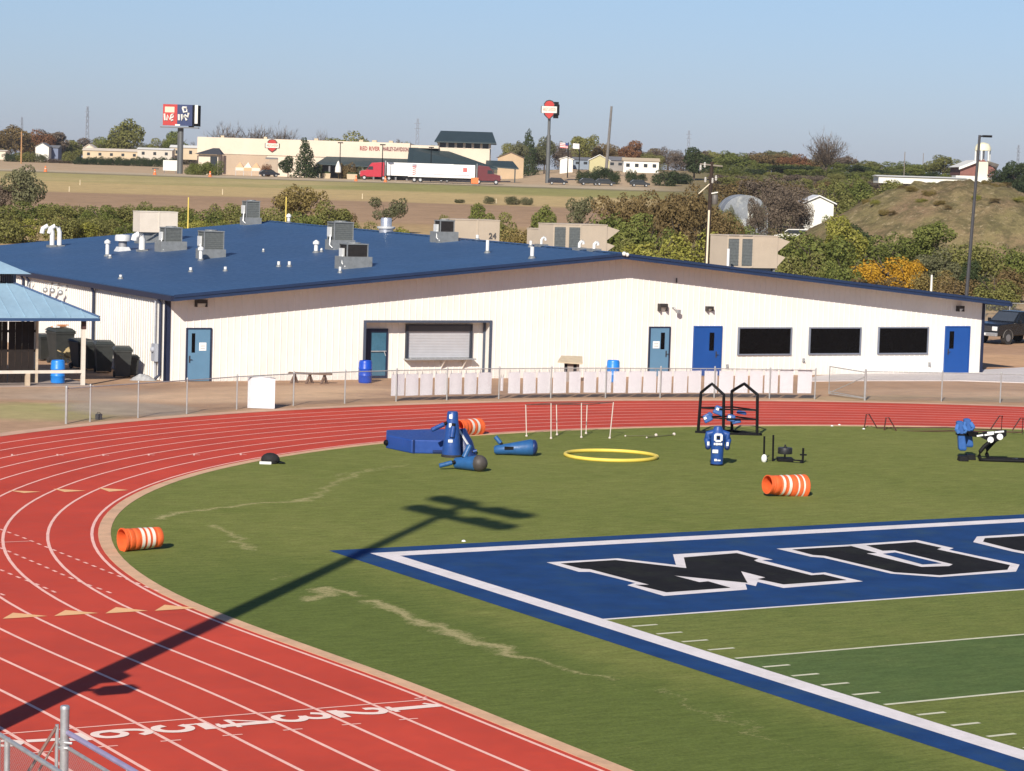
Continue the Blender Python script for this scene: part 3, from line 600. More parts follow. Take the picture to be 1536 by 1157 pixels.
PIPES=[(161,361,385,'white capped vent pipe standing left of the two white mushroom vents',True,.1),(165,383,388,'tiny white pipe stub right at the foot of the capped vent pipe',False,.07),(181,413,419,'white pipe stub lowest and farthest left on the roof, above the side eave',False,.07),(286,402,409,'short white pipe stub in front of the lone grey condenser, left of a similar stub',False,.07),(338,401,408,'short white pipe stub in front of the lone grey condenser, right of a similar stub',False,.07),(395,374,379,'very small white pipe stub alone in the middle of the roof',False,.05),(418,393,401,'left stub of the close pair of white pipe stubs near the middle of the roof',False,.07),(434,393,401,'right stub of the close pair of white pipe stubs near the middle of the roof',False,.07),(301,371,392,'white capped pipe standing against the lone grey condenser',True,.09),(474,362,380,'white capped pipe left of the tall grey condenser near the roof middle',True,.1),(482,373,379,'small white pipe between a capped pipe and the tall grey condenser',False,.06),(510,401,410,'white pipe stub at the front left corner of the dark-coil condenser base',False,.06),(731,361,380,'tall white pipe in front of the numbered beige unit',False,.08),(716,353,361,'white pipe stub left of the tall pipe by the numbered beige unit',False,.08),(798,371,388,'tall plain white pipe standing alone near the gable peak',False,.09),(796,362,371,'white pipe stub just behind the tall plain pipe near the gable peak',False,.07),(433,322,335,'white capped pipe at the far ridge beside a yellow post',True,.09)]
for px,yt,yb,lb,cp,r in PIPES: stub(px,yt,yb,lb,cp,r)
def elbow(px,yt,yb,label,twin=0,r=.1,flip=-1,group='white gooseneck vents on the blue roof'):
    o,s=rthing('gooseneck_vent',label,'vent',px,yb,group); hh=(yb-yt)*s; m=MB(); w_=hh*.5
    for dx in ([0,.42] if twin else [0]):
        m.tube([(dx,0,-.05),(dx,0,hh*.7),(dx+flip*.08,0,hh*.9),(dx+flip*w_*.5,0,hh*.97),(dx+flip*w_*.9,0,hh*.85),(dx+flip*w_,0,hh*.62)],r,10)
    m.build('pipe',white,o,True); m=MB()
    for dx in ([0,.42] if twin else [0]): m.box((dx,0,.02),(.5,.5,.16)); 
    m.build('base_curb',galvl,o)
elbow(78,339,371,'twin white gooseneck exhaust on the far left of the blue roof',1,.13)
elbow(213,352,378,'white gooseneck vent with thick elbow right beside the mushroom vent',0,.17)
elbow(869,359,372.3,'left one of two small silver gooseneck vents near the gable peak',0,.075,1)
elbow(891,360.5,374,'right one of two small silver gooseneck vents near the gable peak',0,.075,1)
elbow(812,354,368,'small white gooseneck in front of the low beige unit on the ridge',0,.06,1)
o,s=rthing('mushroom_vent','round white mushroom vent with a flat cap beside the thick gooseneck','vent',184,377)
m=MB(); hh=24*s; m.lathe([(.22,0),(.22,hh*.62)],16); m.build('stack',P('stack_grey',(.3,.3,.31),.5,.15,6,metal=.3),o,True); m=MB(); m.lathe([(.24,hh*.6),(.42,hh*.62),(.42,hh*.9),(.38,hh),(.02,hh*1.03)],16); m.build('cap',steelvent,o,True); m=MB(); m.box((0,0,.08),(.75,.75,.26),taper=.7); m.build('base_curb',steelvent,o)
def condenser(px,yt,yb,w,label,dark=False,baseh=.28,skew=0,basew=1.15,group='grey condensing units on the blue roof'):
    o,s=rthing('condensing_unit',label,'air conditioner',px,yb,group,skew); hh=(yb-yt)*s; m=MB(); m.bx(-w*basew/2,w*basew/2,-.5,.5,-.12,baseh); m.build('base_stand',galvl,o)
    c=MB(); z0,z1=baseh+.002,hh; d=w*.82
    c.bx(-w/2+.03,w/2-.03,-d/2+.03,d/2-.03,z0,z1-.05,0)
    for i in range(9):
        zz=z0+.06+(z1-z0-.15)*i/8; c.bx(-w/2,w/2,-d/2,d/2,zz,zz+.012,0)
    for sx in (-1,1):
        for sy in (-1,1): c.box((sx*(w/2-.02),sy*(d/2-.02),(z0+z1)/2),(.05,.05,z1-z0),1)
    c.build('cabinet',[coildark if dark else coil,galvl],o); m=MB(); m.bx(-w/2-.02,w/2+.02,-d/2-.02,d/2+.02,z1-.05,z1); m.lathe([(.3*w,z1+.001),(.3*w,z1+.05),(.28*w,z1+.05)],14); m.build('fan_top',galvl,o)
    m=MB(); m.bx(-w/2-.14,-w/2-.02,-.2,.15,hh*.45,hh*.8); m.tube([(-w/2-.1,-.2,hh*.5),(-w/2-.2,-.35,.2),(-w/2-.1,-.5,.05)],.03,6); m.build('junction_box',steelvent,o)
condenser(256,341.5,377,.95,'grey condensing unit standing in front of the tall beige cabinet',baseh=.5,basew=1.5)
condenser(316,347,388,1.05,'lone grey condensing unit with a light disconnect box, middle left of roof',baseh=.45)
condenser(376,302,337,.85,'grey condensing unit farthest back, standing at the roof ridge',baseh=.4)
condenser(510,333.5,374,1.05,'tall grey condensing unit directly behind the dark-coil unit',baseh=.45)
condenser(530,366,402,1.05,'squat condensing unit with dark coil on a wide galvanised curb',True,.5,0,1.35)
condenser(666,331,363,.8,'small grey unit with dark fan guard left of the numbered beige unit',True,.5,0,1.4)
def slope_at(px,py,yd):
    d=ray(px,py); o=BO+BB*yd; k=(o-CAM).dot(BB)/d.dot(BB); q=W2B(CAM+d*k); return q
def bunit(px,yt,yb,wpx,name,label,q=None,dep=None,louv=0,hood=0,depth=1.6,stand=0,mat=None):
    if q is None: q,s=RT_(px,yb)
    else: s=(B2W(q)-CAM).dot(F)/FOC
    o=thing(name,label,'air handler',B2W(q),-BT,'beige rooftop units'); w=wpx*s/math.cos(YAW-BT)*.97; hh=(yb-yt)*s
    if not stand or q.x>BW/2: hh=slope_at(px,yt,q.y).z-q.z
    m=MB(); z0=stand; m.bx(-w/2,w/2,0,depth,z0,hh); m.bx(-w/2-.02,w/2+.02,-.02,depth+.02,hh,hh+.05); m.bx(-w*.02,w*.02,-.015,0,z0+.02,hh); m.build('cabinet',mat or beige,o,bev=.01)
    if stand:
        m=MB()
        for sx in (-1,1): m.bx(sx*w/2-.06*sx,sx*w/2-.14*sx,.1,depth-.1,-.1,z0-.001)
        m.bx(-w/2,w/2,.1,.18,-.1,.08); m.bar((-w/2+.1,.12,0),(0,.12,z0),.05); m.bx(-w/2+.2,w/2-.2,.25,depth-.2,-.1,z0-.002); m.build('stand',galvl,o)
    for i in range(louv):
        x0=-w/2+.06+i*w*.27; m=MB(); m.bx(x0,x0+w*.2,-.02,-.001,z0+hh*.06,hh*.92)
        for k in range(10): m.bx(x0,x0+w*.2,-.035,-.02,z0+hh*.08+k*hh*.085,z0+hh*.08+k*hh*.085+.02)
        m.build('louvre',coil,o)
    if hood:
        m=MB(); m.add([(w/2,.05,hh-.02),(w/2+.75,.05,hh-.22),(w/2,.05,hh-.75),(w/2,depth-.05,hh-.02),(w/2+.75,depth-.05,hh-.22),(w/2,depth-.05,hh-.75)],[(0,2,1),(3,4,5),(0,1,4,3),(1,2,5,4)])
        m.add([(w/2,.05,hh-.85),(w/2+.5,.05,hh-1.0),(w/2,.05,max(.1,hh-1.5)),(w/2,depth-.05,hh-.85),(w/2+.5,depth-.05,hh-1.0),(w/2,depth-.05,max(.1,hh-1.5))],[(0,2,1),(3,4,5),(0,1,4,3),(1,2,5,4)]); m.build('intake_hood',beige,o)
    return o,w,hh
bunit(238,319,364,54,'air_handler','tall pale beige cabinet on a steel stand behind a grey condenser',stand=.55,louv=0,depth=1.2,mat=P('cream_unit_paint',(.66,.58,.48),.55,.06,1.2,dirt=((.5,.43,.36),.35)))
q=slope_at(716,360,16.0); q.z=roofz(q.x,q.y)-.1; o,w,hh=bunit(712,331,361,68,'air_handler','beige rooftop unit with dark number 24 at its lower right corner',q)
def text(s,size,mat,parent,M,name='lettering',ext=.004,bold=0.0,sx=1.0):
    cu=bpy.data.curves.new(name,'FONT'); cu.body=s; cu.size=size; cu.align_x='CENTER'; cu.align_y='CENTER'; cu.extrude=ext; cu.offset=bold; cu.resolution_u=2; cu.space_character=1.05
    ob=bpy.data.objects.new(name,cu); COL.objects.link(ob); dg=bpy.context.evaluated_depsgraph_get(); me=bpy.data.meshes.new_from_object(ob.evaluated_get(dg)); bpy.data.objects.remove(ob); me.name=name
    me.materials.clear(); me.materials.append(mat); o2=bpy.data.objects.new(name,me); COL.objects.link(o2); o2.parent=parent; o2.matrix_local=M@Matrix.Diagonal((sx,1,1,1)); return o2
UPR=Matrix.Rotation(R_(90),4,'X')   # text standing upright, facing the viewer side (-y)
text('24',.42,P('faded_number',(.10,.09,.085),.7,.2,6),o,Matrix.Translation((w/2-.42,-.03,.36))@UPR,'unit_number',bold=.012)
q=slope_at(870,372,9.5); q.z=roofz(q.x,q.y)-.1; bunit(870,338,372,84,'air_handler','long beige rooftop unit with two louvred bays and a pointed hood behind the goosenecks',q,louv=2,hood=1)
q=slope_at(822,366,11.5); q.z=roofz(q.x,q.y)-.1; bunit(822,345,368,20,'air_handler','low narrow beige unit at the left of the long louvred one',q,louv=1)
q=slope_at(1128,402,4.5); q.z=roofz(q.x,q.y)-.12; o,w,hh=bunit(1128,355,403,82,'air_handler','beige rooftop unit rising alone beyond the right-hand slope',q,louv=2,hood=1,stand=.3)
o2=thing('vent_pipe','white vent pipe in front of the lone beige unit beyond the right slope','vent pipe',B2W(Vector((slope_at(1092,395,3.4).x,3.4,roofz(slope_at(1092,395,3.4).x,3.4)))),-BT,'white vent pipes on the blue roof')
m=MB(); m.cyl((0,0,-.05),(0,0,.95),.07,n=10); m.build('pipe',white,o2,True)
o,s=rthing('exhaust_stack','short shiny steel exhaust stack with collar standing on the ridge','vent',579,348.5)
m=MB(); hh=21*s; m.lathe([(.38,-.05),(.38,hh*.25),(.3,hh*.3),(.3,hh*.9),(.26,hh)],18); m.build('stack',P('bright_steel',(.62,.63,.66),.3,.15,5,metal=.7),o,True); m=MB(); m.lathe([(.46,hh*.22),(.5,hh*.3),(.5,hh*.36),(.42,hh*.38)],18); m.build('collar',steelvent,o,True)
# ------------------------------------------------------------------ far chain link fence
wire=wiremat('chain_link_wire',.06,.085,(.25,.25,.26)); fpost=P('fence_pipe',(.40,.40,.39),.45,.15,6,metal=.4)
def fence(name,label,pts,h,rp=.03,group=None,thick=(0,),mid=None,rail=.021,sag=True):
    o=thing(name,label,'fence',pts[0],0,group); O=Vector(pts[0]); q=[Vector(p)-O for p in pts]
    for i,p in enumerate(q):
        m=MB(); r=rp*(1.5 if i in thick else 1); m.cyl((0,0,-.2),(0,0,h+.04),r,n=8); m.lathe([(r*1.25,h+.03),(r*1.1,h+.08),(.002,h+.11)],8); m.build('post',fpost,o,True,loc=p)
    m=MB(); m.tube([p+Vector((0,0,h)) for p in q],rail,6); m.build('top_rail',fpost,o,True)
    if mid:
        m=MB(); m.tube([p+Vector((0,0,mid)) for p in q],rail*.8,6); m.build('middle_rail',fpost,o,True)
    m=MB(); u=0
    for a,b in zip(q,q[1:]):
        l=(b-a).length; m.uvquad([a+Vector((0,0,.04)),b+Vector((0,0,.04)),b+Vector((0,0,h)),a+Vector((0,0,h))],[(u,.0),(u+l,.0),(u+l,h),(u,h)]); u+=l
    m.build('wire_mesh',wire,o); return o
FB=[(99,636),(135,633),(207,627),(280,621),(355,614.5),(440,609),(517,605.5),(594,602.5),(670,600.5),(748,598.5),(826,597.5),(908,597),(990,597),(1071,597),(1154,598),(1222,599)]
fence('chain_link_fence','low galvanised chain link fence curving along the far edge of the track',[G(*p) for p in FB],1.24)
fence('chain_link_fence','short chain link fence right of the open gate, before the brown dirt',[G(1297,601),G(1412,602.5),G(1500,604.5),G(1600,607)],1.24)
gp=[G(1243,594),G(1296,600.5)]; o=thing('fence_gate','chain link gate leaf with a diagonal brace, swung open beside its post','gate',gp[1]); v=gp[0]-gp[1]
m=MB(); m.tube([(0,0,.08),(0,0,1.2),v+Vector((0,0,1.28)),v+Vector((0,0,.1)),(0,0,.08)],.024,6); m.tube([(0,0,.1),v+Vector((0,0,.2))],.018,6); m.tube([(0,0,1.0),v+Vector((0,0,.12))],.018,6); m.build('frame',fpost,o,True)
m=MB(); l=v.length; m.uvquad([(0,0,.1),v+Vector((0,0,.1)),v+Vector((0,0,1.25)),Vector((0,0,1.2))],[(0,0),(l,0),(l,1.2),(0,1.2)]); m.build('wire_mesh',wire,o)
# white panels hanging along it
panelm=P('white_panel',(.73,.72,.745),.55,.05,1.2,dirt=((.5,.48,.46),.35))
PX=[(586.5,606),(608,627),(630,648),(651.6,669),(673.7,692),(696,714),(717,736.5),(750,754),(762,779.5),(784,803),(805.6,824.5),(829,848.5),(853,870),(875,893.5),(897,916),(919.5,938),(942.3,961.5),(964.7,983.6),(986,1006.5),(1009.7,1030),(1032,1051),(1056,1075),(1078,1099),(1102,1121),(1124,1143.5),(1146,1166),(1169,1189),(1196,1216.6)]
rng=random.Random(3)
for i,(xa,xb) in enumerate(PX):
    yb=lambda x: lerp_tab([(p[0],p[1]) for p in FB],x)
    a,b=G(xa,yb(xa)),G(xb,yb(xb)); c=(a+b)/2; away=Vector((FH.x,FH.y,0))*.07; s=(c-CAM).dot(F)/FOC; v=b-a; v.z=0
    top=lerp_tab([(586,562),(740,559),(900,557.5),(1216,555.5)],(xa+xb)/2); bot=lerp_tab([(586,594.5),(740,591),(900,589.5),(1216,590)],(xa+xb)/2)
    if i==7: top,bot=566,587
    z1=(yb(xa)-top)*s; z0=max(.06,(yb(xa)-bot)*s)
    lb='white upright panel hanging in the row along the far chain link fence'; gr='white panels along the far fence'
    if i==0: lb,gr='white upright panel at the left end of the row, crossed by a fence post',None
    if i==7: lb,gr='narrow white strip alone in the gap of the panel row under the serving hatch',None
    if i==len(PX)-1: lb,gr='white upright panel at the right end of the row, by the gate opening',None
    o=thing('white_screen',lb,'panel',c+away,math.atan2(v.y,v.x),gr); w=v.length/2; n_=Vector((0,.02,0))
    m=MB(); j=[rng.uniform(-.015,.015) for _ in range(4)]; k=6; vs=[]; fs=[]
    for r_ in range(2):
        for ii in range(k+1):
            x=-w+2*w*ii/k; dpt=.012*math.cos(math.pi*(ii/k-.5))*-.7+r_*.02; vs+= [(x+(j[0] if ii==0 else 0),dpt,z0+j[1]*(1-ii/k)),(x+(j[2] if ii==k else 0),dpt,z1+j[3]*(ii/k))]
    off_=2*(k+1)
    for ii in range(k): fs+=[(2*ii,2*ii+2,2*ii+3,2*ii+1),(off_+2*ii+1,off_+2*ii+3,off_+2*ii+2,off_+2*ii),(2*ii+1,2*ii+3,off_+2*ii+3,off_+2*ii+1),(2*ii+2,2*ii,off_+2*ii,off_+2*ii+2)]
    fs+=[(0,1,off_+1,off_),(2*k+1,2*k,off_+2*k,off_+2*k+1)]
    m.add(vs,fs); m.build('sheet',panelm,o,True)
    m=MB(); m.cyl((-w*.8,-.02,z1-.01),(-w*.8,-.02,z1+.1),.012,n=5); m.cyl((w*.8,-.02,z1-.01),(w*.8,-.02,z1+.1),.012,n=5); m.build('hanger',galv,o)
# white curved sheet standing before the fence
f_=Fr(393,612); f_.o=f_.o-Vector((FH.x,FH.y,0))*.42; o=f_.thing('rolled_sheet','white curved sheet standing upright like an open tub before the far fence','panel')
m=MB(); k=18; a0=[]; pts=[]
for i in range(k+1):
    an=math.pi*1.04+math.pi*.92*i/k; pts.append((.52*math.cos(an),.05*math.sin(an)+.05))
z1=(612-564)*f_.s; vs=[]; fs=[]
for r_ in (1,.94):
    for x,y in pts: zt=z1-.06*abs(x)/.5; vs+=[(x*r_,.3+(y-.3)*r_,.02),(x*r_,.3+(y-.3)*r_,zt)]
of=2*(k+1)
for i in range(k): fs+=[(2*i,2*i+2,2*i+3,2*i+1),(of+2*i+1,of+2*i+3,of+2*i+2,of+2*i),(2*i+1,2*i+3,of+2*i+3,of+2*i+1)]
m.add(vs,fs); m.build('sheet',panelm,o,True); m=MB(); m.tube([(x*1.0,y,z1-.06*abs(x)/.5+.01) for x,y in pts],.018,6); m.tube([(pts[0][0],pts[0][1],z1-.05),(-.3,.3,z1-.03),(0,.38,z1-.02),(.3,.3,z1-.03),(pts[-1][0],pts[-1][1],z1-.05)],.018,6); m.build('rim',galv,o)
# ------------------------------------------------------------------ blue barrels, benches, stand in front of the building
def barrel(px,py,hpx,mat,label,rz=0):
    f=Fr(px,py); o=f.thing('plastic_barrel',label,'barrel','blue plastic barrels'); hh=hpx*f.s; r=.29
    pr=[(r*.9,0),(r*.97,.03),(r,.08),(r,hh*.31),(r*1.04,hh*.33),(r*1.04,hh*.36),(r,hh*.38),(r*1.0,hh*.62),(r*1.04,hh*.64),(r*1.04,hh*.67),(r,hh*.69),(r*.98,hh*.93),(r*.92,hh*.98),(r*.9,hh),(r*.84,hh),(r*.84,hh-.06),(.001,hh-.06)]
    m=MB(); m.lathe(pr,20); m.build('body',mat,o,True); m=MB(); m.tube([(r*.86*math.cos(a),r*.86*math.sin(a),hh+.005) for a in [i*math.pi/8 for i in range(17)]],.015,5); m.build('rim',mat,o,True); return o
barrel(86.5,575.5,34.5,drumblue,'light blue plastic barrel under the open shelter, in front of the carts')
barrel(547.5,574.5,33,P('deep_blue_plastic',(.008,.06,.42),.4,.12,4),'deep blue plastic barrel in front of the recessed glass door')
barrel(919,573,32,drumblue,'light blue plastic barrel behind the white fence panels, left of a light blue door')
f_=Fr(465,575.5); o=f_.thing('wooden_bench','long brown wooden bench on three legs before the white wall','bench'); wd=P('brown_wood',(.17,.11,.08),.8,.25,6)
p=f_.pt; w=32.5*f_.s; hh=15*f_.s
m=MB(); m.box((0,.0,hh),(2*w,.45,.06)); m.build('seat',wd,o)
for px in (441,464,486):
    x=p(px,575).x; m=MB(); m.bar((x-.12,-.16,0),(x+.04,.0,hh-.03),.1,.07); m.bar((x+.12,.16,0),(x,.0,hh-.03),.1,.07); m.box((x,0,hh*.55),(.07,.3,.06)); m.build('leg',wd,o)
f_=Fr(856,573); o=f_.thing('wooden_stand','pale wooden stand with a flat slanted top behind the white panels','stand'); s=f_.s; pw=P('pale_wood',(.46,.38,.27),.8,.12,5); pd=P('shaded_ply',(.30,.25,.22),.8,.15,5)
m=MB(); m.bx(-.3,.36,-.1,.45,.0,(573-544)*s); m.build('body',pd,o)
m=MB(); m.add([(-.62,-.35,.86),(.5,-.35,.82),(.5,.5,1.08),(-.45,.5,1.08),(-.62,-.35,.92),(.5,-.35,.88),(.5,.5,1.13),(-.45,.5,1.13)],[(3,2,1,0),(4,5,6,7),(0,1,5,4),(1,2,6,5),(2,3,7,6),(3,0,4,7)]); m.build('top',pw,o)
m=MB(); m.bx(-.3,-.17,-.115,-.1005,.45,.8); m.bx(.1,.24,-.115,-.1005,.45,.8); m.build('opening',black,o)
# ------------------------------------------------------------------ shelter on the left
SP=G(124,579); sh=thing('open_shelter','open shelter with light blue metal hip roof and white posts at the left edge','shelter',SP,-BT)
def SW_(px,py,y):   # ray onto the shelter-frame plane at depth y
    o=SP+BB*y; d=ray(px,py); k=(o-CAM).dot(BB)/d.dot(BB); q=CAM+d*k-SP; return Vector((q.dot(BA),q.dot(BB),q.z))
lroof=P('light_blue_roof',(.27,.40,.50),.5,.10,.8,dirt=((.19,.31,.42),.6)); ez=2.82
xr,yf=.55,-.35; Wd,Dp=10.5,7.4; Lh,rise=2.75,1.22
A=[(xr,yf),(xr-Wd,yf),(xr-Wd,yf+Dp),(xr,yf+Dp)]; Bp=[(xr-Lh,yf+Lh),(xr-Wd+Lh,yf+Lh),(xr-Wd+Lh,yf+Dp-Lh),(xr-Lh,yf+Dp-Lh)]
m=MB()
for i in range(4):
    j=(i+1)%4; a,b,c,d=A[i],A[j],Bp[j],Bp[i]; m.add([(*a,ez),(*b,ez),(*c,ez+rise),(*d,ez+rise),(*a,ez-.05),(*b,ez-.05),(*c,ez+rise-.05),(*d,ez+rise-.05)],[(3,2,1,0),(4,5,6,7),(0,1,5,4)])
    # standing seams
    n_=int(math.hypot(b[0]-a[0],b[1]-a[1])/.6)
    for k in range(1,n_):
        t=k/n_; e0=Vector((*a,ez)).lerp(Vector((*b,ez)),t); ln=Vector((*b,0))-Vector((*a,0)); ln.normalize(); inw=Vector((ln.y,-ln.x,0)) if False else (Vector((*Bp[i],0))-Vector((*A[i],0))); inw=inw-ln*inw.dot(ln); inw.normalize()
        dist=min(t*n_*.6,(1-t)*n_*.6,Lh); e1=e0+inw*dist; e1.z=ez+rise*dist/Lh; m.bar(e0+Vector((0,0,.015)),e1+Vector((0,0,.015)),.03,.04)
m.build('roof',lroof,sh)
m=MB()
for i in range(4): m.tube([(*A[i],ez+.02),(*Bp[i],ez+rise+.02)],.05,6)
for i in range(4): j=(i+1)%4; m.bar((*A[i],ez-.09),(*A[j],ez-.09),.06,.12)
m.build('hip_trim',P('shelter_trim',(.03,.07,.16),.5,.1,3),sh)
cu=[(xr-Lh+.55,yf+Lh-.55),(xr-Wd+Lh-.55,yf+Lh-.55),(xr-Wd+Lh-.55,yf+Dp-Lh+.55),(xr-Lh+.55,yf+Dp-Lh+.55)]; cz=ez+rise+.42; mid=[(xr-Lh-1.1,yf+Dp/2),(xr-Wd+Lh+1.1,yf+Dp/2)]
m=MB(); V=[(*c,cz) for c in cu]+[(*mid[0],cz+.75),(*mid[1],cz+.75)]; m.add(V,[(0,4,5,1),(1,5,2),(2,5,4,3),(3,4,0),(0,1,2,3)]); m.build('cupola_roof',lroof,sh)
for (x0,y0_),(x1,y1_) in zip(Bp,Bp[1:]+Bp[:1]):
    n_=6
    for k in range(n_): m=MB(); m.box((x0+(x1-x0)*k/n_,y0_+(y1_-y0_)*k/n_,ez+rise+.2),(.1,.1,.5)); m.build('cupola_post',P('slate_trim',(.06,.075,.11)),sh)
pwhite=P('white_post',(.66,.60,.52),.7,.08,4,dirt=((.5,.4,.3),.5))
for x,y in ((0,0),(-4.7,0),(-9.4,0),(0,6.6),(-4.7,6.6),(-9.4,6.6)):
    m=MB(); m.bx(-.075,.075,-.075,.075,-.1,ez-.5); m.build('post',pwhite,sh,loc=(x,y,0)); m=MB(); m.bx(-.085,.085,-.085,.085,ez-.5,ez-.1); m.build('post_top',P('brown_steel',(.07,.035,.03),.6,.2,5),sh,loc=(x,y,0))
zr=(579-557)*(SP-CAM).dot(F)/FOC
m=MB(); m.bx(-9.4,-.08,-.07,.07,zr-.07,zr+.05); m.build('front_rail',pwhite,sh)
for px in (41,-40): 
    x=SW_(px,578,0).x; m=MB(); m.bx(x-.085,x+.085,-.09,.09,-.1,zr-.071); m.build('rail_post',P('pale_timber',(.50,.40,.29),.8,.15,5),sh)
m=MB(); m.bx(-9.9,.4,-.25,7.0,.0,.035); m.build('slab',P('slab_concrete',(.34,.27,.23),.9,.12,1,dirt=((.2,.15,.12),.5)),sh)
dw=P('shade_dark_boards',(.018,.012,.010),.85,.3,5); m=MB(); xw=SW_(53,500,1.3).x; x=xw  # boards coloured near-black so they carry the shade under the shelter roof
o=thing('board_screen','brown board screen with narrow gaps inside the shelter, shade painted into its colour','screen',SP+BB*1.3,-BT); i=0
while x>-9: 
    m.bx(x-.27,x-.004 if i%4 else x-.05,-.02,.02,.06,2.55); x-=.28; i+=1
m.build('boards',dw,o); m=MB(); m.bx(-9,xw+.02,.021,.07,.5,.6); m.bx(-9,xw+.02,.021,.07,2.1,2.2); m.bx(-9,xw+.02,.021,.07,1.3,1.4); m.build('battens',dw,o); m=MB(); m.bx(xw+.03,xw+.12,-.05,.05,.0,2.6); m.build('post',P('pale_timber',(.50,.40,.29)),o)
# wheeled carts
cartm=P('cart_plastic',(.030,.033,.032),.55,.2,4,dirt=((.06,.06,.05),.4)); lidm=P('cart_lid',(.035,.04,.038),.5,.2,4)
def cart(px,py,label,rz=0,s=1.0,lid=lidm,openl=False):
    o=thing('wheeled_cart',label,'trash cart',G(px,py),rz,'trash carts beside the shelter'); m=MB()
    m.add([(-.24*s,-.26*s,.08),(.24*s,-.26*s,.08),(.24*s,.22*s,.08),(-.24*s,.22*s,.08),(-.32*s,-.36*s,1.0*s),(.32*s,-.36*s,1.0*s),(.32*s,.36*s,1.0*s),(-.32*s,.36*s,1.0*s)],[(3,2,1,0),(0,1,5,4),(1,2,6,5),(2,3,7,6),(3,0,4,7)]); 
    m.bx(-.34*s,.34*s,-.38*s,-.361*s,.93*s,1.0*s); m.bx(-.34*s,-.321*s,-.36*s,.36*s,.93*s,1.0*s); m.bx(.321*s,.34*s,-.36*s,.36*s,.93*s,1.0*s); m.build('bin',cartm,o)
    m=MB(); m.add([(-.35*s,-.4*s,1.005*s),(.35*s,-.4*s,1.005*s),(.35*s,.42*s,1.03*s),(-.35*s,.42*s,1.03*s),(-.26*s,-.28*s,1.1*s),(.26*s,-.28*s,1.1*s),(.26*s,.3*s,1.12*s),(-.26*s,.3*s,1.12*s)],[(3,2,1,0),(4,5,6,7),(0,1,5,4),(1,2,6,5),(2,3,7,6),(3,0,4,7)]); m.tube([(-.25*s,.45*s,1.0*s),(.25*s,.45*s,1.0*s)],.025,6); m.build('lid',lid,o)
    for sx in (-1,1):
        m=MB(); m.cyl((sx*.22*s,.26*s,.13),(sx*.3*s,.26*s,.13),.13,n=14); m.build('wheel',rubber,o,True)
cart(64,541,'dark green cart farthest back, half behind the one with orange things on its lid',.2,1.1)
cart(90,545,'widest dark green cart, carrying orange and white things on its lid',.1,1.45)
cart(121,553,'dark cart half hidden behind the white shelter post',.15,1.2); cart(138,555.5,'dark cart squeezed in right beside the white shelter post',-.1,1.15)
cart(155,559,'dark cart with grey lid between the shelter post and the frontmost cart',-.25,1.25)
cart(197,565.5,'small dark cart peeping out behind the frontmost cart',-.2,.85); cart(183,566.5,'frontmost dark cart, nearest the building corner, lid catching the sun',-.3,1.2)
g_=G(90,545); o=thing('scrap_boards','orange and white scrap lying on the lid of a dark cart','scrap',g_+Vector((0,0,1.63)),.3)
m=MB(); m.box((-.1,0,.04),(.75,.3,.05),rz=.3); m.box((.2,.1,.09),(.5,.2,.04),rz=-.2); m.build('orange_boards',P('faded_orange',(.5,.22,.1),.8,.2,5),o); m=MB(); m.box((-.35,-.15,.04),(.25,.2,.06)); m.build('white_scrap',paper,o)
f_=Fr(98,549); o=f_.thing('broken_chair','broken tan chair lying tilted behind the light blue barrel','chair'); tm=P('tan_plywood',(.38,.29,.15),.8,.15,5); m=MB()
m.add([(-.05,0,.35),(.42,.1,.35),(.45,.15,.85),(.1,.05,.85),(-.1,0,.6)],[(0,1,2,3,4),(4,3,2,1,0)]); m.box((.18,.1,.6),(.38,.05,.34)); m.build('back',tm,o); m=MB(); m.bar((-.35,-.1,.7),(.3,0,.36),.1,.04); m.bar((-.25,-.1,.5),(.4,.05,.2),.08,.04); m.build('slats',tm,o); m=MB(); m.cyl((.12,0,0),(.1,.02,.4),.02); m.cyl((.35,0,0),(.42,.05,.3),.03); m.cyl((-.2,.1,0),(-.1,.05,.45),.02); m.build('legs',galv,o)
f_=Fr(215,570.5); o=f_.thing('tarp_pile','crumpled grey-white tarp lying at the foot of the building corner','tarp'); m=MB(); rg=random.Random(5); nx,ny=12,6; vs=[]
for j in range(ny+1):
    for i in range(nx+1):
        u,v=i/nx,j/ny; e=math.sin(math.pi*min(1,max(0,u)))*math.sin(math.pi*v); vs.append((-.55+1.1*u,-.3+.7*v,.0+e*(.22+.12*rg.random())*(1.2-.5*u)))
m.add(vs,[(j*(nx+1)+i,j*(nx+1)+i+1,(j+1)*(nx+1)+i+1,(j+1)*(nx+1)+i) for j in range(ny) for i in range(nx)]); m.build('sheet',P('tarp_grey',(.36,.36,.36),.5,.2,6),o)
f_=Fr(148,629.5); o=f_.thing('small_box','small dark box on the ground at the foot of the left fence','box'); m=MB(); m.box((0,0,.1),(.22,.2,.2)); m.build('case',darkgrey,o,bev=.01); m=MB(); m.tube([(-.06,0,.2),(-.05,0,.25),(.05,0,.25),(.06,0,.2)],.012,5); m.build('handle',black,o)
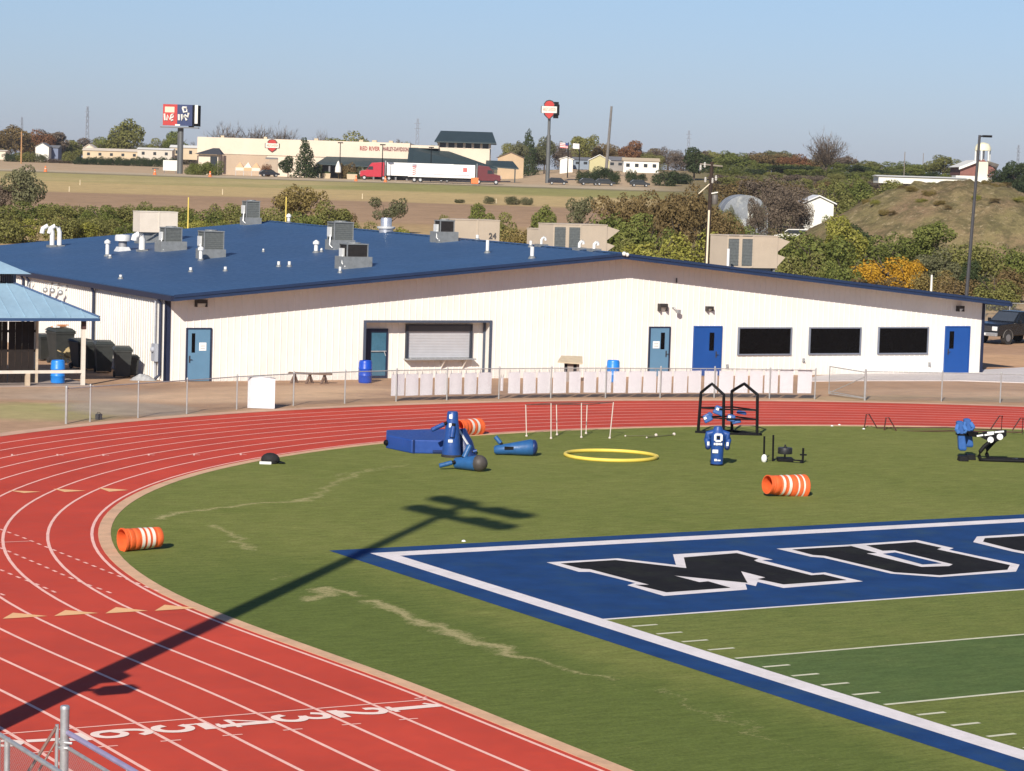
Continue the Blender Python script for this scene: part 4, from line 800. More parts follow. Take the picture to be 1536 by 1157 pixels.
# ------------------------------------------------------------------ near fence at the lower left
PA=D(97.5,1060,32); zt=PA.z; PA.z=0
o=thing('chain_link_fence','tall near galvanised fence post with chain link running out of the lower left corner','fence',PA)
m=MB(); m.cyl((0,0,-.1),(0,0,zt),.056,n=16); m.lathe([(.060,zt-.04),(.060,zt),(.05,zt+.012),(.001,zt+.016)],16); m.build('gate_post',galv,o,True)
rz1,rz2=zt-.33,zt-.52
m=MB(); m.tube([(.03,-.05,rz1),(.03,-14,rz1)],.035,8); m.build('top_rail',P('faded_blue_rail',(.30,.27,.42),.5,.15,4,metal=.2),o,True)
m=MB(); m.tube([(.03,-.05,rz2),(.03,-14,rz2)],.024,8); m.build('middle_rail',galv,o,True)
for y in (-2.1,-4.6,-7.1,-9.6): m=MB(); m.cyl((.03,y,-.1),(.03,y,rz1),.035,n=8); m.build('post',galv,o,True)
m=MB(); m.uvquad([(.03,-14,.05),(.03,0,.05),(.03,0,rz2),(.03,-14,rz2)],[(0,0),(14,0),(14,rz2),(0,rz2)]); m.build('wire_mesh',wiremat('near_wire',.055,.13,(.45,.45,.47)),o)
for z in (rz1-.12,rz2,.9):
    m=MB(); m.lathe([(.066,z-.03),(.066,z+.03)],14); m.cyl((-.02,-.05,z),(.06,-.12,z),.018,n=6); m.cyl((-.05,.02,z),(-.11,-.0,z),.02,n=6); m.build('clamp',galv,o)
o=thing('fence_gate','chain link gate hung on the near post, with twin diagonal braces','gate',PA)
gx=-.86
m=MB(); m.tube([(-.1,0,.1),(-.1,0,zt-.22)],.024,8); m.tube([(gx,0,.1),(gx,0,zt-.35)],.03,8); m.tube([(-.1,0,.2),(gx,0,.2)],.024,8); m.build('frame',galv,o,True)
m=MB(); m.tube([(-.1,0,zt-.24),(gx+.02,0,zt-1.35)],.022,8); m.tube([(-.1,0,zt-.75),(gx+.15,0,zt-1.75)],.022,8); m.tube([(-.1,0,zt-.42),(gx+.05,0,zt-1.55)],.014,6); m.build('brace',P('rusty_pipe',(.2,.13,.11),.6,.25,8,metal=.3),o,True)
m=MB(); m.uvquad([(gx,0,.1),(-.1,0,.1),(-.1,0,1.1),(gx,0,1.1)],[(0,0),(.76,0),(.76,1),(0,1)]); m.build('wire_mesh',wiremat('near_wire'),o)
QA=D(11,1107,31.2); zq=QA.z; QA.z=0
o=thing('chain_link_fence','second near fence with a thin grey post at the extreme lower left','fence',QA); m=MB(); m.cyl((0,0,-.1),(0,0,zq),.036,n=10); m.build('post',galv,o,True)
m=MB(); m.tube([(0,3.5,zq-.02),(0,-8,zq-.02)],.03,8); m.build('top_rail',galv,o,True); m=MB(); m.uvquad([(0,3.5,.05),(0,-8,.05),(0,-8,zq-.03),(0,3.5,zq-.03)],[(0,0),(11.5,0),(11.5,zq),(0,zq)]); m.build('wire_mesh',wiremat('near_wire'),o)
# stadium light mast just outside the left edge, whose shadow falls across the track
LPB=Vector((-18.6,-9.05,0)); tip=Vector((6.6,16.5,0)); ln=(tip-LPB).length; MH=ln*math.tan(SUN_EL)
o=thing('light_mast','tall stadium light mast standing just outside the left edge of the picture','light mast',LPB,0)
m=MB(); m.tube([(0,0,-.2),(0,0,MH*.55),(0,0,MH)],[.29,.23,.15],12); m.build('pole',galv,o,True)
ax=Vector((.10,-1.0,0)).normalized()
for zz,lb,ln_ in ((MH-.1,'crossarm',2.15),(MH-1.4,'crossarm',2.25)):
    m=MB(); m.bar(tuple(-ax*(ln_-.75)+Vector((0,0,zz))),tuple(ax*(ln_+.55)+Vector((0,0,zz))),.3,.3); m.build(lb,galv,o)
    for k in (-2,-1.35,-.7,.7,1.35,2):
        c=ax*(k*ln_/2.25+.65)+Vector((.18,.15,zz+.05)); m=MB(); m.sph(c,.40,10,0,(1,1,.8)); m.build('floodlight',darkgrey,o,True)
m=MB(); m.box((.35,.1,5.55),(.5,.4,.35)); m.box((.75,-.25,5.0),(.55,.35,.3)); m.bar((0,0,5.3),(.5,0,5.5),.08); m.bar((0,0,5.0),(.7,-.2,5.0),.08); m.build('loudspeaker',darkgrey,o)
# ------------------------------------------------------------------ field equipment
logo=P('white_logo',(.75,.75,.74),.5,.04,4)
# crash mat
cx_=[G(617,681),G(579,673.5)]; ex=(G(676,680.5)-cx_[0]); ex.z=0; ey=cx_[1]-cx_[0]; ey.z=0
ax_=ex.normalized(); ay=Vector((-ax_.y,ax_.x,0)); o=thing('crash_mat','large blue padded crash mat lying on the grass behind the training dummies','mat',cx_[0],math.atan2(ax_.y,ax_.x))
# near corner at origin; one face runs right-away, the other left-away
f_=Fr(617,681); s=f_.s
P0=G(617,681); zt_=.46
def topG(x,y): return G(x,y,zt_)
c0=P0; c1=G(579,673.5); cR=G(690,683); 
q0=Vector((c0.x,c0.y,0)); q1=G(579,673); q3=G(579.5,645,zt_); q2=G(700,643,zt_); qr=G(706,682.5)
pl=[q0,Vector((q1.x,q1.y,0)),Vector((q3.x,q3.y,0)),Vector((q2.x,q2.y,0)),Vector((qr.x,qr.y,0))]
bpy.data.objects.remove(o); o=thing('crash_mat','large blue padded crash mat lying on the grass behind the training dummies','mat',q0)
m=MB(); m.prism([(v.x-q0.x,v.y-q0.y) for v in pl],.01,zt_); m.build('pad',P('mat_vinyl',(.016,.06,.26),.5,.15,1.4,bump=.4,bscale=2.2),o,bev=.04)
m=MB(); d1=(pl[1]-q0); d2=(pl[4]-q0)
m.bar(tuple(d2.normalized()*.06+Vector((0,-.02,.02))),tuple(d2.normalized()*.06+Vector((0,-.02,zt_))),.05,.05); m.bar(tuple(d2*.35+Vector((0,-.03,.1))),tuple(d2*.55+Vector((0,-.03,.1))),.03,.08); m.build('flap',vinyl2,o)
m=MB(); e=pl[1]-q0; m.sph(e+Vector((-.02,-.05,.2)),.1,8); m.build('handle',black,o)
def dummy_standing(px,py,top,label,arms,kind):
    f=Fr(px,py); o=f.thing('tackle_dummy',label,'training dummy','blue tackle dummies'); hh=(py-top)*f.s; return f,o,hh
# dummy 1: tall, shape with arms
f,o,hh=dummy_standing(677,686,617,'tall standing blue tackle dummy with raised arm in front of the crash mat',0,0)
m=MB(); m.lathe([(.30,.04),(.31,.12),(.27,.5),(.24,.85),(.22,1.0),(.21,1.08),(.19,1.2),(.175,hh-.04),(.15,hh),(.001,hh)],24); m.build('body',vinyl,o,True); m=MB(); m.lathe([(.27,0),(.33,.01),(.335,.07),(.3,.1)],24); m.build('base',rubber,o,True)
def arm(o,a,b,r,elbow=True,mat=vinyl):
    a,b=Vector(a),Vector(b); m=MB(); c=a.lerp(b,.22); m.tube([c,b],[r,r*.95],10); ob=m.build('arm',mat,o,True)
    if elbow: m=MB(); m.cyl(a,c,r*.72,n=8); m.build('elbow',black,ob,True)
    return ob
p=f.pt
arm(o,p(671,634,-.1),p(648,645,-.25),.075); arm(o,p(681,635,-.2),p(678,656,-.28),.085)
def patch(par,c,w,h,mat=logo,r=None,name='logo'):
    c=Vector(c); m=MB(); m.box(c,(w,.012,h)); return m.build(name,mat,par)
for x,z_,w,h,r_ in ((-.05,1.33,.1,.14,.185),(-.06,1.05,.08,.13,.215),(-.04,.55,.14,.09,.27)): patch(o,(x,-math.sqrt(r_*r_-x*x)-.004,z_),w,h)
# navy dummy leaning behind it
f=Fr(694,686); o=f.thing('tackle_dummy','dark blue dummy with a white stripe leaning behind the tall blue dummy','training dummy','blue tackle dummies'); p=f.pt
m=MB(); m.tube([p(700,688,.5),p(695,665,.6),p(688,645,.65)],[.34,.3,.2],16); m.build('body',vinyl2,o,True); m=MB(); m.bar(p(687,643,.42),p(702,667,.24),.1,.02); m.build('stripe',logo,o)
arm(o,p(708,678,.3),p(715,676,.3),.05)
# lying dummy A, dark round end towards the viewer
f=Fr(700,706); o=f.thing('tackle_dummy','blue dummy lying with its round black base towards the field','training dummy','blue tackle dummies'); p=f.pt; a=p(719,699.5,-.25); a.z=.26; b=p(684,694,.2); b.z=.2
m=MB(); m.tube([b+(b-a)*.02,b,b.lerp(a,.5),a],[.1,.17,.21,.255],20); m.build('body',P('mid_blue_vinyl',(.022,.095,.25),.42,.2,5,bump=.6,bscale=5),o,True); m=MB(); m.sph(a,.262,18); m.build('base',P('base_grey',(.06,.05,.045),.55,.2,6,dirt=((.12,.11,.1),.4)),o,True)
e=p(683,695,0); e.z=.26; e2=p(659,699,-.1); e2.z=.13; arm(o,e,e2,.075,True,P('mid_blue_vinyl',(.022,.095,.25))); e=p(694,690,-.0); e2=p(705,670,.1); e2.z=.78; e.z=.3; arm(o,e,e2,.09,True,P('mid_blue_vinyl',(.022,.095,.25)))
# lying dummy B
f=Fr(775,684); o=f.thing('tackle_dummy','blue dummy lying near the hoop with one arm pointing up left','training dummy','blue tackle dummies'); p=f.pt; a=p(800,669.5,.0); a.z=.29; b=p(741,678,0); b.z=.17
m=MB(); m.tube([b,b.lerp(a,.05),b.lerp(a,.4),b.lerp(a,.95),a],[.1,.15,.19,.275,.24],22); m.build('body',P('mid_blue_vinyl',(.022,.095,.25)),o,True); m=MB(); m.sph(a+(a-b).normalized()*.02,.255,16,0,(.5,1,1)); m.build('base',vinyl2,o,True)
m=MB(); m.box(b.lerp(a,.38)+Vector((0,-.2,.05)),(.3,.02,.1)); m.build('strap',black,o); e=b.lerp(a,.2)+Vector((0,0,.15)); e2=p(743,655,.05); arm(o,e,e2,.075,True,P('mid_blue_vinyl',(.022,.095,.25)))
# standing dummy with shoulders
f=Fr(1075,698.5); o=f.thing('tackle_dummy','broad-shouldered standing blue dummy with white emblem before the black frame','training dummy','blue tackle dummies'); p=f.pt; s=f.s
m=MB(); m.lathe([(.17,.03),(.2,.06),(.205,.5),(.23,.7),(.25,.95),(.24,1.05),(.17,1.12),(.15,1.2),(.12,1.27),(.001,1.29)],24); m.build('body',vinyl,o,True); m=MB(); m.lathe([(.17,0),(.21,.005),(.21,.06)],20); m.build('base',black,o,True)
for sx in (-1,1):
    m=MB(); m.tube([(sx*.12,0,1.05),(sx*.3,0,1.0),(sx*.34,-.03,.85),(sx*.31,-.08,.62)],[.12,.13,.105,.085],12); ob=m.build('arm',vinyl,o,True); patch(ob,(sx*.31,-.155,.72),.07,.12); m=MB(); m.sph((sx*.31,-.08,.6),.09,8); m.build('cuff',vinyl2,ob,True)
em=MB(); 
for x,z,w,h in ((-.1,.93,.07,.2),(.1,.93,.07,.2),(0,1.03,.2,.06),(0,.82,.18,.06)): em.box((x,-.262,z),(w,.012,h))
em.build('emblem',logo,o); m=MB(); m.lathe([(.001,0),(.055,0),(.055,.012),(.001,.012)],8,0,Matrix.Translation((0,-.256,.93))@UPR); m.build('emblem_star',black,o)
[patch(o,(x,-.252,.72),.055,h_) for x,h_ in ((-.11,.07),(-.04,.08),(.03,.065),(.1,.07))]; patch(o,(-.08,-.225,.48),.18,.11); patch(o,(-.06,-.208,.2),.08,.07); patch(o,(.05,-.208,.19),.1,.04)
# orange drums
def drum(a,b,r0,r1,label,open0=True,bands=((.42,.5),(.56,.64),(.70,.78))):
    a,b=Vector(a),Vector(b); L_=(b-a).length; o=thing('traffic_drum',label,'traffic drum',((a+b)/2).to_2d().to_3d(),math.atan2((b-a).y,(b-a).x),'orange traffic drums')
    M=Matrix.Translation((-L_/2,0,max(r0,r1)))@Matrix.Rotation(math.atan2((min(r1,r0)-max(r1,r0))*(1 if r0>r1 else -1),L_),4,'Y')@Matrix.Rotation(R_(90),4,'Y')
    rr=lambda t:(r0+(r1-r0)*t)
    prof=[(rr(0)*1.08,0),(rr(0)*1.08,.05*L_),(rr(0)*.98,.06*L_)]; t=.1
    while t<.97: prof+=[(rr(t),t*L_),(rr(t)*.965,(t+.012)*L_),(rr(t)*.965,(t+.025)*L_),(rr(t),(t+.037)*L_)]; t+=.145
    prof+=[(rr(1),.98*L_),(rr(1)*.93,L_)]
    vs=[]; m=MB(); n=24
    inner=[(rr(0)*.98,.002),(rr(.9)*.9,.9*L_),(.001,.9*L_)]
    m.lathe([(inner[0][0],0)]+prof[:1],n,0,M) if False else None
    k=len(prof); 
    def ring(pf):
        v=[];f=[]
        for r,z in pf:
            for j in range(n): an=2*math.pi*j/n; v.append((r*math.cos(an),r*math.sin(an),z))
        for i in range(len(pf)-1):
            for j in range(n): f.append((i*n+j,i*n+(j+1)%n,(i+1)*n+(j+1)%n,(i+1)*n+j))
        return v,f
    v,f=ring([(.001,.88*L_),(rr(.88)*.92,.88*L_),(rr(0)*.97,0)]+prof+[(.001,L_)]); m.add(v,f,0,M); ob=m.build('shell',orange,o,True)
    for t0,t1 in bands:
        m=MB(); v,f=ring([(rr(t0)*1.012,t0*L_),(rr(t1)*1.012,t1*L_)]); m.add(v,f,0,M); m.build('reflective_band',reflect,o,True)
    m=MB(); m.tube([M@Vector((.08,0,L_)),M@Vector((.09,0,L_+.05)),M@Vector((-.09,0,L_+.05)),M@Vector((-.08,0,L_))],.018,6); m.build('handle',orange,o,True)
g0,g1=G(186,829),G(243,825.5); drum(g0+Vector((0,.15,0)),g1+Vector((0,.15,0)),.27,.24,'orange traffic drum lying on its side at the track curb, open end left')
d2_=G(1156,747)+Vector((0,.2,0)); drum(d2_,d2_+Vector((RH.x,RH.y,0))*1.15+Vector((FH.x,FH.y,0))*.62,.26,.37,'orange traffic drum lying on the field above the lettered end zone',bands=((.3,.36),(.45,.52),(.68,.72),(.82,.86)))
drum(G(686,655),G(724,653)+Vector((0,.3,0)),.26,.32,'orange traffic drum lying at the track edge behind the tall blue dummy',bands=((.42,.52),(.66,.76)))
# yellow hoop
c=(G(847,686)+G(985,687))/2; rh=(G(985,687)-G(847,686)).length/2-.05; o=thing('hoop','large yellow hoop lying flat on the grass','hoop',c)
m=MB(); m.tube([(rh*math.cos(2*math.pi*i/64),rh*.98*math.sin(2*math.pi*i/64),.07) for i in range(65)],.062,10); m.build('ring',P('yellow_plastic',(.72,.55,.09),.5,.06,3),o,True)
m=MB(); m.cyl((rh*.86,-rh*.5,.07),(rh*.9,-rh*.44,.07),.07,n=10); m.build('coupling',P('yellow_plastic'if'yellow_plastic' in MATS else 'y',(.7,.5,.08)),o,True)
# white pipe chute
f=Fr(826.5,659); o=f.thing('pipe_frame','low open frame of thin white pipes standing on the grass near the hoop','frame'); p=f.pt; pipe=P('white_pipe',(.60,.52,.46),.5,.06,4)
def gl(f,px,py): w_=G(px,py)-f.o; c,s_=math.cos(-f.rz),math.sin(-f.rz); return Vector((w_.x*c-w_.y*s_,w_.x*s_+w_.y*c,0))
front=[((826.5,659),(826.5,604.5)),((872,657.5),(872.5,604)),((914.5,658.5),(920.5,603))]; rear=[((789.8,655.5),(789,607)),((835.5,653.5),(835.5,606.5)),((879,651.5),(882,607))]
tops=[]
for (bx_,by_),(tx_,ty_) in front+rear:
    b=gl(f,bx_,by_); t_=p(tx_,ty_,b.y); m=MB(); m.cyl(b,t_,.018,n=8); m.sph((b.x,b.y,.035),.045,8); m.build('upright',pipe,o,True); tops.append(t_)
m=MB(); m.tube(tops[:3],.02,6); m.tube(tops[3:],.02,6)
for i in range(3): m.cyl(tops[i],tops[i+3],.02,n=6)
m.build('top_bars',P('dull_bar',(.16,.07,.06),.6,.15,4),o,True)
for (a,b),lb in ((((970,658),(1011,653.6)),'white pipe lying on the grass with a ball-shaped end, left of the black frame'),(((938,655.5),(984,655)),'thin pipe lying flat on the grass beside the white pipe frame')):
    A_,B_=G(*a),G(*b); o=thing('loose_pipe',lb,'pipe',A_,math.atan2((B_-A_).y,(B_-A_).x)); l=(B_-A_).length; m=MB(); m.cyl((0,0,.03),(l,0,.03),.025,n=6); m.build('rod',P('dull_green_pipe',(.12,.12,.05),.6,.2,4),o,True); m=MB(); m.sph((l,0,.05),.06,8); m.sph((0,0,.035),.032,8); m.build('end_cap',pipe,o,True)
# black double arch frame with pads
f=Fr(1046,650); o=f.thing('pad_frame','black steel double-arched frame holding blue blocking pads','training frame'); p=f.pt
def arch(pts,name='arch'):
    m=MB(); m.tube(pts,.055,8); m.build(name,black,o,True)
A0,A1=gl(f,1047,650),gl(f,1085,652.5); B0,B1=gl(f,1098,648.5),gl(f,1135.5,654)
def ar(a,b,px0,py0,px1,py1,pxm,pym):
    sh0=p(px0,py0,a.y); sh1=p(px1,py1,b.y); ap=p(pxm,pym,(a.y+b.y)/2); arch([a,sh0+Vector((0,0,-.15)),sh0,sh0.lerp(ap,.85),ap,ap.lerp(sh1,.15),sh1,sh1+Vector((0,0,-.15)),b])
ar(A0,A1,1051,589,1084.5,592,1067,575.5); ar(B0,B1,1099.5,587,1135,592,1116.5,575.5)
m=MB(); 
for a,b in ((A0+Vector((-.1,0,.05)),A1+Vector((0,0,.05))),(B0+Vector((0,0,.05)),B1+Vector((.15,0,.05))),(A0+Vector((0,0,.05)),B0+Vector((0,0,.05))),(A1+Vector((0,0,.05)),B1+Vector((.1,0,.05)))): m.bar(a,b,.09,.08)
m.build('base_rails',black,o)
zb=[p(1060,612,A0.y).z,p(1060,626,A0.y).z]; m=MB()
for z_ in zb:
    for a,b in ((A0,B0),(A1,B1),(A0,A1),(B0,B1)): m.cyl(a+Vector((0,0,z_)),b+Vector((0,0,z_)),.03,n=6)
m.build('cross_bars',black,o,True)
cA=(A0+A1)/2; cB=(B0+B1)/2
for i,(px,py,yy,sx,sy,sz,rt) in enumerate(((1078,616,0,.42,.22,.32,.35),(1060,627,-.2,.34,.2,.3,-.5),(1096,627,0,.34,.3,.25,.2),(1112,619,.1,.4,.16,.12,.15),(1104,632,.0,.36,.22,.16,-.2),(1064,622,-.1,.22,.18,.16,.6))):
    c=p(px,py,(A0.y+B1.y)/2+yy); M=Matrix.Translation(c)@Matrix.Rotation(rt,4,'Y'); m=MB(); m.sph((0,0,0),.5,12,0,(sx,sy,sz)) if False else m.box((0,0,0),(sx,sy,sz),0,M,taper=.8); ob=m.build('pad',P('pad_blue',(.035,.10,.30),.45,.2,5),o,bev=.05)
    if i<3: m=MB(); m.box((-.08,-sy/2-.012,.04),(.1,.01,.09),0,M); m.build('pad_logo',logo,ob)
# push sled with plates
f=Fr(1176,693); o=f.thing('push_sled','low black push sled loaded with a weight plate, two tall handles on its left','weight sled'); p=f.pt; pb=P('plate_black',(.016,.016,.018),.5,.25,6)
m=MB(); m.bar(p(1147,692,.25),p(1203,696,-.35),.1,.07); m.bar(p(1150,690,.75),p(1206,692,.2),.1,.07); m.bar(p(1162,691,.4),p(1165,694,-.2)+Vector((0,.9,0)),.08,.06); m.bar(p(1200,694,-.3),p(1204,693,.2),.08,.06); m.bar(p(1150,690,.2),p(1150,689,.75),.12,.08); m.build('runners',black,o)
for a,b in (((1148,688),(1148.5,654.5)),((1159,692),(1159.5,652.5))):
    y_=.45 if a[0]<1150 else -.05; m=MB(); m.cyl(p(*a,y_),p(*b,y_),.032,n=8); m.build('handle_post',black,o,True)
q=p(1177.5,691,.1); m=MB(); m.box((q.x,q.y,.08),(.5,.5,.1)); m.build('plate_tray',black,o); m=MB(); m.lathe([(.05,.26),(.235,.26),(.24,.28),(.24,.44),(.23,.46),(.05,.46),(.05,.5),(.001,.5)],24,0,Matrix.Translation((q.x,q.y,0))); m.cyl((q.x,q.y,.1),(q.x,q.y,.56),.03,n=8); m.build('weight_plate',pb,o,True)
m=MB(); a=p(1202.5,696,-.3); m.cyl(a,a+Vector((0,0,.52)),.035,n=8); m.bar(a+Vector((-.1,0,.3)),a+Vector((.12,0,.3)),.05); m.build('end_post',black,o,True)
g_=p(1146.5,691.5,.2); o=thing('white_ball','white ball resting against the left end of the black push sled','ball',G(1146,694)); m=MB(); m.sph((0,0,.13),.13,14,0,(.75,.75,1.1)); m.build('shell',logo,o,True)
# two-man sled on the right
f=Fr(1480,693); o=f.thing('blocking_sled','blocking sled with two upright blue pads on black curved arms at the right edge','training sled'); p=f.pt
for i,(tx,ty,bx_,by_,y_) in enumerate(((1438.5,631,1443.5,676,.0),(1454,627.5,1458,671,.55))):
    t_,b_=p(tx,ty,y_),p(bx_,by_,y_); md=t_.lerp(b_,.45); m=MB(); ax=(b_-t_); wd_=.15
    def sec(c,w,d_): return [(c.x-w,c.y-d_,c.z),(c.x+w,c.y-d_,c.z),(c.x+w,c.y+d_,c.z),(c.x-w,c.y+d_,c.z)]
    rows=[sec(t_,.08,.09),sec(t_.lerp(b_,.05),.12,.12),sec(t_.lerp(b_,.2),.13,.13),sec(md,.14,.14),sec(t_.lerp(b_,.5),.12,.12),sec(t_.lerp(b_,.92),.135,.13),sec(b_,.11,.11)]
    vs=[v for r in rows for v in r]; fs=[(j*4+k,(j+1)*4+k,(j+1)*4+(k+1)%4,j*4+(k+1)%4) for j in range(len(rows)-1) for k in range(4)]+[(0,1,2,3),(27,26,25,24)]
    m.add(vs,fs); pd_=m.build('pad',P('sled_blue',(.026,.095,.30),.42,.15,4),o,bev=.04)
    m=MB(); c=t_.lerp(b_,.45); m.box((c.x,c.y,c.z),(.31,.32,.05)); m.build('pad_strap',black,pd_)
    for sx in (-1,1): a=t_.lerp(b_,.15); e=t_.lerp(b_,.42); m=MB(); m.tube([a+Vector((sx*.1,-.1,0)),a.lerp(e,.5)+Vector((sx*.16,-.2,0)),e+Vector((sx*.1,-.2,.02))],[.07,.075,.06],8); m.build('pad_arm',P('pad_sky',(.055,.15,.40),.4,.15,4),pd_,True)
    if i==1: c=t_.lerp(b_,.57); patch(pd_,(c.x,c.y-.145,c.z),.24,.05)
for i,(x0,y0_,w_,y_) in enumerate(((1444.5,683,14,.0),(1459.5,680,15,.5))):
    a=p(x0,y0_,y_); m=MB(); m.box((a.x,y_,.1),(.33,.45,.18),taper=.85); m.build('foot_block',black,o,bev=.02)
pl_=[(1462,652.5),(1478,647.5),(1509,645),(1509,653.5),(1496,662),(1481,661),(1470,655.5)]
m=MB(); a=[p(x,y,.05) for x,y in pl_]; n=len(a); m.add([v+Vector((0,-.06,0)) for v in a]+[v+Vector((0,.06,0)) for v in a],[tuple(range(n))[::-1],tuple(range(n,2*n))]+[(i,(i+1)%n,n+(i+1)%n,n+i) for i in range(n)]); hd=m.build('head_plate',black,o)
for px,py in ((1485,659.5),(1499,655)):
    c=p(px,py,.05); m=MB(); m.lathe([(.001,0),(.1,0),(.11,.02),(.1,.05),(.045,.052),(.04,.075),(.001,.075)],18,0,Matrix.Translation(c+Vector((0,-.061,0)))@UPR); m.build('hub',logo,hd,True)
for (xa,ya),(xb,yb_) in (((1464.5,653.8),(1474,652.2)),((1476,652.5),(1490,650.2)),((1480,648.8),(1490,648)),((1491,648),(1505,646.8))):
    a,b=p(xa,ya,.05),p(xb,yb_,.05); m=MB(); m.bar(a+Vector((0,-.068,0)),b+Vector((0,-.068,0)),.01,.055); m.build('white_lettering',logo,hd)
m=MB(); a,b=p(1452,650,.3),p(1466,652,.05); m.bar(a,b,.12,.16); m.bar(p(1446,652,.0),p(1455,652,.3),.08,.1); m.build('pad_bracket',black,o)
for y_,pp in ((-.0,[(1484,663),(1476,670),(1470,677.5),(1468.5,684),(1471,690.5),(1479,692.5),(1500,693.5),(1545,697)]),(.45,[(1497,660),(1490,667),(1484,674),(1483.5,681),(1486,687),(1494,688.5),(1520,689.5),(1560,691)])):
    pts=[p(x,y,y_) for x,y in pp]; 
    for v in pts[4:]: v.z=max(.06,min(v.z,.08))
    m=MB(); m.tube(pts,.07,8); m.build('skid',black,o,True)
m=MB(); m.bar(p(1512,692,.0),p(1526,689,.45),.08,.06); m.bar((1.0,0,.08),(1.1,.5,.08),.09,.08); m.build('cross_member',darkgrey,o)
# low agility frame at the far edge of the turf
f=Fr(1298,644); o=f.thing('agility_frame','thin rusty low frame with triangular stands lying along the far turf edge','training frame'); p=f.pt; rust=P('dark_rust',(.07,.02,.018),.7,.25,6)
def tri(a,b,c,y_): 
    m=MB(); m.tube([p(*a,y_),p(*b,y_),p(b[0]+4,b[1],y_),p(*c,y_)],.026,6); m.build('triangle_stand',rust,o,True)
tri((1298,643),(1301,621.5),(1317,642),.3); tri((1324,646.5),(1327,626.5),(1343,647),-.35); tri((1487,644),(1500,624),(1503,646),.2); tri((1516,646),(1528,627),(1531,648),-.4)
m=MB(); m.tube([p(1317,642,.3),p(1420,641.5,.3),p(1503,645,.2)],.022,6); m.tube([p(1343,647,-.35),p(1430,646.5,-.35),p(1531,648.5,-.4)],.022,6); m.tube([p(1298,643.5,.3),p(1324,647,-.35)],.022,6); m.build('ground_rail',rust,o,True)
# cap-like bag, small white markers
f=Fr(403,696); o=f.thing('helmet_bag','small black domed bag with white underside lying near the track curve','bag'); m=MB(); m.sph((.05,0,.14),.28,16,0,(1.05,.8,.75)); m.add([(.2,-.2,.12),(.5,-.1,.04),(.5,.15,.04),(.2,.2,.12)],[(0,1,2,3),(3,2,1,0)]); m.build('shell',P('black_cloth',(.015,.014,.015),.8,.3,8),o,True); m=MB(); m.box((-.08,-.2,.05),(.36,.06,.08)); m.build('white_patch',logo,o)
for px,py,lb in ((695.5,813,'tiny white ball on the grass above the end zone corner'),(1248,639.8,'tiny white marker lying at the far turf edge, left of two others'),(1259,638.2,'tiny white marker on the far curb, second of three from the left'),(1295.5,644.3,'tiny white marker beside the left end of the rusty agility frame')):
    o=thing('field_marker',lb,'marker',G(px,py),0,'small white markers on the turf'); m=MB(); m.lathe([(.06,0),(.056,.02),(.03,.045),(.001,.05)],12); m.build('disc',logo,o,True)
# ------------------------------------------------------------------ vegetation
LEAF={'olive':leafmat('olive_leaves',[(0.103,0.108,0.030),(0.188,0.185,0.055),(0.268,0.251,0.091)]),'green':leafmat('green_leaves',[(0.080,0.103,0.025),(0.154,0.173,0.043),(0.228,0.234,0.071)]),
'bright':leafmat('yellow_green_leaves',[(0.148,0.154,0.030),(0.262,0.253,0.052),(0.376,0.342,0.091)]),'dark':leafmat('dark_evergreen',[(0.025,0.039,0.016),(0.046,0.064,0.025),(0.080,0.097,0.039)]),
'rust':leafmat('rust_leaves',[(0.097,0.071,0.030),(0.171,0.120,0.051),(0.239,0.177,0.080)]),'brown':leafmat('brown_twigs',[(0.097,0.073,0.052),(0.160,0.123,0.091),(0.228,0.177,0.131)]),
'gold':leafmat('golden_leaves',[(0.274,0.142,0.016),(0.479,0.268,0.025),(0.638,0.388,0.046)]),'tan':leafmat('tan_leaves',[(0.137,0.108,0.034),(0.239,0.182,0.063),(0.331,0.257,0.103)]),
'grey':leafmat('grey_green_leaves',[(0.085,0.091,0.043),(0.142,0.142,0.071),(0.205,0.194,0.108)]),'red':leafmat('russet_leaves',[(0.114,0.059,0.030),(0.205,0.097,0.046),(0.285,0.148,0.068)])}
bark=P('bark',(.085,.065,.05),.9,.3,8)
CROWN={}
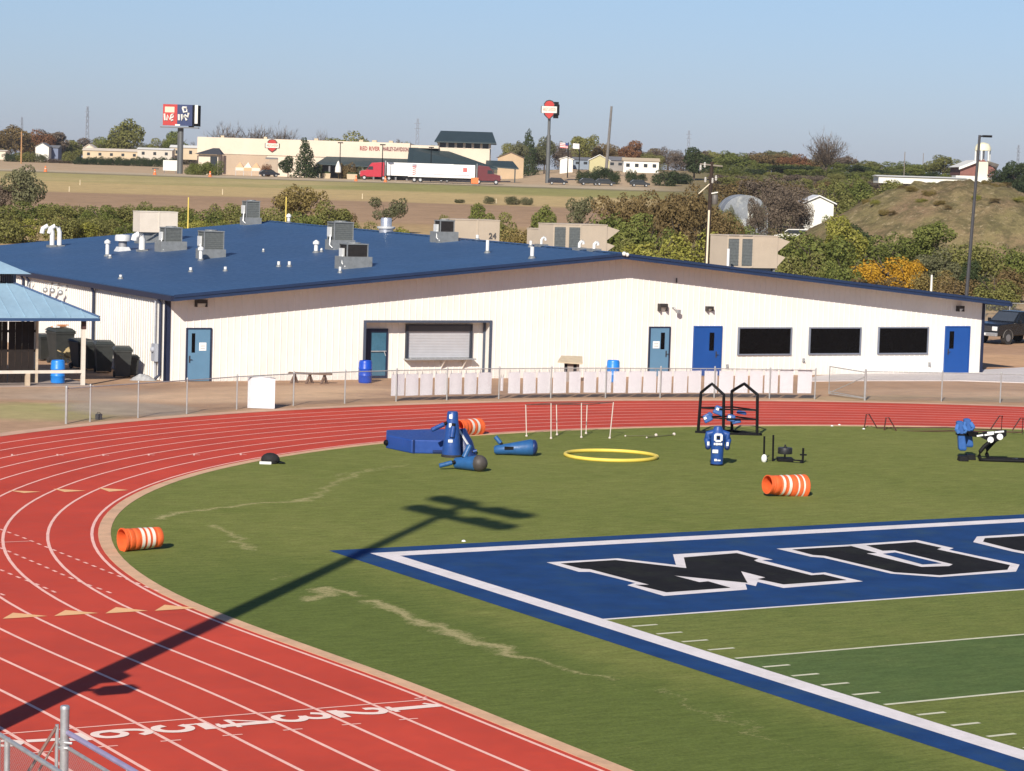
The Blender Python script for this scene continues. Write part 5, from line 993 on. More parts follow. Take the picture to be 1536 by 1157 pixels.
def mk_crown(key,seed,kind,n,leaf):
    rg=random.Random(seed); m=MB(); lobes=[]
    if kind=='bush':
        for i in range(9): a=rg.uniform(0,6.28); r=rg.uniform(.1,.36); lobes.append((Vector((r*math.cos(a),r*math.sin(a),rg.uniform(.18,.62))),(rg.uniform(.14,.26),rg.uniform(.14,.26),rg.uniform(.16,.3))))
        lobes.append((Vector((0,0,.3)),(.46,.46,.3)))
    elif kind=='round':
        for i in range(12): a=rg.uniform(0,6.28); r=rg.uniform(.05,.33); z=rg.uniform(.36,.84); lobes.append((Vector((r*math.cos(a),r*math.sin(a),z)),(rg.uniform(.13,.22),)*2+(rg.uniform(.1,.18),)))
    elif kind=='wide':
        for i in range(14): a=rg.uniform(0,6.28); r=rg.uniform(.1,.4); z=.35+.45*rg.random()*(1.1-r); lobes.append((Vector((r*math.cos(a),r*math.sin(a),z)),(rg.uniform(.1,.19),)*2+(rg.uniform(.1,.2),)))
        lobes.append((Vector((0,0,.3)),(.42,.42,.26)))
    elif kind=='cone':
        for i in range(13): z=.08+.86*i/12; w=.44*(1-z)**.75+.04; lobes.append((Vector((rg.uniform(-.05,.05),rg.uniform(-.05,.05),z)),(w*rg.uniform(.85,1.1),w*rg.uniform(.85,1.1),.09)))
    elif kind=='vase':
        for i in range(10): a=rg.uniform(0,6.28); r=rg.uniform(.05,.36); z=rg.uniform(.5,.86); lobes.append((Vector((r*math.cos(a),r*math.sin(a),z)),(rg.uniform(.1,.17),)*2+(rg.uniform(.1,.16),)))
    wts=[(a*b*c)**.5 for _,(a,b,c) in lobes]
    for i in range(n):
        c,(ra,rb,rc2)=rg.choices(lobes,wts)[0]
        v=Vector((rg.gauss(0,1),rg.gauss(0,1),rg.gauss(0,1))).normalized(); q=rg.uniform(.55,1.08)**.6
        p=c+Vector((v.x*ra,v.y*rb,v.z*rc2))*q
        if p.z<.01: p.z=.01+rg.random()*.06
        nrm=(v+Vector((rg.gauss(0,.7),rg.gauss(0,.7),rg.gauss(.25,.7)))).normalized(); t=nrm.cross(Vector((rg.gauss(0,1),rg.gauss(0,1),rg.gauss(0,1)))).normalized(); b=nrm.cross(t); s=leaf*rg.uniform(.5,1.35)
        m.add([p-t*s*.6,p+b*s*.5+nrm*s*.15,p+t*s*.75,p-b*s*.5+nrm*s*.12],[(0,1,2,3)])
    CROWN[key]=(m,kind,seed)
def mk_bare(key,seed,n):
    rg=random.Random(seed); m=MB()
    for i in range(n):
        a=rg.uniform(0,6.28); el=rg.uniform(.35,1.45); L_=rg.uniform(.3,.62)*(1-.15*abs(el-1)); d=Vector((math.cos(a)*math.cos(el)*.9,math.sin(a)*math.cos(el)*.9,math.sin(el))); o_=Vector((0,0,.22+.2*rg.random()))+d*rg.uniform(0,.3); p=o_
        for k in range(3):
            d2=(d+Vector((rg.gauss(0,.3),rg.gauss(0,.3),rg.gauss(.05,.25)))).normalized(); e=p+d2*L_/3; w_=.007*(1-k*.25); sd=d2.cross(Vector((rg.gauss(0,1),rg.gauss(0,1),rg.gauss(0,1)))).normalized()*w_
            m.add([p-sd,p+sd,e+sd*.7,e-sd*.7],[(0,1,2,3)]); p=e
            for _ in range(2):
                tw=(d2+Vector((rg.gauss(0,.7),rg.gauss(0,.7),rg.gauss(0,.6)))).normalized()*L_*.3; s2=tw.cross(Vector((0,0,1)))
                if s2.length>1e-4: s2=s2.normalized()*.005; m.add([p-s2,p+s2,p+tw],[(0,1,2)])
    CROWN[key]=(m,'bare',seed)
for i in range(3):
    mk_crown('bush%d'%i,11+i,'bush',4200,.034); mk_crown('round%d'%i,21+i,'round',4000,.033); mk_crown('wide%d'%i,31+i,'wide',5200,.029); mk_bare('bare%d'%i,61+i,260); mk_crown('twig%d'%i,71+i,'wide',5200,.022)
for i in range(2): mk_crown('cone%d'%i,41+i,'cone',3200,.034); mk_crown('vase%d'%i,51+i,'vase',2600,.028)
CM={}; TM={}
def crown_mesh(key):
    if key not in CM:
        m,kind,seed=CROWN[key]; ob=m.build('crown',LEAF['green']); CM[key]=ob.data; bpy.data.objects.remove(ob)
        rg=random.Random(seed+100); t=MB(); top=.75 if kind in('cone','round') else .5
        bare=kind in('bare','vase')
        t.tube([(0,0,-.06),(rg.uniform(-.01,.01),0,.2),(rg.uniform(-.03,.03),rg.uniform(-.03,.03),top)],[.035,.024,.008],7)
        for k in range(9 if bare else 6):
            a=rg.uniform(0,6.28); z=rg.uniform(.12 if bare else .2,.4); e=Vector((math.cos(a)*.3,math.sin(a)*.3,z+rg.uniform(.2,.42))); md=Vector((math.cos(a)*.12,math.sin(a)*.12,z+.14)); t.tube([(0,0,z),md,e],[.016,.011,.004],5)
        ob=t.build('trunk',bark,smooth=True); TM[key]=ob.data; bpy.data.objects.remove(ob)
    return CM[key],TM[key]
def plant(px,yt,w,d,key,col,label,name='tree',cat='tree',group=None,sink=.25,hmin=None,base=None):
    """stand a plant on the ground at distance d; its top reaches height of row yt, w wide in picture units"""
    dd=ray(px,300); dd=Vector((dd.x,dd.y)).normalized(); cosq=dd.dot(FH); r=d/cosq; x,y=CAM.x+dd.x*r,CAM.y+dd.y*r
    z=H(x,y)-sink; zt=CAM.z+(hor(px)-yt)*d/FOC
    if base is not None: z=base
    hh=zt-z; wd=w*d/FOC
    o=thing(name,label,cat,(x,y,z),(px*7.13)%6.28,group); cm,tm=crown_mesh(key)
    for n_,me,mt in (('trunk',tm,bark),('crown',cm,LEAF[col])):
        ob=bpy.data.objects.new(n_,me); COL.objects.link(ob); ob.parent=o; ob.material_slots[0].link='OBJECT'; ob.material_slots[0].material=mt
        ob.scale=(wd*1.12,wd*1.12,hh)
    return o
K=lambda k,i: k+str(i)
rows=[]
# row of bushes just behind the building, left part
LB='green bush in the row behind the building, left of the yellow posts'; GB='bushes in the row behind the building'
for i,(px,yt,w,c) in enumerate([(-12,300,80,'olive'),(18,302,60,'green'),(50,296,62,'green'),(88,300,58,'olive'),(122,298,60,'green'),(152,303,50,'green'),(182,303,56,'olive'),(214,302,54,'green'),(246,308,52,'olive'),(276,310,50,'olive'),(306,308,56,'green'),(338,306,54,'olive'),(366,308,50,'green'),(396,304,50,'olive')]):
    plant(px,yt-4-((i*53)%13)+4,w*1.15,270+((i*37)%5)*4,K(('bush','wide')[i%2],i%3),c,LB,'bush','bush',GB)
for i,(px,yt,w,c) in enumerate([(105,312,44,'tan'),(160,318,40,'olive'),(230,322,40,'bright'),(292,324,40,'bright'),(352,322,40,'bright')]): plant(px,yt,w,258,K('bush',(i+1)%3),c,LB,'bush','bush',GB)
for i in [k for k in range(15) if k%4!=2]:
    plant(8+i*27,308+(i*29)%17,58,243+(i%3)*3,K(('bush','wide')[i%2],(i+1)%3),('olive','bright','green','olive','bright')[i%5],LB,'bush','bush',GB)
plant(35,241,62,300,'round1','grey','tall thin grey-green tree rising above the bushes at the far left')
plant(8,270,40,300,'round2','brown','small brownish tree at the left edge beside a taller grey-green one')
plant(452,262,78,285,'wide0','tan','yellow-brown tree crowning the bushes left of the tall condenser')
plant(430,290,60,262,'bush1','olive','large olive bush below the yellow-brown tree'); plant(488,288,80,255,'wide1','olive','broad dark olive shrub mass behind the tall grey condenser'); plant(462,306,60,244,'bush2','green','green bush right behind the yellow post on the right')
plant(510,300,50,262,'bush0','rust','brown-tipped bush at the right end of the olive shrub mass'); plant(540,322,50,246,'bush2','olive','low olive bush between shrub mass and vase-shaped tree')
plant(580,291,62,290,'vase0','grey','vase-shaped open tree alone before the ploughed field'); plant(607,330,44,248,'bush0','bright','low yellow-green bush at the foot of the vase-shaped tree'); plant(560,330,40,244,'bush1','bright','low yellow-green bush left of the steel exhaust stack'); plant(630,338,40,240,'bush1','tan','low tan bush right of the steel exhaust stack')
plant(664,316,22,300,'bush2','olive','small dark shrub behind the unit with the fan guard')
plant(722,303,46,262,'round0','green','round green tree behind the numbered beige unit'); plant(752,306,56,258,'wide2','olive','olive bush behind the right end of the numbered beige unit'); plant(775,332,50,246,'bush0','tan','tan-olive bush behind the plain white pipe'); plant(816,302,48,262,'round1','green','small green tree in line with the pole sign'); plant(800,332,60,242,'bush2','tan','tan bush in front of the small green tree by the pole sign')
plant(873,291,56,275,'vase1','grey','grey-green open tree above the long louvred unit'); plant(850,335,44,246,'bush1','olive','olive bush behind the long louvred unit')
# big mass right of centre
plant(935,270,88,255,'wide0','rust','large russet-topped tree left of the utility pole'); plant(985,268,92,250,'wide1','rust','brown-green tree second from the utility pole'); plant(925,300,90,232,'bush0','green','deep green bush below the russet-topped tree'); plant(975,302,90,228,'wide2','green','wide green bush in front of the brown-green tree'); plant(1020,284,90,236,'round2','rust','brown-olive tree just left of the utility pole'); plant(985,336,96,206,'bush1','bright','bright yellow-green bush nearest the gable peak'); plant(1035,330,90,210,'bush2','bright','bright yellow-green bush at the foot of the utility pole'); plant(925,345,60,214,'bush2','olive','low olive bush right of the pointed intake hood'); plant(1075,296,70,240,'wide0','rust','brown-olive tree just right of the utility pole')
plant(1045,262,80,300,'wide1','rust','rusty tree behind the top of the utility pole')
plant(1160,250,100,345,'twig2','brown','wide leafless brown tree behind the domed barn and white gable'); plant(1172,268,74,304,'twig1','brown','dark twiggy tree between the domed barn and the white gable'); plant(1203,282,36,306,'twig0','brown','small twiggy tree overlapping the left side of the white gable'); plant(1140,296,34,306,'twig2','grey','grey twiggy bush overlapping the domed barn'); plant(1134,286,40,300,'twig1','brown','leafless twiggy tree crossing the front of the domed barn'); plant(1100,300,24,300,'twig2','grey','thin grey twiggy tree before the left half of the domed barn'); plant(1104,312,34,300,'bush2','olive','olive bush at the foot of the domed barn'); plant(1086,300,30,305,'bush0','olive','olive bush at the left edge of the domed barn'); plant(1250,306,30,300,'bush1','green','green bush at the right corner of the white gable'); plant(1200,262,90,335,'twig0','brown','dark brown leafless tree left of the white gable'); plant(1110,262,80,345,'wide1','rust','rusty brown tree above the grey domed barn')
plant(1105,328,80,262,'bush0','green','green bush below the grey domed barn'); plant(1150,334,86,250,'bush1','green','green bush behind the lone beige unit, left side'); plant(1195,338,70,250,'bush2','olive','olive bush between the lone beige unit and the white gable')
plant(1225,330,110,215,'bush0','green','large green bush right of the lone beige unit'); plant(1262,320,80,222,'round0','bright','yellow-green tree between the green bush and the golden one'); plant(1205,365,70,198,'bush2','olive','low olive bush at the end of the pointed intake hood, right slope'); plant(1272,365,66,195,'bush1','green','green bush touching the golden tree on its left')
plant(1336,364,104,205,'bush1','gold','bright golden-orange bush beyond the right end of the roof'); plant(1310,385,60,200,'bush2','gold','lower golden-orange bush at the front left of the bright one'); plant(1365,372,44,203,'bush0','gold','small golden-orange bush at the right of the bright one'); plant(1325,405,90,192,'bush0','rust','rusty low bush under the golden-orange one')
plant(1285,330,70,240,'round1','dark','dark green tree behind the golden bush, left'); plant(1300,340,80,235,'bush2','green','green bush directly behind the golden one'); plant(1350,335,80,240,'bush0','green','green bush behind the golden one, right side'); plant(1395,325,80,240,'round2','green','leafy green tree right of the golden bush'); plant(1415,360,80,215,'wide1','grey','grey-green bush left of the tall lamp pole'); plant(1440,345,70,228,'bush1','olive','olive bush behind the tall lamp pole'); plant(1480,350,80,225,'bush2','olive','olive bush right of the tall lamp pole'); plant(1466,388,60,195,'round0','dark','dark evergreen shrub beside the tall lamp pole'); plant(1512,388,70,200,'bush0','rust','reddish brown bush above the parked pickup'); plant(1530,345,60,225,'bush1','green','green bush at the right edge above the reddish one'); plant(1405,395,60,196,'bush2','tan','tan dry bush between golden bush and lamp pole'); plant(1498,400,70,190,'bush1','olive','low olive bush behind the fence by the pickup'); plant(1440,400,60,192,'bush0','rust','low rusty bush left of the dark evergreen shrub')
plant(1288,252,80,400,'wide1','green','green tree on the slope left of the earth mound'); plant(1330,268,70,390,'round0','olive','olive tree at the upper left of the earth mound'); plant(1255,262,70,380,'wide2','olive','olive tree above the white gable'); plant(1298,295,64,330,'bush1','green','green bush at the left foot of the earth mound'); plant(1350,272,64,385,'bush2','green','green bush on the upper left shoulder of the earth mound'); plant(1385,270,60,380,'bush0','dark','dark bush beside the small white sign on the mound'); plant(1268,300,44,330,'bush0','olive','olive bush right of the white gable')
# skyline
rgk=random.Random(23)
SKL=[(-5,186,60,'wide0','rust',920),(22,184,60,'round1','rust',940),(52,186,56,'wide1','red',960),(78,192,50,'round2','brown',970),(100,204,46,'wide2','olive',980),(120,206,40,'round0','brown',1000),(150,204,40,'twig1','brown',1020),(232,200,40,'wide2','olive',980),(262,196,50,'round0','green',950),(285,210,30,'twig0','brown',990),(340,194,60,'bare0','brown',1020),(385,196,60,'bare1','brown',1020),(425,198,50,'bare2','brown',1020),(480,204,30,'bare0','brown',1000),(590,206,36,'twig1','brown',1120),(605,206,44,'wide1','olive',1020),(640,210,40,'wide2','olive',1020),(760,214,40,'round0','olive',970)]
for i,(px,yt,w,k_,c,d) in enumerate(SKL): plant(px,yt,w,d,k_,c,'distant autumn tree on the skyline left of the pole sign','tree','tree','skyline trees, left half')
for i in range(46):
    px=rgk.uniform(-10,300) if i<26 else rgk.uniform(745,1240); yt=(rgk.uniform(196,214) if px<130 else rgk.uniform(208,222)) if px<300 else (rgk.uniform(206,222) if px<900 else rgk.uniform(220,234))
    plant(px,yt,rgk.uniform(30,52),rgk.uniform(990,1060) if px<300 else rgk.uniform(820,900),K(('wide','twig','round')[i%3],i%3),('brown','olive','rust','brown','grey')[i%5],'small hazy tree filling the far skyline behind the nearer trees','tree','tree','far skyline infill trees')
plant(188,174,66,930,'round1','olive','tall yellow-green tree standing out on the left skyline'); plant(160,196,46,935,'wide0','green','green tree at the left foot of the tall yellow-green skyline tree'); plant(535,187,88,760,'wide1','olive','broad tree rising behind the roof of the long cream store')
plant(456,208,40,585,'cone0','dark','tall dark conical tree in front of the cream store wall'); plant(431,233,28,575,'round0','dark','small dark round tree left of the tall conical one'); plant(470,238,26,590,'bush2','dark','dark shrub at the right foot of the conical tree')
plant(790,196,36,760,'cone1','dark','dark pointed tree right of the store tower'); plant(774,208,34,740,'round2','grey','greyish tree touching the store tower'); plant(815,202,44,770,'round1','grey','grey leafless tree behind the pole of the shield sign'); plant(842,206,40,780,'twig2','brown','brownish tree just right of the sign pole'); plant(872,198,48,790,'round2','olive','olive and brown tree behind the flags'); plant(900,206,44,800,'wide0','rust','russet tree left of the tall thin pole')
for i,(px,yt,w,k_,c,d) in enumerate([(925,214,44,'wide1','rust',860),(948,210,44,'round0','red',850),(972,216,44,'wide2','rust',860),(1000,218,50,'twig1','brown',870),(1020,222,44,'twig0','brown',860),(1062,222,50,'wide2','olive',800),(1088,224,44,'round1','green',800),(1112,224,56,'wide1','green',780),(1140,222,60,'wide0','rust',800),(1170,224,60,'wide2','rust',800),(1200,226,60,'wide1','red',790),(1222,226,50,'wide2','rust',790),(1262,232,44,'round2','brown',800),(1290,236,60,'wide0','olive',850),(1320,238,60,'wide2','green',850),(1352,238,60,'wide1','green',840),(1380,242,60,'wide0','green',830),(1412,230,50,'round1','olive',800),(1440,242,56,'wide1','green',820)]):
    plant(px,yt,w,d,k_,c,'distant tree on the skyline right of the thin pole','tree','tree','skyline trees, right half')
plant(1040,220,48,640,'round0','dark','dark round tree on the skyline above the utility pole'); plant(1237,207,58,700,'bare1','brown','dark leafless tree standing highest on the right skyline')
plant(1505,240,60,600,'wide1','dark','dark tree right beside the domed chapel'); plant(1532,238,60,590,'round2','dark','dark tree at the right edge of the picture near the chapel'); plant(1520,262,60,560,'bush0','dark','dark bush below the chapel trees')
rgs=random.Random(17)
for i in range(62):
    px=1070+(i*61.8)%395; yt=243+ (i%7)*4.2+ss(px,1250,1420)*9+rgs.uniform(-2,2); d=760-(yt-243)*9
    plant(px,yt,rgs.uniform(30,54),max(420,d),K(('wide','bush','round')[i%3],i%3),('green','olive','rust','green','olive','dark','brown')[(i*5)%7],'scrub tree on the far right-hand slope','scrub tree','scrub tree','scrub on the far right slope')
# hedges and small shrubs near the store
for i in range(15): px=116+i*10.5; plant(px,231+(i%3),16,800,K('bush',i%3),'dark','dark clipped shrub in the hedge before the long low sheds','shrub','shrub','hedge before the low sheds')
for i,(px,yt,w,c) in enumerate([(18,226,26,'dark'),(40,222,34,'olive'),(58,228,24,'grey'),(78,236,24,'brown'),(98,238,24,'brown'),(104,222,26,'olive')]): plant(px,yt,w,820,K('bush',i%3),c,'shrub near the white shed at the far left','shrub','shrub','shrubs by the white shed')
for i,(px,yt,w) in enumerate([(286,240,22),(300,235,30),(319,237,30)]): plant(px,yt,w,568,K('bush',i%3),'green','dark green shrub before the small kiosk with a hipped roof','shrub','shrub','shrubs before the kiosk')
for i,(px,yt,w) in enumerate([(872,251,20),(885,247,26),(905,246,34),(920,252,20),(945,246,18),(960,258,18),(996,248,40),(1020,250,40)]): plant(px,yt,w,600+(i%3)*15,K('bush',i%3),'dark','dark shrub in front of the row of small houses','shrub','shrub','shrubs before the small houses')
plant(398,238,16,590,'bush1','red','red-leaved small tree beside the dark pickup at the store','shrub','shrub'); plant(520,238,28,605,'bush0','rust','rust-coloured shrub under the store canopy','shrub','shrub'); plant(545,246,26,606,'bush2','grey','grey shrub left of the red truck cab','shrub','shrub')
# dry brush tufts on the ploughed field edge
for i,(px,yt,w) in enumerate([(770,291,26),(790,291,20),(735,292,18),(430,300,12),(690,296,16)]): plant(px,yt,w,415,K('bush',i%3),'grey','low dry tuft at the edge of the ploughed field','shrub','shrub','dry tufts by the ploughed field',.05)
# earth mound
mb=MB(); c=D(1432,340,285); n=60; mm=44; vs=[]; rg=random.Random(9)
from mathutils import noise as mnz
for j in range(mm+1):
    for i in range(n+1):
        u,v=i/n*2-1,j/mm*2-1; x=c.x+RH.x*u*21+FH.x*v*24; y=c.y+RH.y*u*21+FH.y*v*24; r2=math.sqrt(u*u+v*v)
        base=H(x,y); top=CAM.z+(hor(1460)-280-8*max(0,u))*285/FOC; e=mnz.noise(Vector((u*2.2,v*2.2,3)))*.16; hh=min(1,max(0,(1-r2+e*.6)/.8)); hh=hh*(2-hh)*.35+ss(hh,0,1)*.65
        vs.append((x,y,base-.3+(top-base+.3)*hh*(1+.04*math.sin(u*6+1))+hh*(.55*mnz.noise(Vector((x*.35,y*.35,0)))+.55*mnz.noise(Vector((x*1.1,y*1.1,5))))))
mb.add(vs,[(j*(n+1)+i,j*(n+1)+i+1,(j+1)*(n+1)+i+1,(j+1)*(n+1)+i) for j in range(mm) for i in range(n)])
mm_,nt_,b_=newmat('mound_scrub'); geo_=nn(nt_,'ShaderNodeNewGeometry'); po=geo_.outputs['Position']
c1=mixc(nt_,remap(nt_,noise(nt_,po,.11,4),.40,.58),(.27,.185,.11),(.23,.19,.09)); c1=mixc(nt_,remap(nt_,noise(nt_,po,.3,6,.7),.55,.66,0,.8),c1,(.36,.28,.15)); c1=mixc(nt_,remap(nt_,noise(nt_,po,.42,8,.8),.45,.57,0,.85),c1,(.115,.10,.05)); c1=mixc(nt_,remap(nt_,noise(nt_,po,1.3,6,.75),.56,.64,0,.8),c1,(.40,.32,.19)); c1=mixc(nt_,remap(nt_,noise(nt_,po,2.2,6,.7),.52,.66,0,.5),c1,(.13,.095,.06))
nt_.links.new(c1,b_.inputs['Base Color']); b_.inputs['Roughness'].default_value=1; b_.inputs['Specular IOR Level'].default_value=.05
bn_=nn(nt_,'ShaderNodeBump'); bn_.inputs['Strength'].default_value=1; bn_.inputs['Distance'].default_value=.35; nt_.links.new(noise(nt_,po,1.4,7,.75),bn_.inputs['Height']); nt_.links.new(bn_.outputs[0],b_.inputs['Normal'])
struct(mb,'earth_mound',mm_,smooth=True)
for i in range(20):
    px=1300+(i*97)%236; u=(px-1432)/285; t_=rgk.random()
    yt=282+abs(px-1420)*.16+t_*42; d=287-t_*14
    dd=ray(px,300); dd=Vector((dd.x,dd.y)).normalized(); r=d/dd.dot(FH); x,y=CAM.x+dd.x*r,CAM.y+dd.y*r
    rel=Vector((x-c.x,y-c.y)); uu=rel.dot(RH)/21; vv=rel.dot(FH)/24
    if abs(uu)>.93 or abs(vv)>.93: continue
    k=round((vv+1)/2*mm)*(n+1)+round((uu+1)/2*n); z=vs[k][2]
    o=thing('dry_brush','low dry brush clump on the slope of the earth mound','brush',(x,y,z-.15),rgk.uniform(0,6),'dry brush on the earth mound'); me=crown_mesh(('twig%d' if i%2 else 'bush%d')%(i%3))[0]; ob=bpy.data.objects.new('stems',me); COL.objects.link(ob); ob.parent=o; ob.material_slots[0].link='OBJECT'; ob.material_slots[0].material=LEAF[('tan','bright','tan','rust')[i%4]]; w_=rgk.uniform(.9,2.2); ob.scale=(w_,w_,rgk.uniform(.5,1.0))
# ------------------------------------------------------------------ far buildings
cream=P('cream_wall',(.62,.53,.42),.7,.06,.3); tanw=P('tan_wall',(.42,.32,.23),.75,.06,.3); greenroof=P('dark_green_roof',(.028,.045,.05),.6,.12,.3); dwin=P('dark_window',(.03,.035,.04),.2,.2,1); whitew=P('white_wall',(.70,.68,.62),.6,.05,.4); greyroof=P('grey_roof',(.16,.16,.165),.7,.1,.4); redp=P('red_sign_paint',(.42,.03,.025),.5,.1,1); maroon=P('maroon_lettering',(.16,.03,.04),.5,.1,1); brick=P('red_brick',(.20,.085,.07),.8,.15,1.2); palew=P('pale_yellow_wall',(.44,.40,.22),.7,.06,.4); sidingt=P('tan_siding',(.50,.40,.27),.7,.06,.4)
def quadbox(m,f,x0,yt,x1,yb,y,dp,mi=0):
    a=f.pt(x0,yb,y); b=f.pt(x1,yt,y); m.bx(a.x,b.x,y,y+dp,min(a.z,b.z) if False else f.pt((x0+x1)/2,yb,y).z,f.pt((x0+x1)/2,yt,y).z,mi)
# store
f=Fr(480,264,620); f.o.z=H(f.o.x,f.o.y)-.2; f.py=hor(480)+(CAM.z-f.o.z)*FOC/620; o=f.thing('store_building','long cream store with dark green roofs and a clerestory tower, far across the field','store'); p=f.pt
xl,xr_=p(296,250).x,p(614,250).x; zt=p(296,205.5).z; zt2=p(614,219).z; zm=p(330,231).z
m=MB(); m.bx(xl,xr_,0,30,0,zm); m.bx(xl-.05,xr_+.05,-.25,30,zm+.002,zt); m.build('wall',[cream],o)
m=MB(); m.bx(xl+.02,p(400,250).x,-.12,-.002,0,zm-.1); m.bx(p(398,250).x,p(404,250).x,-.22,-.121,p(400,243).z,p(400,239).z) ; m.build('lower_wall',tanw,o)
m=MB(); a,b=p(398,262),p(417,239); m.bx(a.x,b.x,-.2,-.121,0.1,b.z); m.build('garage_door',P('garage_tan',(.36,.29,.22),.7,.06,.5),o); m=MB(); m.bx(a.x,b.x,-.3,-.201,b.z,b.z+.35); m.build('door_header',greyroof,o)
# rooftop boxes
for px,pw in ((330,5),(395,5),(472,6),(560,7),(585,6),(540,6)):
    m=MB(); x=p(px,205).x; m.bx(x-pw*.08,x+pw*.08,6,9,zt-.2,zt+.55); m.build('roof_unit',sidingt,o)
# shield emblem
def shield(par,c,w,h,y,mi_red,txt,th=.3):
    pts=[(-.2,.5),(0,.55),(.2,.5),(.34,.32),(.3,.2),(.5,.2),(.5,-.18),(.32,-.18),(.28,-.32),(0,-.55),(-.28,-.32),(-.32,-.18),(-.5,-.18),(-.5,.2),(-.3,.2),(-.34,.32)]
    m=MB(); m.prism([(x*w,z*h) for x,z in pts],0,th,0,Matrix.Translation((c.x,y,c.z))@UPR); s_=m.build('shield',P('shield_black',(.02,.02,.022),.5,.1,1),par)
    m=MB(); q=[(x*w*.88,z*h*.9) for x,z in [(-.2,.5),(0,.55),(.2,.5),(.34,.32),(.28,.22),(-.28,.22),(-.34,.32)]]; m.prism(q,th,th+.04,0,Matrix.Translation((c.x,y,c.z))@UPR); m.build('red_field',redp,s_); m=MB(); q=[(x*w*.88,z*h*.9) for x,z in [(.3,-.2),(.26,-.32),(0,-.55),(-.26,-.32),(-.3,-.2)]]; m.prism(q,th,th+.04,0,Matrix.Translation((c.x,y,c.z))@UPR); m.build('red_field',redp,s_)
    m=MB(); m.bx(c.x-w*.45,c.x+w*.45,y-th-.06,y-th,c.z-h*.17,c.z+h*.19); m.build('white_bar',whitew,s_)
    if txt: text(txt,h*.3,P('sign_orange',(.55,.16,.06)),s_,Matrix.Translation((c.x,y-th-.07,c.z+h*.01))@UPR,'lettering',bold=.02,sx=w*.82/(h*.3*len(txt)*.66))
shield(o,p(409,219),22*f.s,18*f.s,-.3,redp,'HARLEY-DAVIDSON',.15)
c=p(555,223.5); text('RED RIVER',1.35,P('brick_lettering',(.30,.07,.06)),o,Matrix.Translation((c.x,-.3,c.z))@UPR,'lettering',bold=.05,sx=34*f.s/(1.35*9*.62))
c=p(594,224.5); text('HARLEY-DAVIDSON',1.35,maroon,o,Matrix.Translation((c.x,-.3,c.z))@UPR,'lettering',bold=.05,sx=38*f.s/(1.35*15*.62))
# canopy
a=p(477,262); b=p(615,262); zc=p(477,245).z; zc2=p(490,235).z
m=MB(); m.add([(a.x,-6,zc),(b.x,-6,zc-.6),(b.x,-.26,zc2),(a.x+2,-.26,zc2),(a.x,-6,zc-.3),(b.x,-6,zc-.9),(b.x,-.26,zc2-.3),(a.x,-.26,zc-.3)],[(0,1,2,3),(7,6,5,4),(0,4,5,1),(0,3,7,4)]); m.build('canopy_roof',greenroof,o)
m=MB()
for i in range(9): x=a.x+.5+(b.x-a.x-1)*i/8; m.bx(x-.2,x+.2,-5.6,-5.2,0,zc-.6)
m.build('canopy_posts',greyroof,o); m=MB(); m.bx(a.x+1,b.x-1,-.26,-.13,0,zc-.6) if False else m.bx(a.x+1,b.x-1,-.3,-.26,0.05,zc-.4); m.build('dark_entry',dwin,o)
# big sloping roof and tower
a=p(614,222.5); b=p(655,222.5); e=p(735,247); z0=p(640,247).z
m=MB(); A_=[(a.x,-1,a.z+.1),(b.x+.5,4,b.z+.1),(e.x+2,-8,z0-.4),(a.x,-9,z0)]; m.add(A_+[(x,y,z-.35) for x,y,z in A_],[(3,2,1,0),(4,5,6,7),(0,1,5,4),(1,2,6,5),(2,3,7,6),(3,0,4,7)]); m.build('sloping_roof',greenroof,o)
m=MB(); m.bx(a.x,p(740,250).x,-.5,28,0,z0-.5); m.bx(a.x,b.x+.5,.5,20,p(640,219).z-.6,p(640,218.5).z); m.build('hall_wall',cream,o)
ta,tb=p(658,215),p(735,215); tzt=p(690,212.5).z; tz2=p(690,221).z
m=MB(); m.bx(ta.x,tb.x,2,16,z0-.6,tz2-.2); m.bx(ta.x,tb.x,1.9,16.1,tz2-.2,tz2+1.25) if False else None; 
for i in range(7): x=ta.x+(tb.x-ta.x)*i/6; m.bx(x-.28,x+.28,1.85,2.6,tz2-.21,tzt)
m.build('tower_wall',cream,o)
m=MB()
for i in range(6): x0=ta.x+(tb.x-ta.x)*i/6+.3; m.bx(x0,x0+(tb.x-ta.x)/6-.6,2.05,2.2,tz2-.2,tzt-.03)
m.bx(tb.x-.02,tb.x+.12,2.2,15.8,z0,tzt-.05); m.build('tower_windows',dwin,o)
ra=p(652,211).x; rb=p(744,214).x; zr0=tzt-.1; zr1=p(690,196.5).z
m=MB(); V=[(ra,0,zr0),(rb,0,zr0),(rb-1,9,zr1),(ra+1.2,9,zr1),(ra,18,zr0),(rb,18,zr0)]; m.add(V+[(x,y,z-.3) for x,y,z in V],[(0,1,2,3),(3,2,5,4),(6,0,3,9),(9,3,4,10),(1,7,8,2),(2,8,11,5),(9,8,7,6),(10,11,8,9),(6,7,1,0)]); m.build('tower_roof',greenroof,o)
m=MB(); m.add([(rb-1.1,.8,zr0-.2),(rb-1.1,17.2,zr0-.2),(rb-1.1,9,zr1-.3)],[(0,1,2),(2,1,0)]); m.build('gable_end',P('dark_siding',(.05,.06,.07),.7,.1,.5),o)
a=p(735,249); m=MB(); m.add([(a.x-1,-3,a.z),(a.x+7,-3,a.z-.4),(a.x+5.5,1.9,a.z+1.3),(a.x-1,1.9,a.z+1.3),(a.x-1,-3,a.z-.3),(a.x+7,-3,a.z-.7)],[(0,1,2,3),(4,5,1,0)]); m.bx(a.x+6,a.x+6.3,-2.8,-2.5,0,a.z-.4); m.build('porch_roof',greenroof,o)
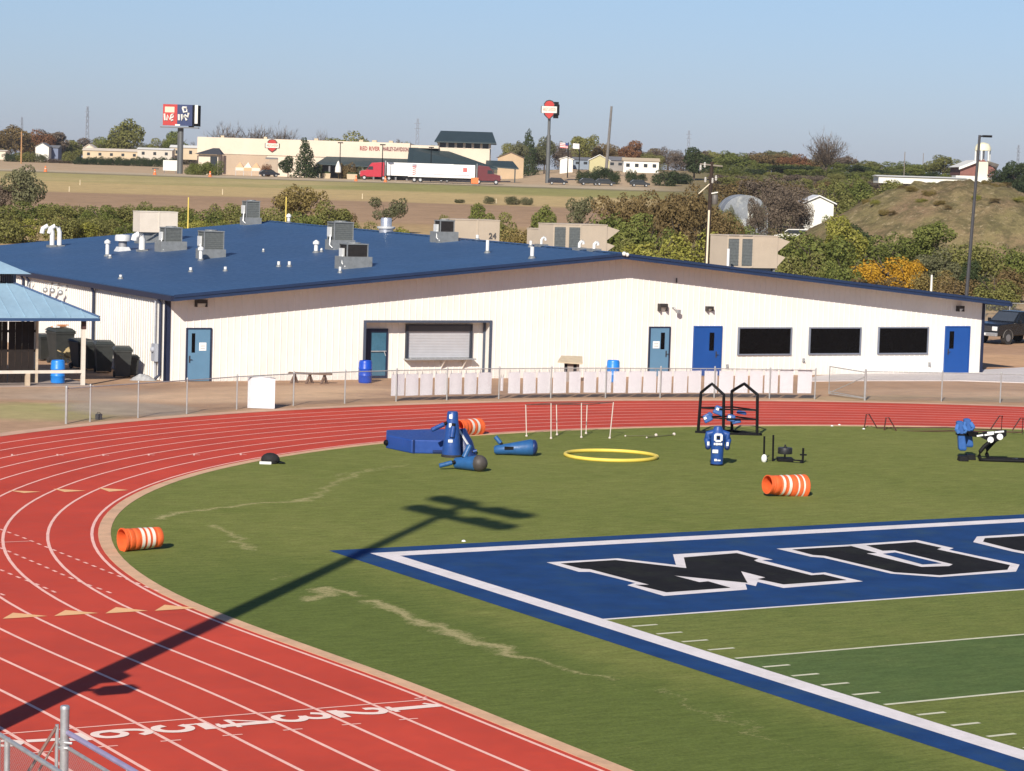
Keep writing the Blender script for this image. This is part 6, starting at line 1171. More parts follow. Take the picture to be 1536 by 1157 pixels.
# kiosk with hipped roof
f=Fr(311,264,585); f.o.z=H(f.o.x,f.o.y)-.2; f.py=hor(311)+(CAM.z-f.o.z)*FOC/585; o=f.thing('kiosk','small tan kiosk with a dark hipped roof beside the tall signboard','kiosk'); p=f.pt
a,b=p(292,262),p(332,262); m=MB(); m.bx(a.x+.8,b.x-.8,0,5,0,p(311,232).z); m.build('wall',cream,o); zk=p(311,231.5).z; zk2=p(311,222).z; cx=(a.x+b.x)/2+1
m=MB(); V=[(a.x,-1,zk),(b.x,-1,zk),(b.x,6,zk),(a.x,6,zk),(cx+1.2,2.5,zk2),(cx-.2,2.5,zk2)]; m.add(V,[(0,1,4,5),(1,2,4),(2,3,5,4),(3,0,5),(3,2,1,0)]); m.build('roof',P('charcoal_roof',(.05,.052,.06),.7,.12,.5),o); m=MB(); m.bx(b.x-2.6,b.x-1,-.05,-.001,0,zk-.5); m.build('dark_bay',dwin,o)
# long low sheds and little houses
def house(x0,x1,yt,yb,d,label,wall_,roof_,name='house',cat='house',gable=False,ridge=3,wins=0,group=None,depth=7,side=None):
    xm=(x0+x1)/2; f=Fr(xm,yb,d); zb=min(f.o.z,H(f.o.x,f.o.y)) ; f.o.z=f.o.z; o=f.thing(name,label,cat,group); p=f.pt; a,b=p(x0,yb).x,p(x1,yb).x; zt=p(xm,yt).z; ze=zt-ridge*f.s
    m=MB()
    if gable: m.prism([(a,-2.5),(b,-2.5),(b,ze),((a+b)/2,zt-.1),(a,ze)],-depth,0,0,UPR)
    else: m.bx(a,b,0,depth,-.8,ze)
    m.build('wall',wall_,o); m=MB(); e=.35
    if gable:
        c_=(a+b)/2; V=[(a-e,-e,ze-.15),(c_,-e,zt),(b+e,-e,ze-.15),(a-e,depth+e,ze-.15),(c_,depth+e,zt),(b+e,depth+e,ze-.15)]; m.add(V+[(x,y,z-.15) for x,y,z in V],[(0,1,4,3),(1,2,5,4),(6,9,10,7),(7,10,11,8),(0,6,7,1),(1,7,8,2),(0,3,9,6),(2,8,11,5)])
    else:
        V=[(a-e,-e,ze),(b+e,-e,ze),(b+e,depth/2,zt),(a-e,depth/2,zt),(a-e,depth+e,ze),(b+e,depth+e,ze)]; m.add(V,[(0,1,2,3),(3,2,5,4),(0,3,4),(1,5,2),(0,4,5,1)])
    m.build('roof',roof_,o)
    for i in range(wins):
        x=a+(b-a)*(i+.5)/wins; m=MB(); m.bx(x-.5,x+.5,-.06,-.001,ze*.35,ze*.72); m.build('window',dwin,o)
    return o
house(53,73,214,237,900,'small white gabled shed with a blue-grey side at the far left',whitew,greyroof,'shed','shed',True,6)
house(73,87,218,237,905,'blue-grey shed wing right of the white gable',P('blue_grey_wall',(.14,.17,.25),.7,.1,.5),greyroof,'shed','shed',False,4)
house(-4,8,225,240,880,'cream hut at the extreme left edge of the picture',cream,cream,'shed','shed',False,2)
house(124,210,223,238,880,'long low cream shed left of the signboard, behind the clipped hedge',sidingt,cream,'shed','shed',False,4,5); house(206,258,222,237,870,'pale long shed nearest the signboard, behind the hedge',P('pale_grey_wall',(.5,.45,.38),.7,.06,.4),whitew,'shed','shed',False,3,3); house(255,296,218,236,880,'long pale shed right behind the signboard pole',sidingt,whitew,'shed','shed',False,4,2)
house(126,140,216,230,890,'small domed cream hut at the left end of the long low shed',cream,cream,'shed','shed',True,5)
house(840,859,235,250,690,'small white house right of the sign pole',whitew,whitew,'house','house',True,3); house(860,884,236,250,700,'low grey-blue house between white and yellow houses',P('slate_wall',(.2,.24,.29),.7,.1,.5),greyroof,'house','house',False,4,2)
house(884,914,232,254,680,'pale yellow gabled house at the foot of the thin pole',palew,whitew,'house','house',True,8); house(912,936,235,252,700,'grey-roofed house right of the yellow gable',P('grey_wall',(.25,.23,.21),.7,.1,.5),greyroof,'house','house',False,6,2)
house(935,988,237,256,690,'long white house with tan arches right of the yellow gabled one',whitew,sidingt,'house','house',False,5,4)
house(746,785,228,258,700,'tan house with pitched roof right of the store tower',P('tan_house_wall',(.44,.32,.2),.7,.1,.5),P('brown_roof',(.14,.11,.09),.8,.1,.5),'house','house',True,8,0)
# barns among the trees
f=Fr(1118,328,322); o=f.thing('domed_barn','grey and white domed metal barn half hidden behind brown trees','barn'); r=34*f.s; m=MB(); k=14
pr=[(r*math.cos(math.pi*i/k),r*.86*math.sin(math.pi*i/k)+.5) for i in range(k+1)]; m.prism([(r,-4)]+pr+[(-r,-4)],-10,0,0,UPR); m.build('shell',P('weathered_dome',(.20,.215,.235),.6,.35,.6,dirt=((.55,.55,.5),.9)),o); m=MB(); m.bx(r*.1,r*.45,-.2,-.001,-1,1.9); m.build('white_panel',P('chalky_white',(.55,.55,.5),.7,.25,.8),o)
house(1206,1250,293,325,318,'white gabled barn showing between brown and green trees',whitew,P('white_roof',(.68,.68,.66),.5,.05,.5),'barn','barn',True,10)
house(1318,1450,264.5,270,470,'long low white wall of a shed behind the earth mound',whitew,whitew,'shed','shed',False,2,0)
# chapel with domed cupola
f=Fr(1473,274,600); o=f.thing('chapel','brick and white chapel with a round domed cupola above the mound','chapel'); p=f.pt
a,b=p(1444,274),p(1497,274); m=MB(); m.bx(a.x,b.x,4,18,-3,p(1470,262).z); m.prism([(a.x,p(1445,262).z),(b.x,p(1497,262).z),(b.x,p(1497,255).z),(p(1480,240).x,p(1480,239.5).z),(a.x,p(1445,251).z)],-18,-4,0,UPR); m.build('brick_wall',brick,o)
m=MB(); m.bx(p(1467.5,270).x,p(1484,270).x,2.5,8,-3,p(1476,243).z); m.build('front_bay',P('chapel_cream',(.64,.58,.46),.6,.05,.5),o); m=MB(); V=[(a.x-.5,3,p(1444,251).z),(p(1470,241).x,3,p(1470,240).z),(p(1470,241).x,19,p(1470,240).z),(a.x-.5,19,p(1444,251).z)]; m.add(V+[(x,y,z-.6) for x,y,z in V],[(0,1,2,3),(4,5,1,0)]); V=[(p(1484,240).x,3,p(1484,239).z),(b.x+2,3,p(1497,256).z),(b.x+2,19,p(1500,256).z),(p(1484,240).x,19,p(1484,239).z)]; V=[(p(1483,240).x,2,p(1483,241).z),(p(1501,240).x,2,p(1501,247).z),(p(1501,240).x,6,p(1499,256).z),(p(1483,240).x,6,p(1484,251).z)]; m.add(V,[(0,1,2,3),(3,2,1,0)]); m.build('roof',whitew,o)
m=MB(); m.bx(a.x-2,p(1460,265).x,-2,3.9,-3,p(1450,264).z); m.bx(p(1460,265).x,b.x,-1,3.9,-3,p(1480,266).z); m.build('white_wing',whitew,o)
c=p(1480,240,6); rr=12.5*f.s; zc=p(1480,240).z; z2=p(1480,224).z; z3=p(1480,214).z; m=MB()
for i in range(6): an=math.pi*2*i/6+.2; m.cyl((c.x+rr*.9*math.cos(an),6+rr*.9*math.sin(an),zc-1),(c.x+rr*.9*math.cos(an),6+rr*.9*math.sin(an),z2),.2,n=8)
m.build('columns',whitew,o,True); m=MB(); m.lathe([(rr*1.0,z2-.3),(rr*1.0,z2),(rr*.95,z2+.5),(rr*.75,z2+(z3-z2)*.8),(rr*.3,z3),(.01,z3+.1)],20,0,Matrix.Translation((c.x,6,0))); m.build('dome',P('dome_cream',(.74,.70,.5),.5,.05,.5),o,True); m=MB(); m.bx(c.x-rr*1.15,c.x+rr*1.15,6-rr,6+rr,zc-2.2,zc-.9); m.build('dome_base',P('lead_grey',(.35,.35,.36)),o)
# ------------------------------------------------------------------ signs and poles
f=Fr(268,264,600); f.o.z=H(f.o.x,f.o.y)-.2; f.py=hor(268)+(CAM.z-f.o.z)*FOC/600; o=f.thing('billboard','tall signboard half red half dark blue on one steel column','billboard'); p=f.pt
m=MB(); x=p(270,250).x; m.cyl((x,.6,0),(x,.6,p(270,191).z),.62,n=14); m.cyl((p(266.5,250).x,.9,0),(p(266.5,250).x,.9,p(268,191).z),.28,n=8); m.build('column',P('column_steel',(.13,.135,.135),.5,.12,.6,metal=.3),o,True)
a,b=p(245,190),p(290,158); zb_,zt_=p(268,189).z,p(268,157.5).z; xm=p(267,170).x
m=MB(); m.bx(a.x,xm,-.2,.2,zb_,zt_); m.build('red_board',redp,o); m=MB(); m.bx(xm,b.x,-.2,.2,zb_,zt_); m.build('blue_board',P('board_blue',(.02,.035,.11),.5,.1,.5),o)
m=MB(); m.add([(b.x-.2,.2,zb_),(b.x+1.2,6,zb_),(b.x+1.2,6,zt_),(b.x-.2,.2,zt_)],[(0,1,2,3),(3,2,1,0)]); m.bx(b.x-.9,b.x+.35,.25,1.0,zb_-.3,zt_); m.build('back_frame',black,o); m=MB(); m.bx(b.x+.5,b.x+1.2,.3,.6,zb_+.6,zt_); m.build('white_edge',whitew,o)
m=MB(); m.bx(a.x-.5,b.x+1.6,-1.3,.9,zb_-.55,zb_-.3); m.build('catwalk',greyroof,o)
def blob(par,pts,w,name,mat): 
    m=MB()
    for q in pts: m.tube([Vector((p(*v).x,-.26,p(*v).z)) for v in q],w,5)
    m.build(name,mat,par)
m=MB(); c0,c1=p(248.5,169),p(263,161); m.bx(c0.x,c1.x,-.26,-.201,c0.z,c1.z); m.build('cream_plate',P('sign_cream',(.66,.52,.40),.5,.08,1),o)
blob(o,[[(251.5,181),(252.5,173),(256,180),(258,173)],[(258,173),(261,172),(261,176),(257,178),(258,182),(261,180)],[(248,171),(248.5,181)]],.22,'white_marks',whitew)
blob(o,[[(275,162),(281,162),(281.5,168),(277,169),(275,162)],[(274,172),(274,181),(277,174),(281,181)],[(278,173),(283,176),(284,170)],[(269.5,172),(269.5,181)]],.26,'white_marks',whitew); m=MB(); c0,c1=p(263.5,189),p(271,187); m.bx(c0.x,c1.x,-.27,-.22,c0.z,c1.z); m.build('white_plate',whitew,o)
f=Fr(824,268,600); f.o.z=H(f.o.x,f.o.y)-.2; f.py=hor(824)+(CAM.z-f.o.z)*FOC/600; o=f.thing('pole_sign','red and white shield sign high on a single grey pole','pole sign'); p=f.pt
m=MB(); zt_=p(825,178).z; x=p(822,250).x; zm=p(824,203).z; m.cyl((x,.6,0),(x,.6,zm),.5,n=12); m.cyl((x,.6,zm-.2),(x,.6,zt_+1),.34,n=12); m.build('pole',P('column_steel',(.13,.135,.135)),o,True)
c=p(824,165.5); shield(o,c,25*f.s,27*f.s,0,redp,'HARLEY-DAVIDSON',.25); m=MB(); m.bx(c.x-1.2,c.x+2.4,.02,2.2,c.z-1.2,c.z+1.3); m.bx(c.x+1.0,c.x+2.2,.3,2.0,c.z-1.9,c.z+1.9); m.build('cabinet',black,o)
def pole(px,yt,yb,d,label,r=.12,mat=None,name='pole',cat='pole',pxt=None,head=None,group=None):
    f=Fr(px,yb,d); zg=H(f.o.x,f.o.y); zt=CAM.z+(hor(px)-yt)*d/FOC; o=thing(name,label,cat,(f.o.x,f.o.y,zg-.2),-YAW,group); hh=zt-zg+.2; m=MB(); lean=((pxt or px)-px)*d/FOC
    m.tube([(0,0,0),(lean,0,hh)],[r,r*.65],8); m.build('pole',mat or darkgrey,o,True); return o,hh,d/FOC,lean
pole(909,160,245,640,'tall thin weathered pole rising far above the yellow gabled house',.42,P('weathered_pole',(.16,.15,.14),.8,.2,1),pxt=914.5)
for px,yt,d,lb in ((509.5,215,600,'thin dark lamp pole in front of the store canopy'),(573,218,560,'thin dark lamp pole at the cab of the front red truck'),(646,222,600,'thin dark lamp pole before the big sloping roof')):
    o,hh,s,l=pole(px,yt,262,d,lb,.13,black,'lamp_pole','lamp pole'); m=MB(); m.bx(-.6,.6,-.3,.3,hh-.05,hh+.2); m.build('lamp_head',black,o)
for px,d in ((776,690),(831,650),(868,650),(762,680)):
    pass
o,hh,s,l=pole(282,296,336,190,'yellow post behind the far edge of the blue roof, near the beige cabinet',.075,P('yellow_post',(.66,.52,.12),.5,.06,2),'marker_post','post',group=None)
o,hh,s,l=pole(428.5,295,336,190,'yellow post behind the ridge, beside a white capped pipe',.07,P('yellow_post'),'marker_post','post')
for px,yt,d,lb in ((1397,412,165,'short cream post right of the golden bush'),(1298,308,330,'short white post at the left foot of the mound')): pole(px,yt,430,d,lb,.1,whitew,'marker_post','post')
for px,d in ((104,410),(120,450),(334,420),(544,420),(745,415),(776,420)): pole(px,270 if px!=120 else 262,282,d,'short pale marker stake in the dry field','',whitew,'marker_post','post',group='pale stakes in the dry field') if False else pole(px,(hor(px)+(CAM.z-H(*D(px,280,d).to_2d()))*FOC/d)-8,282,d,'short pale marker stake in the dry grass beyond the ploughed field',.1,P('pale_stake',(.6,.5,.33),.7,.1,2),'marker_post','post',group='pale stakes in the dry field')
# utility pole with transformers
f=Fr(1060,392,186); zg=H(f.o.x,f.o.y); o=thing('utility_pole','wooden utility pole with transformers and a pale conduit behind the right roof slope','utility pole',(f.o.x,f.o.y,zg-.2),-YAW); s=f.s; zt=CAM.z+(hor(1060)-243)*s-zg+.2; pz=lambda y: CAM.z+(hor(1060)-y)*s-zg+.2
m=MB(); m.tube([(-.05,0,0),(.12,0,zt)],[.2,.13],10); m.build('pole',P('creosote_wood',(.035,.022,.016),.85,.25,3),o,True); m=MB(); m.cyl((-.03,-.2,0),(.03,-.17,pz(315)),.075,n=8); m.build('conduit',P('pale_conduit',(.70,.62,.46),.6,.06,3),o,True)
m=MB(); m.bar((-.75,-.05,pz(246.5)),(.9,-.05,pz(249)),.09,.11); m.build('crossarm',P('grey_wood',(.2,.17,.14),.8,.2,3),o); m=MB(); m.bar((-.02,-.1,pz(276)),(-.8,-.3,pz(291)),.06); m.build('brace_arm',P('pale_conduit'),o)
for x,y in ((-.4,248),(-.7,252),(-.32,270),(.2,271),(.45,267)): m=MB(); z=pz(y); m.lathe([(.06,-.18),(.1,-.1),(.06,-.05),(.11,.02),(.06,.08),(.09,.14),(.03,.2)],10,0,Matrix.Translation((x,-.1,z))); m.build('insulator',P('porcelain',(.5,.48,.44),.3,.1,3),o,True)
for z,x in ((pz(292),.42),): m=MB(); m.lathe([(.18,-.35),(.22,-.3),(.22,.3),(.18,.35),(.01,.38)],14,0,Matrix.Translation((x,-.05,z-.35))); m.cyl((x,-.05,z),(x,-.05,z+.25),.05); m.build('transformer',P('transformer_grey',(.12,.11,.1),.5,.15,3),o,True); m=MB(); m.bar((.15,-.1,pz(290)),(.62,-.1,pz(288)),.12,.08); m.build('switch',whitew,o)
# parking lamp on the right
o,hh,s,l=pole(1448,203,435,165,'tall dark steel lamp pole with one flat arm, right side of the picture',.13,P('dark_bronze_pole',(.05,.05,.055),.5,.15,3),'lamp_pole','lamp pole',pxt=1459)
m=MB(); m.bar((l,0,hh-.08),(l+.25,0,hh-.05),.1); m.box((l+.5,0,hh-.06),(.55,.35,.14)); m.build('lamp_head',black,o)
pole(1356,228,262,620,'thin pale utility pole on the far right slope',.14,P('grey_wood',(.2,.17,.14)),'utility_pole','utility pole'); pole(1384,230,258,900,'thin dark utility pole on the far right skyline',.16,P('grey_wood'),'utility_pole','utility pole')
pole(32,198,225,760,'thin orange-brown pole among the far left trees',.25,P('orange_pole',(.4,.22,.1),.7,.1,2))
# lattice towers
tw=P('tower_steel',(.20,.22,.26),.6,.1,.2)
for px,yt,w,d,lb in ((130,160,6,1500,'faint steel lattice tower on the skyline above the low sheds'),(625,178,7,1400,'faint steel lattice tower on the skyline left of the store tower'),(1032,196,6,1700,'faint lattice tower on the skyline above the utility pole'),(32,176,5,1900,'very faint lattice tower at the far left skyline'),(1527,218,5,1700,'faint lattice tower at the right edge beyond the chapel')):
    f=Fr(px,240,d); zg=H(f.o.x,f.o.y); o=thing('lattice_tower',lb,'pylon',(f.o.x,f.o.y,zg),-YAW,None); s=d/FOC; hh=CAM.z+(hor(px)-yt)*s-zg; w0=w*s*1.1; w1=w*s*.3; m=MB(); r=.16
    for sx in (-1,1):
        for sy in (-1,1): m.bar((sx*w0/2,sy*w0/2,0),(sx*w1/2,sy*w1/2,hh),r*1.6)
    n_=9
    for i in range(n_):
        z0,z1=hh*i/n_,hh*(i+1)/n_; a=w0+(w1-w0)*i/n_; b=w0+(w1-w0)*(i+1)/n_
        for y in (-1,1): m.bar((-a/2,y*a/2,z0),(b/2,y*b/2,z1),r); m.bar((a/2,y*a/2,z0),(-b/2,y*b/2,z1),r)
    m.build('lattice',tw,o); m=MB()
    for q in (.8,.9): m=MB(); m.bar((-w*s*.7,0,hh*q),(w*s*.7,0,hh*q),.3); m.build('arm',tw,o)
# flags
for px,kind,lb in ((851,'us','striped red and white flag on a dark pole by the houses'),(868,'w','pale flag on a dark pole right of the striped flag')):
    o,hh,s,l=pole(px,214 if kind=='us' else 215,268,640,lb,.14,black,'flagpole','flag'); m=MB(); k=8
    wv=lambda x:math.sin(x*1.6)*.25
    W_=2.1 if kind=='us' else 1.7
    for st in range(6):
        za,zb_=hh-.2-st*.22,hh-.2-(st+1)*.22
        for i in range(k): x0,x1=-W_*i/k,-W_*(i+1)/k; m.add([(x0,wv(x0),za+x0*-.05),(x1,wv(x1),za-x1*.05),(x1,wv(x1),zb_-x1*.05),(x0,wv(x0),zb_+x0*-.05)],[(0,1,2,3)],(st%2 if kind=='us' else 0) if not(kind=='us' and st<3 and i<3) else 2)
    m.build('cloth',[P('flag_white',(.72,.68,.66),.8,.05,2),P('flag_red',(.5,.08,.07),.8,.05,2),P('flag_blue',(.05,.07,.2),.8,.05,2)],o)
# white board under the signboard, small signs, cones
def board(px,yt,yb,w,d,label,mat,name='sign_board',legs=True,group=None,cat='sign'):
    f=Fr(px,yb,d); zg=H(f.o.x,f.o.y); o=thing(name,label,cat,(f.o.x,f.o.y,zg-.1),-YAW,group); s=d/FOC; z1=CAM.z+(hor(px)-yt)*s-zg; z0=CAM.z+(hor(px)-yb)*s-zg; m=MB(); m.bx(-w*s/2,w*s/2,-.06,.06,max(z0,.3),z1); m.build('panel',mat,o)
    m=MB()
    for sx in (-.4,.4): m.bx(sx*w*s-.06,sx*w*s+.06,.061,.16,0,z1-.2)
    m.build('legs',greyroof,o); return o
board(255,240,255.5,21,610,'plain white board standing left of the signboard column',whitew); board(1409.5,269,279,13,300,'small white sign on two legs on top of the earth mound',whitew)
board(712,266,275,11,540,'small orange roadwork sign before the right truck cab',P('sign_orange2',(.7,.18,.05),.5,.08,2)); board(233,252,258,10,700,'dark low fence panel left of the plain white board',P('dark_board',(.07,.06,.06),.7,.2,1),cat='panel'); board(1332,294,311,9,320,'small pale panel leaning among bushes left of the mound',whitew,cat='panel')
def cone(px,d,label,k=1.0):
    f=Fr(px,270,d); zg=H(f.o.x,f.o.y); o=thing('traffic_cone',label,'traffic cone',(f.o.x,f.o.y,zg),0,'orange cones along the far road'); m=MB(); m.lathe([(.34*k,0),(.34*k,.06),(.26*k,.07),(.2*k,.4*k),(.1*k,.95*k),(.05*k,1.0*k)],12); m.build('body',P('cone_orange',(.75,.17,.04),.5,.08,2),o,True); m=MB(); m.lathe([(.185*k,.5*k),(.135*k,.72*k)],12); m.build('band',reflect,o,True)
for px,d in ((68,545),(232,548),(315,545),(578,547),(534,548)): cone(px,d,'orange cone in the row along the far road verge',1.25)
# ------------------------------------------------------------------ trucks and cars
trw=P('trailer_white',(.74,.73,.71),.45,.04,.4); cabr=P('cab_red',(.40,.012,.03),.35,.08,1,spec=.6); cabd=P('cab_dark_red',(.11,.012,.016),.35,.1,1,spec=.6)
def wheels(o,xs,y0,y1,r,w=.3):
    for x in xs:
        for y in (y0,y1):
            m=MB(); m.cyl((x,y-w/2,r),(x,y+w/2,r),r,n=16); wo=m.build('wheel',rubber,o,True); m=MB(); m.cyl((x,y-w/2-.02,r),(x,y+w/2+.02,r),r*.55,n=12); m.build('rim',galv,wo,True)
def semi(px0,px1,d,face,label,cabm,cablen,yr=0,decor=False):
    xm=(px0+px1)/2; f=Fr(xm,272,d); zg=H(f.o.x,f.o.y); o=thing('semi_truck',label,'truck',(f.o.x,f.o.y,zg+.05),-YAW+yr); s=d/FOC; Lt=(px1-px0)*s; sg=face
    # cab at +x if face=1
    xc=sg*(Lt/2); xt0,xt1=(-Lt/2,Lt/2-cablen-.6) if sg>0 else (-Lt/2+cablen+.6,Lt/2)
    m=MB(); m.bx(xt0,xt1,-1.28,1.28,1.15,4.05); m.build('trailer',trw,o,bev=.03); m=MB(); m.bx(xt0+.4,xt1-.4,-.6,.6,.85,1.149); m.bx(xt0+3.5,xt1-4.0,-1.2,-1.1,.55,1.1); m.build('chassis',black,o)
    if decor:
        m=MB(); x=xt0+(xt1-xt0)*.06
        for i in range(5): m.add([(x+.1,-1.3,1.5+i*.42),(x+.9,-1.3,1.75+i*.42),(x+.9,-1.3,1.95+i*.42),(x+.1,-1.3,1.7+i*.42)],[(0,1,2,3)])
        m.bx(xt1-2.6,xt1-1.7,-1.3,-1.281,2.5,3.4); m.build('red_graphics',P('faded_red',(.5,.12,.11),.5,.1,2),o); m=MB(); m.bx(x+.02,x+1.0,-1.29,-1.281,3.15,3.9); m.bx(xt1-9,xt1-1.2,-1.29,-1.281,1.7,1.85); m.bx(xt0+2,xt0+4,-1.29,-1.281,1.7,1.85); m.build('grey_graphics',P('graphic_grey',(.3,.3,.34),.5,.1,2),o)
    x0=xc-sg*cablen; a,b=sorted((x0,xc))
    prof=[(x0,.75),(xc-sg*.1,.75),(xc,1.3),(xc-sg*.15,2.0),(xc-sg*1.5,2.25),(xc-sg*2.05,3.2),(xc-sg*2.6,3.85),(x0+sg*.3,4.05),(x0,3.9)]
    m=MB(); m.prism(prof if sg<0 else prof[::-1],-1.2,1.2,0,UPR@Matrix.Identity(4)); m.build('cab',cabm,o,bev=.06); m=MB()
    q=[(xc-sg*1.62,2.3),(xc-sg*2.02,3.05),(xc-sg*2.9,3.05),(xc-sg*2.9,2.3)]; m.prism(q,-1.23,1.23,0,UPR); m.build('window',dwin,o); m=MB(); m.bx(min(xc,xc+sg*.08),max(xc,xc+sg*.08),-.55,.55,1.1,1.95); m.build('grille',galv,o)
    for y in (-.95,.95): m=MB(); m.sph((xc-sg*.02,y,1.35),.16,8); m.build('headlight',lens,o,True)
    for y in (-1.3,1.3): m=MB(); m.cyl((x0-sg*.2,y*.85,1),(x0-sg*.2,y*.85,4.4),.08); m.build('exhaust',galv,o,True)
    ws=[xc-sg*1.0,x0+sg*.2,x0-sg*1.1]+([xt0+1.4,xt0+2.7] if sg>0 else [xt1-1.4,xt1-2.7]); wheels(o,ws,-1.05,1.05,.52)
    return o
semi(540,680,568,-1,'bright red truck cab facing left with a white trailer, behind the other truck',cabr,5.4); semi(612,751,553,1,'dark red truck cab facing right with a decorated white trailer in front',cabd,5.0,0,True)
def pickup(loc,rz,label,mat,L_=5.6,cat='pickup'):
    o=thing('pickup_truck',label,cat,loc,rz); w=.98
    m=MB(); prof=[(-L_/2,.55),(L_/2-.1,.5),(L_/2,.75),(L_/2-.05,1.12),(L_/2-.25,1.22),(L_/2-1.55,1.3),(L_/2-1.75,1.3),(-L_/2+1.9,1.3),(-L_/2,1.28)]; m.prism(prof[::-1],-w,w,0,UPR); bo=m.build('body',mat,o,bev=.06)
    m=MB(); V=[]; 
    for x,z,ww in ((L_/2-1.6,1.302,w*.95),(-L_/2+1.75,1.302,w*.95)): V+=[(x,-ww,z),(x,ww,z)]
    for x,z,ww in ((L_/2-2.35,1.93,w*.8),(-L_/2+2.05,1.93,w*.8)): V+=[(x,-ww,z),(x,ww,z)]
    m.add(V,[(0,1,5,4),(2,6,7,3),(4,5,7,6),(0,4,6,2),(1,3,7,5)]); m.build('cabin',mat,o,bev=.05)
    m=MB(); g=.012
    m.add([(L_/2-1.68+g,-w*.86,1.36),(L_/2-1.68+g,w*.86,1.36),(L_/2-2.28+g,w*.74,1.87),(L_/2-2.28+g,-w*.74,1.87)],[(0,1,2,3)]); m.build('windscreen',P('windscreen',(.05,.06,.075),.12,.1,2,spec=.7),o)
    for sg in (-1,1):
        m=MB(); m.add([(L_/2-1.95,sg*(w*.945+.0),1.36),(L_/2-2.75,sg*w*.945,1.36),(L_/2-2.75,sg*w*.82,1.85),(L_/2-2.42,sg*w*.82,1.85)],[(0,1,2,3),(3,2,1,0)]); m.build('side_window',dwin,o)
        m=MB(); m.box((L_/2-.02,sg*.74,.95),(.12,.36,.26)); m.build('headlight',P('headlamp',(.7,.7,.68),.15,.05,3,spec=.8),o,bev=.03)
        m=MB(); m.box((L_/2-1.9,sg*(w+.14),1.38),(.12,.2,.2)); m.build('mirror',mat,o,bev=.03)
    m=MB(); m.bx(L_/2-.01,L_/2+.06,-.52,.52,.78,1.1); m.build('grille',darkgrey,o); m=MB(); m.bx(L_/2-.02,L_/2+.14,-w,w,.5,.72); m.build('bumper',galv,o,bev=.03); m=MB(); m.bx(L_/2+.141,L_/2+.15,-.2,.2,.55,.68); m.build('number_plate',paper,o)
    for x in (L_/2-1.0,-L_/2+1.15):
        for sg in (-1,1):
            m=MB(); m.cyl((x,sg*(w-.24),.4),(x,sg*(w+.03),.4),.4,n=18); wo=m.build('wheel',rubber,o,True); m=MB(); m.cyl((x,sg*(w-.02),.4),(x,sg*(w+.045),.4),.22,n=14); m.build('rim',P('dull_rim',(.25,.25,.25),.4,.1,4,metal=.5),wo,True)
            m=MB(); m.tube([(x+.47*math.cos(math.pi*i/10),sg*(w+.005),.42+.47*math.sin(math.pi*i/10)) for i in range(11)],.03,6); m.build('wheel_arch',P('arch_grey',(.12,.11,.1)),o,True)
    return o
g0=G(1522,517); pickup(Vector((g0.x+.9,g0.y+1.2,0)),-YAW+R_(-138),'black pickup parked facing the viewer on brown dirt beyond the right corner',P('black_car_paint',(.010,.011,.012),.25,.2,1,spec=.7))
def car(px,yb,d,rz,label,mat,kind='car',L_=4.6):
    f=Fr(px,yb,d); zg=H(f.o.x,f.o.y); o=thing('parked_car',label,'car',(f.o.x,f.o.y,zg+.02),-YAW+rz); w=.9
    m=MB(); pr=[(-L_/2,.4),(L_/2,.4),(L_/2,.8),(L_/2-.9,1.0),(L_/2-1.6,1.55),(-L_/2+.7,1.6),(-L_/2,1.05)]; m.prism(pr[::-1],-w,w,0,UPR); m.build('body',mat,o,bev=.08)
    m=MB(); m.prism([(L_/2-1.05,1.02),(L_/2-1.66,1.48),(-L_/2+.8,1.5),(-L_/2+.35,1.05)],-w-.012,w+.012,0,UPR); m.build('windows',dwin,o); wheels(o,(L_/2-.9,-L_/2+.9),-w+.08,w-.08,.34,.22); return o
car(404,264,588,R_(15),'dark car parked before the tan store wall',P('dark_car_paint',(.02,.022,.03),.3,.1,1)); car(1192,336,300,R_(170),'small white car glimpsed under the dark brown tree',whitew)
for px,rz,c,lb in ((837,0,'dark','dark parked car right of the sign pole'),(884,5,'grey','grey parked car before the yellow gabled house'),(908,2,'grey','grey parked car before the thin pole'),(960,3,'grey','dark grey parked car below the long white house')):
    car(px,268,585,R_(rz),lb,P('dark_car_paint' if c=='dark' else 'grey_car_paint',(.03,.033,.036),.35,.1,1))
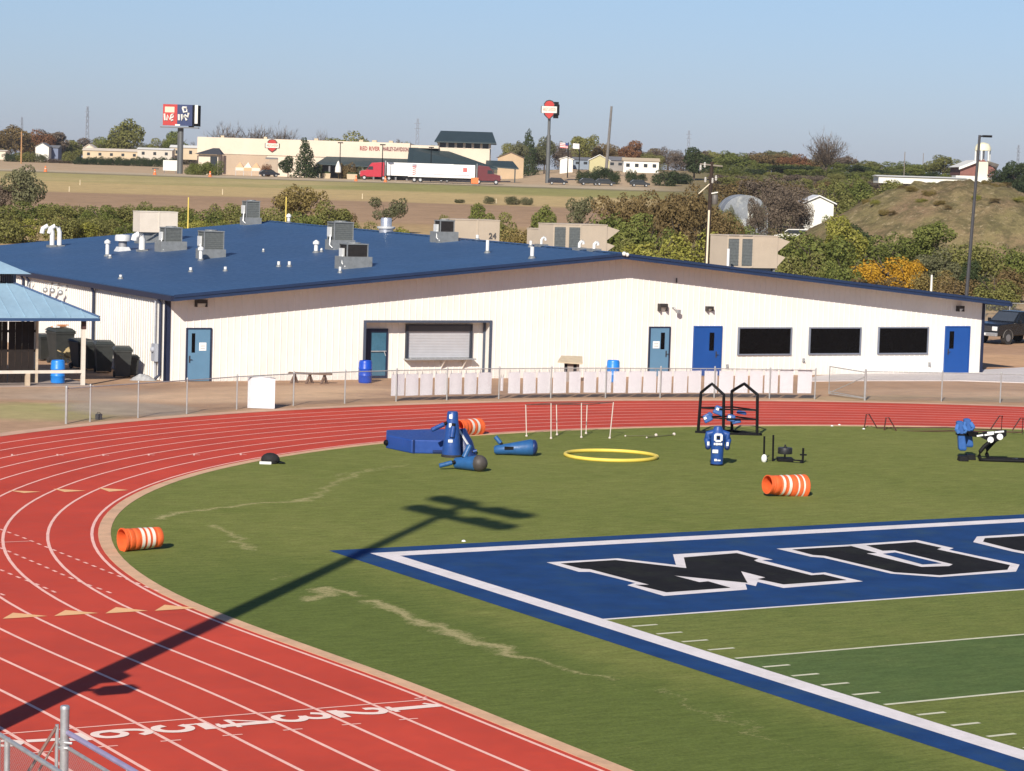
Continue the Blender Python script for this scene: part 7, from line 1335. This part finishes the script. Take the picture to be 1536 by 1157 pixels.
# banners, covered stand and odd pieces before the store
f=Fr(372,262,600); zg=H(f.o.x,f.o.y); o=thing('sale_tent','orange and white canopy tent before the tan store wall','tent',(f.o.x,f.o.y,zg),-YAW); m=MB()
for k,c in ((-1.9,0),(0,1),(1.9,0)): m.add([(k-.95,-1,1.9),(k+.95,-1,1.9),(k+.95,1,1.9),(k-.95,1,1.9),(k,0,3.2)],[(0,1,4),(1,2,4),(2,3,4),(3,0,4)],c); m.bx(k-.95,k+.95,-1.01,-1,1.2,1.9,1-c)
m.build('canopy',[P('tent_peach',(.62,.36,.2),.7,.06,1),P('tent_white',(.7,.6,.5),.7,.06,1)],o); m=MB()
for x in (-2.8,-.95,.95,2.8): m.bx(x-.05,x+.05,-1,-.9,0,1.9)
m.build('legs',galv,o)
f=Fr(507,264,600); zg=H(f.o.x,f.o.y); o=thing('closed_parasol','white closed parasol standing before the store canopy','parasol',(f.o.x,f.o.y,zg),-YAW); m=MB(); m.lathe([(.45,1.3),(.75,1.5),(.7,2.6),(.25,3.9),(.02,4.2)],10); m.build('cloth',whitew,o,True); m=MB(); m.cyl((0,0,0),(0,0,1.4),.08); m.build('stem',black,o,True)
for px,lb in ((488,'tan planter box left of the white parasol'),(528,'tan planter box right of the white parasol')):
    f=Fr(px,266,590); zg=H(f.o.x,f.o.y); o=thing('planter_box',lb,'planter',(f.o.x,f.o.y,zg),-YAW); m=MB(); m.box((0,0,.6),(2.2,1,1.2),taper=1.1); m.build('box',sidingt,o); m=MB()
    for k in range(5): m.sph((-.8+k*.4,0,1.3),.3,8)
    m.build('plants',LEAF['dark'],o)
# wire fence behind the pickup
fp=[D(1478,455,172),D(1515,458,172),D(1560,462,172)]
for v in fp: v.z=H(v.x,v.y)
fence('chain_link_fence','tall chain link fence behind the parked pickup at the right edge',fp,1.55,.035,None,(),.1)
# ------------------------------------------------------------------ thin autumn haze
if HAZE>0:
    m=MB(); m.box((CAM.x,CAM.y,24),(5800,5800,54)); hz=newmat('haze_air'); mt,nt_,b_=hz; nt_.nodes.remove(b_); pv=nn(nt_,'ShaderNodeVolumePrincipled'); pv.inputs['Color'].default_value=(.80,.86,1,1); pv.inputs['Density'].default_value=HAZE; pv.inputs['Anisotropy'].default_value=.0
    nt_.links.new(pv.outputs[0],nt_.nodes['Material Output'].inputs['Volume']); tag(m.build('haze',mt),kind='stuff')
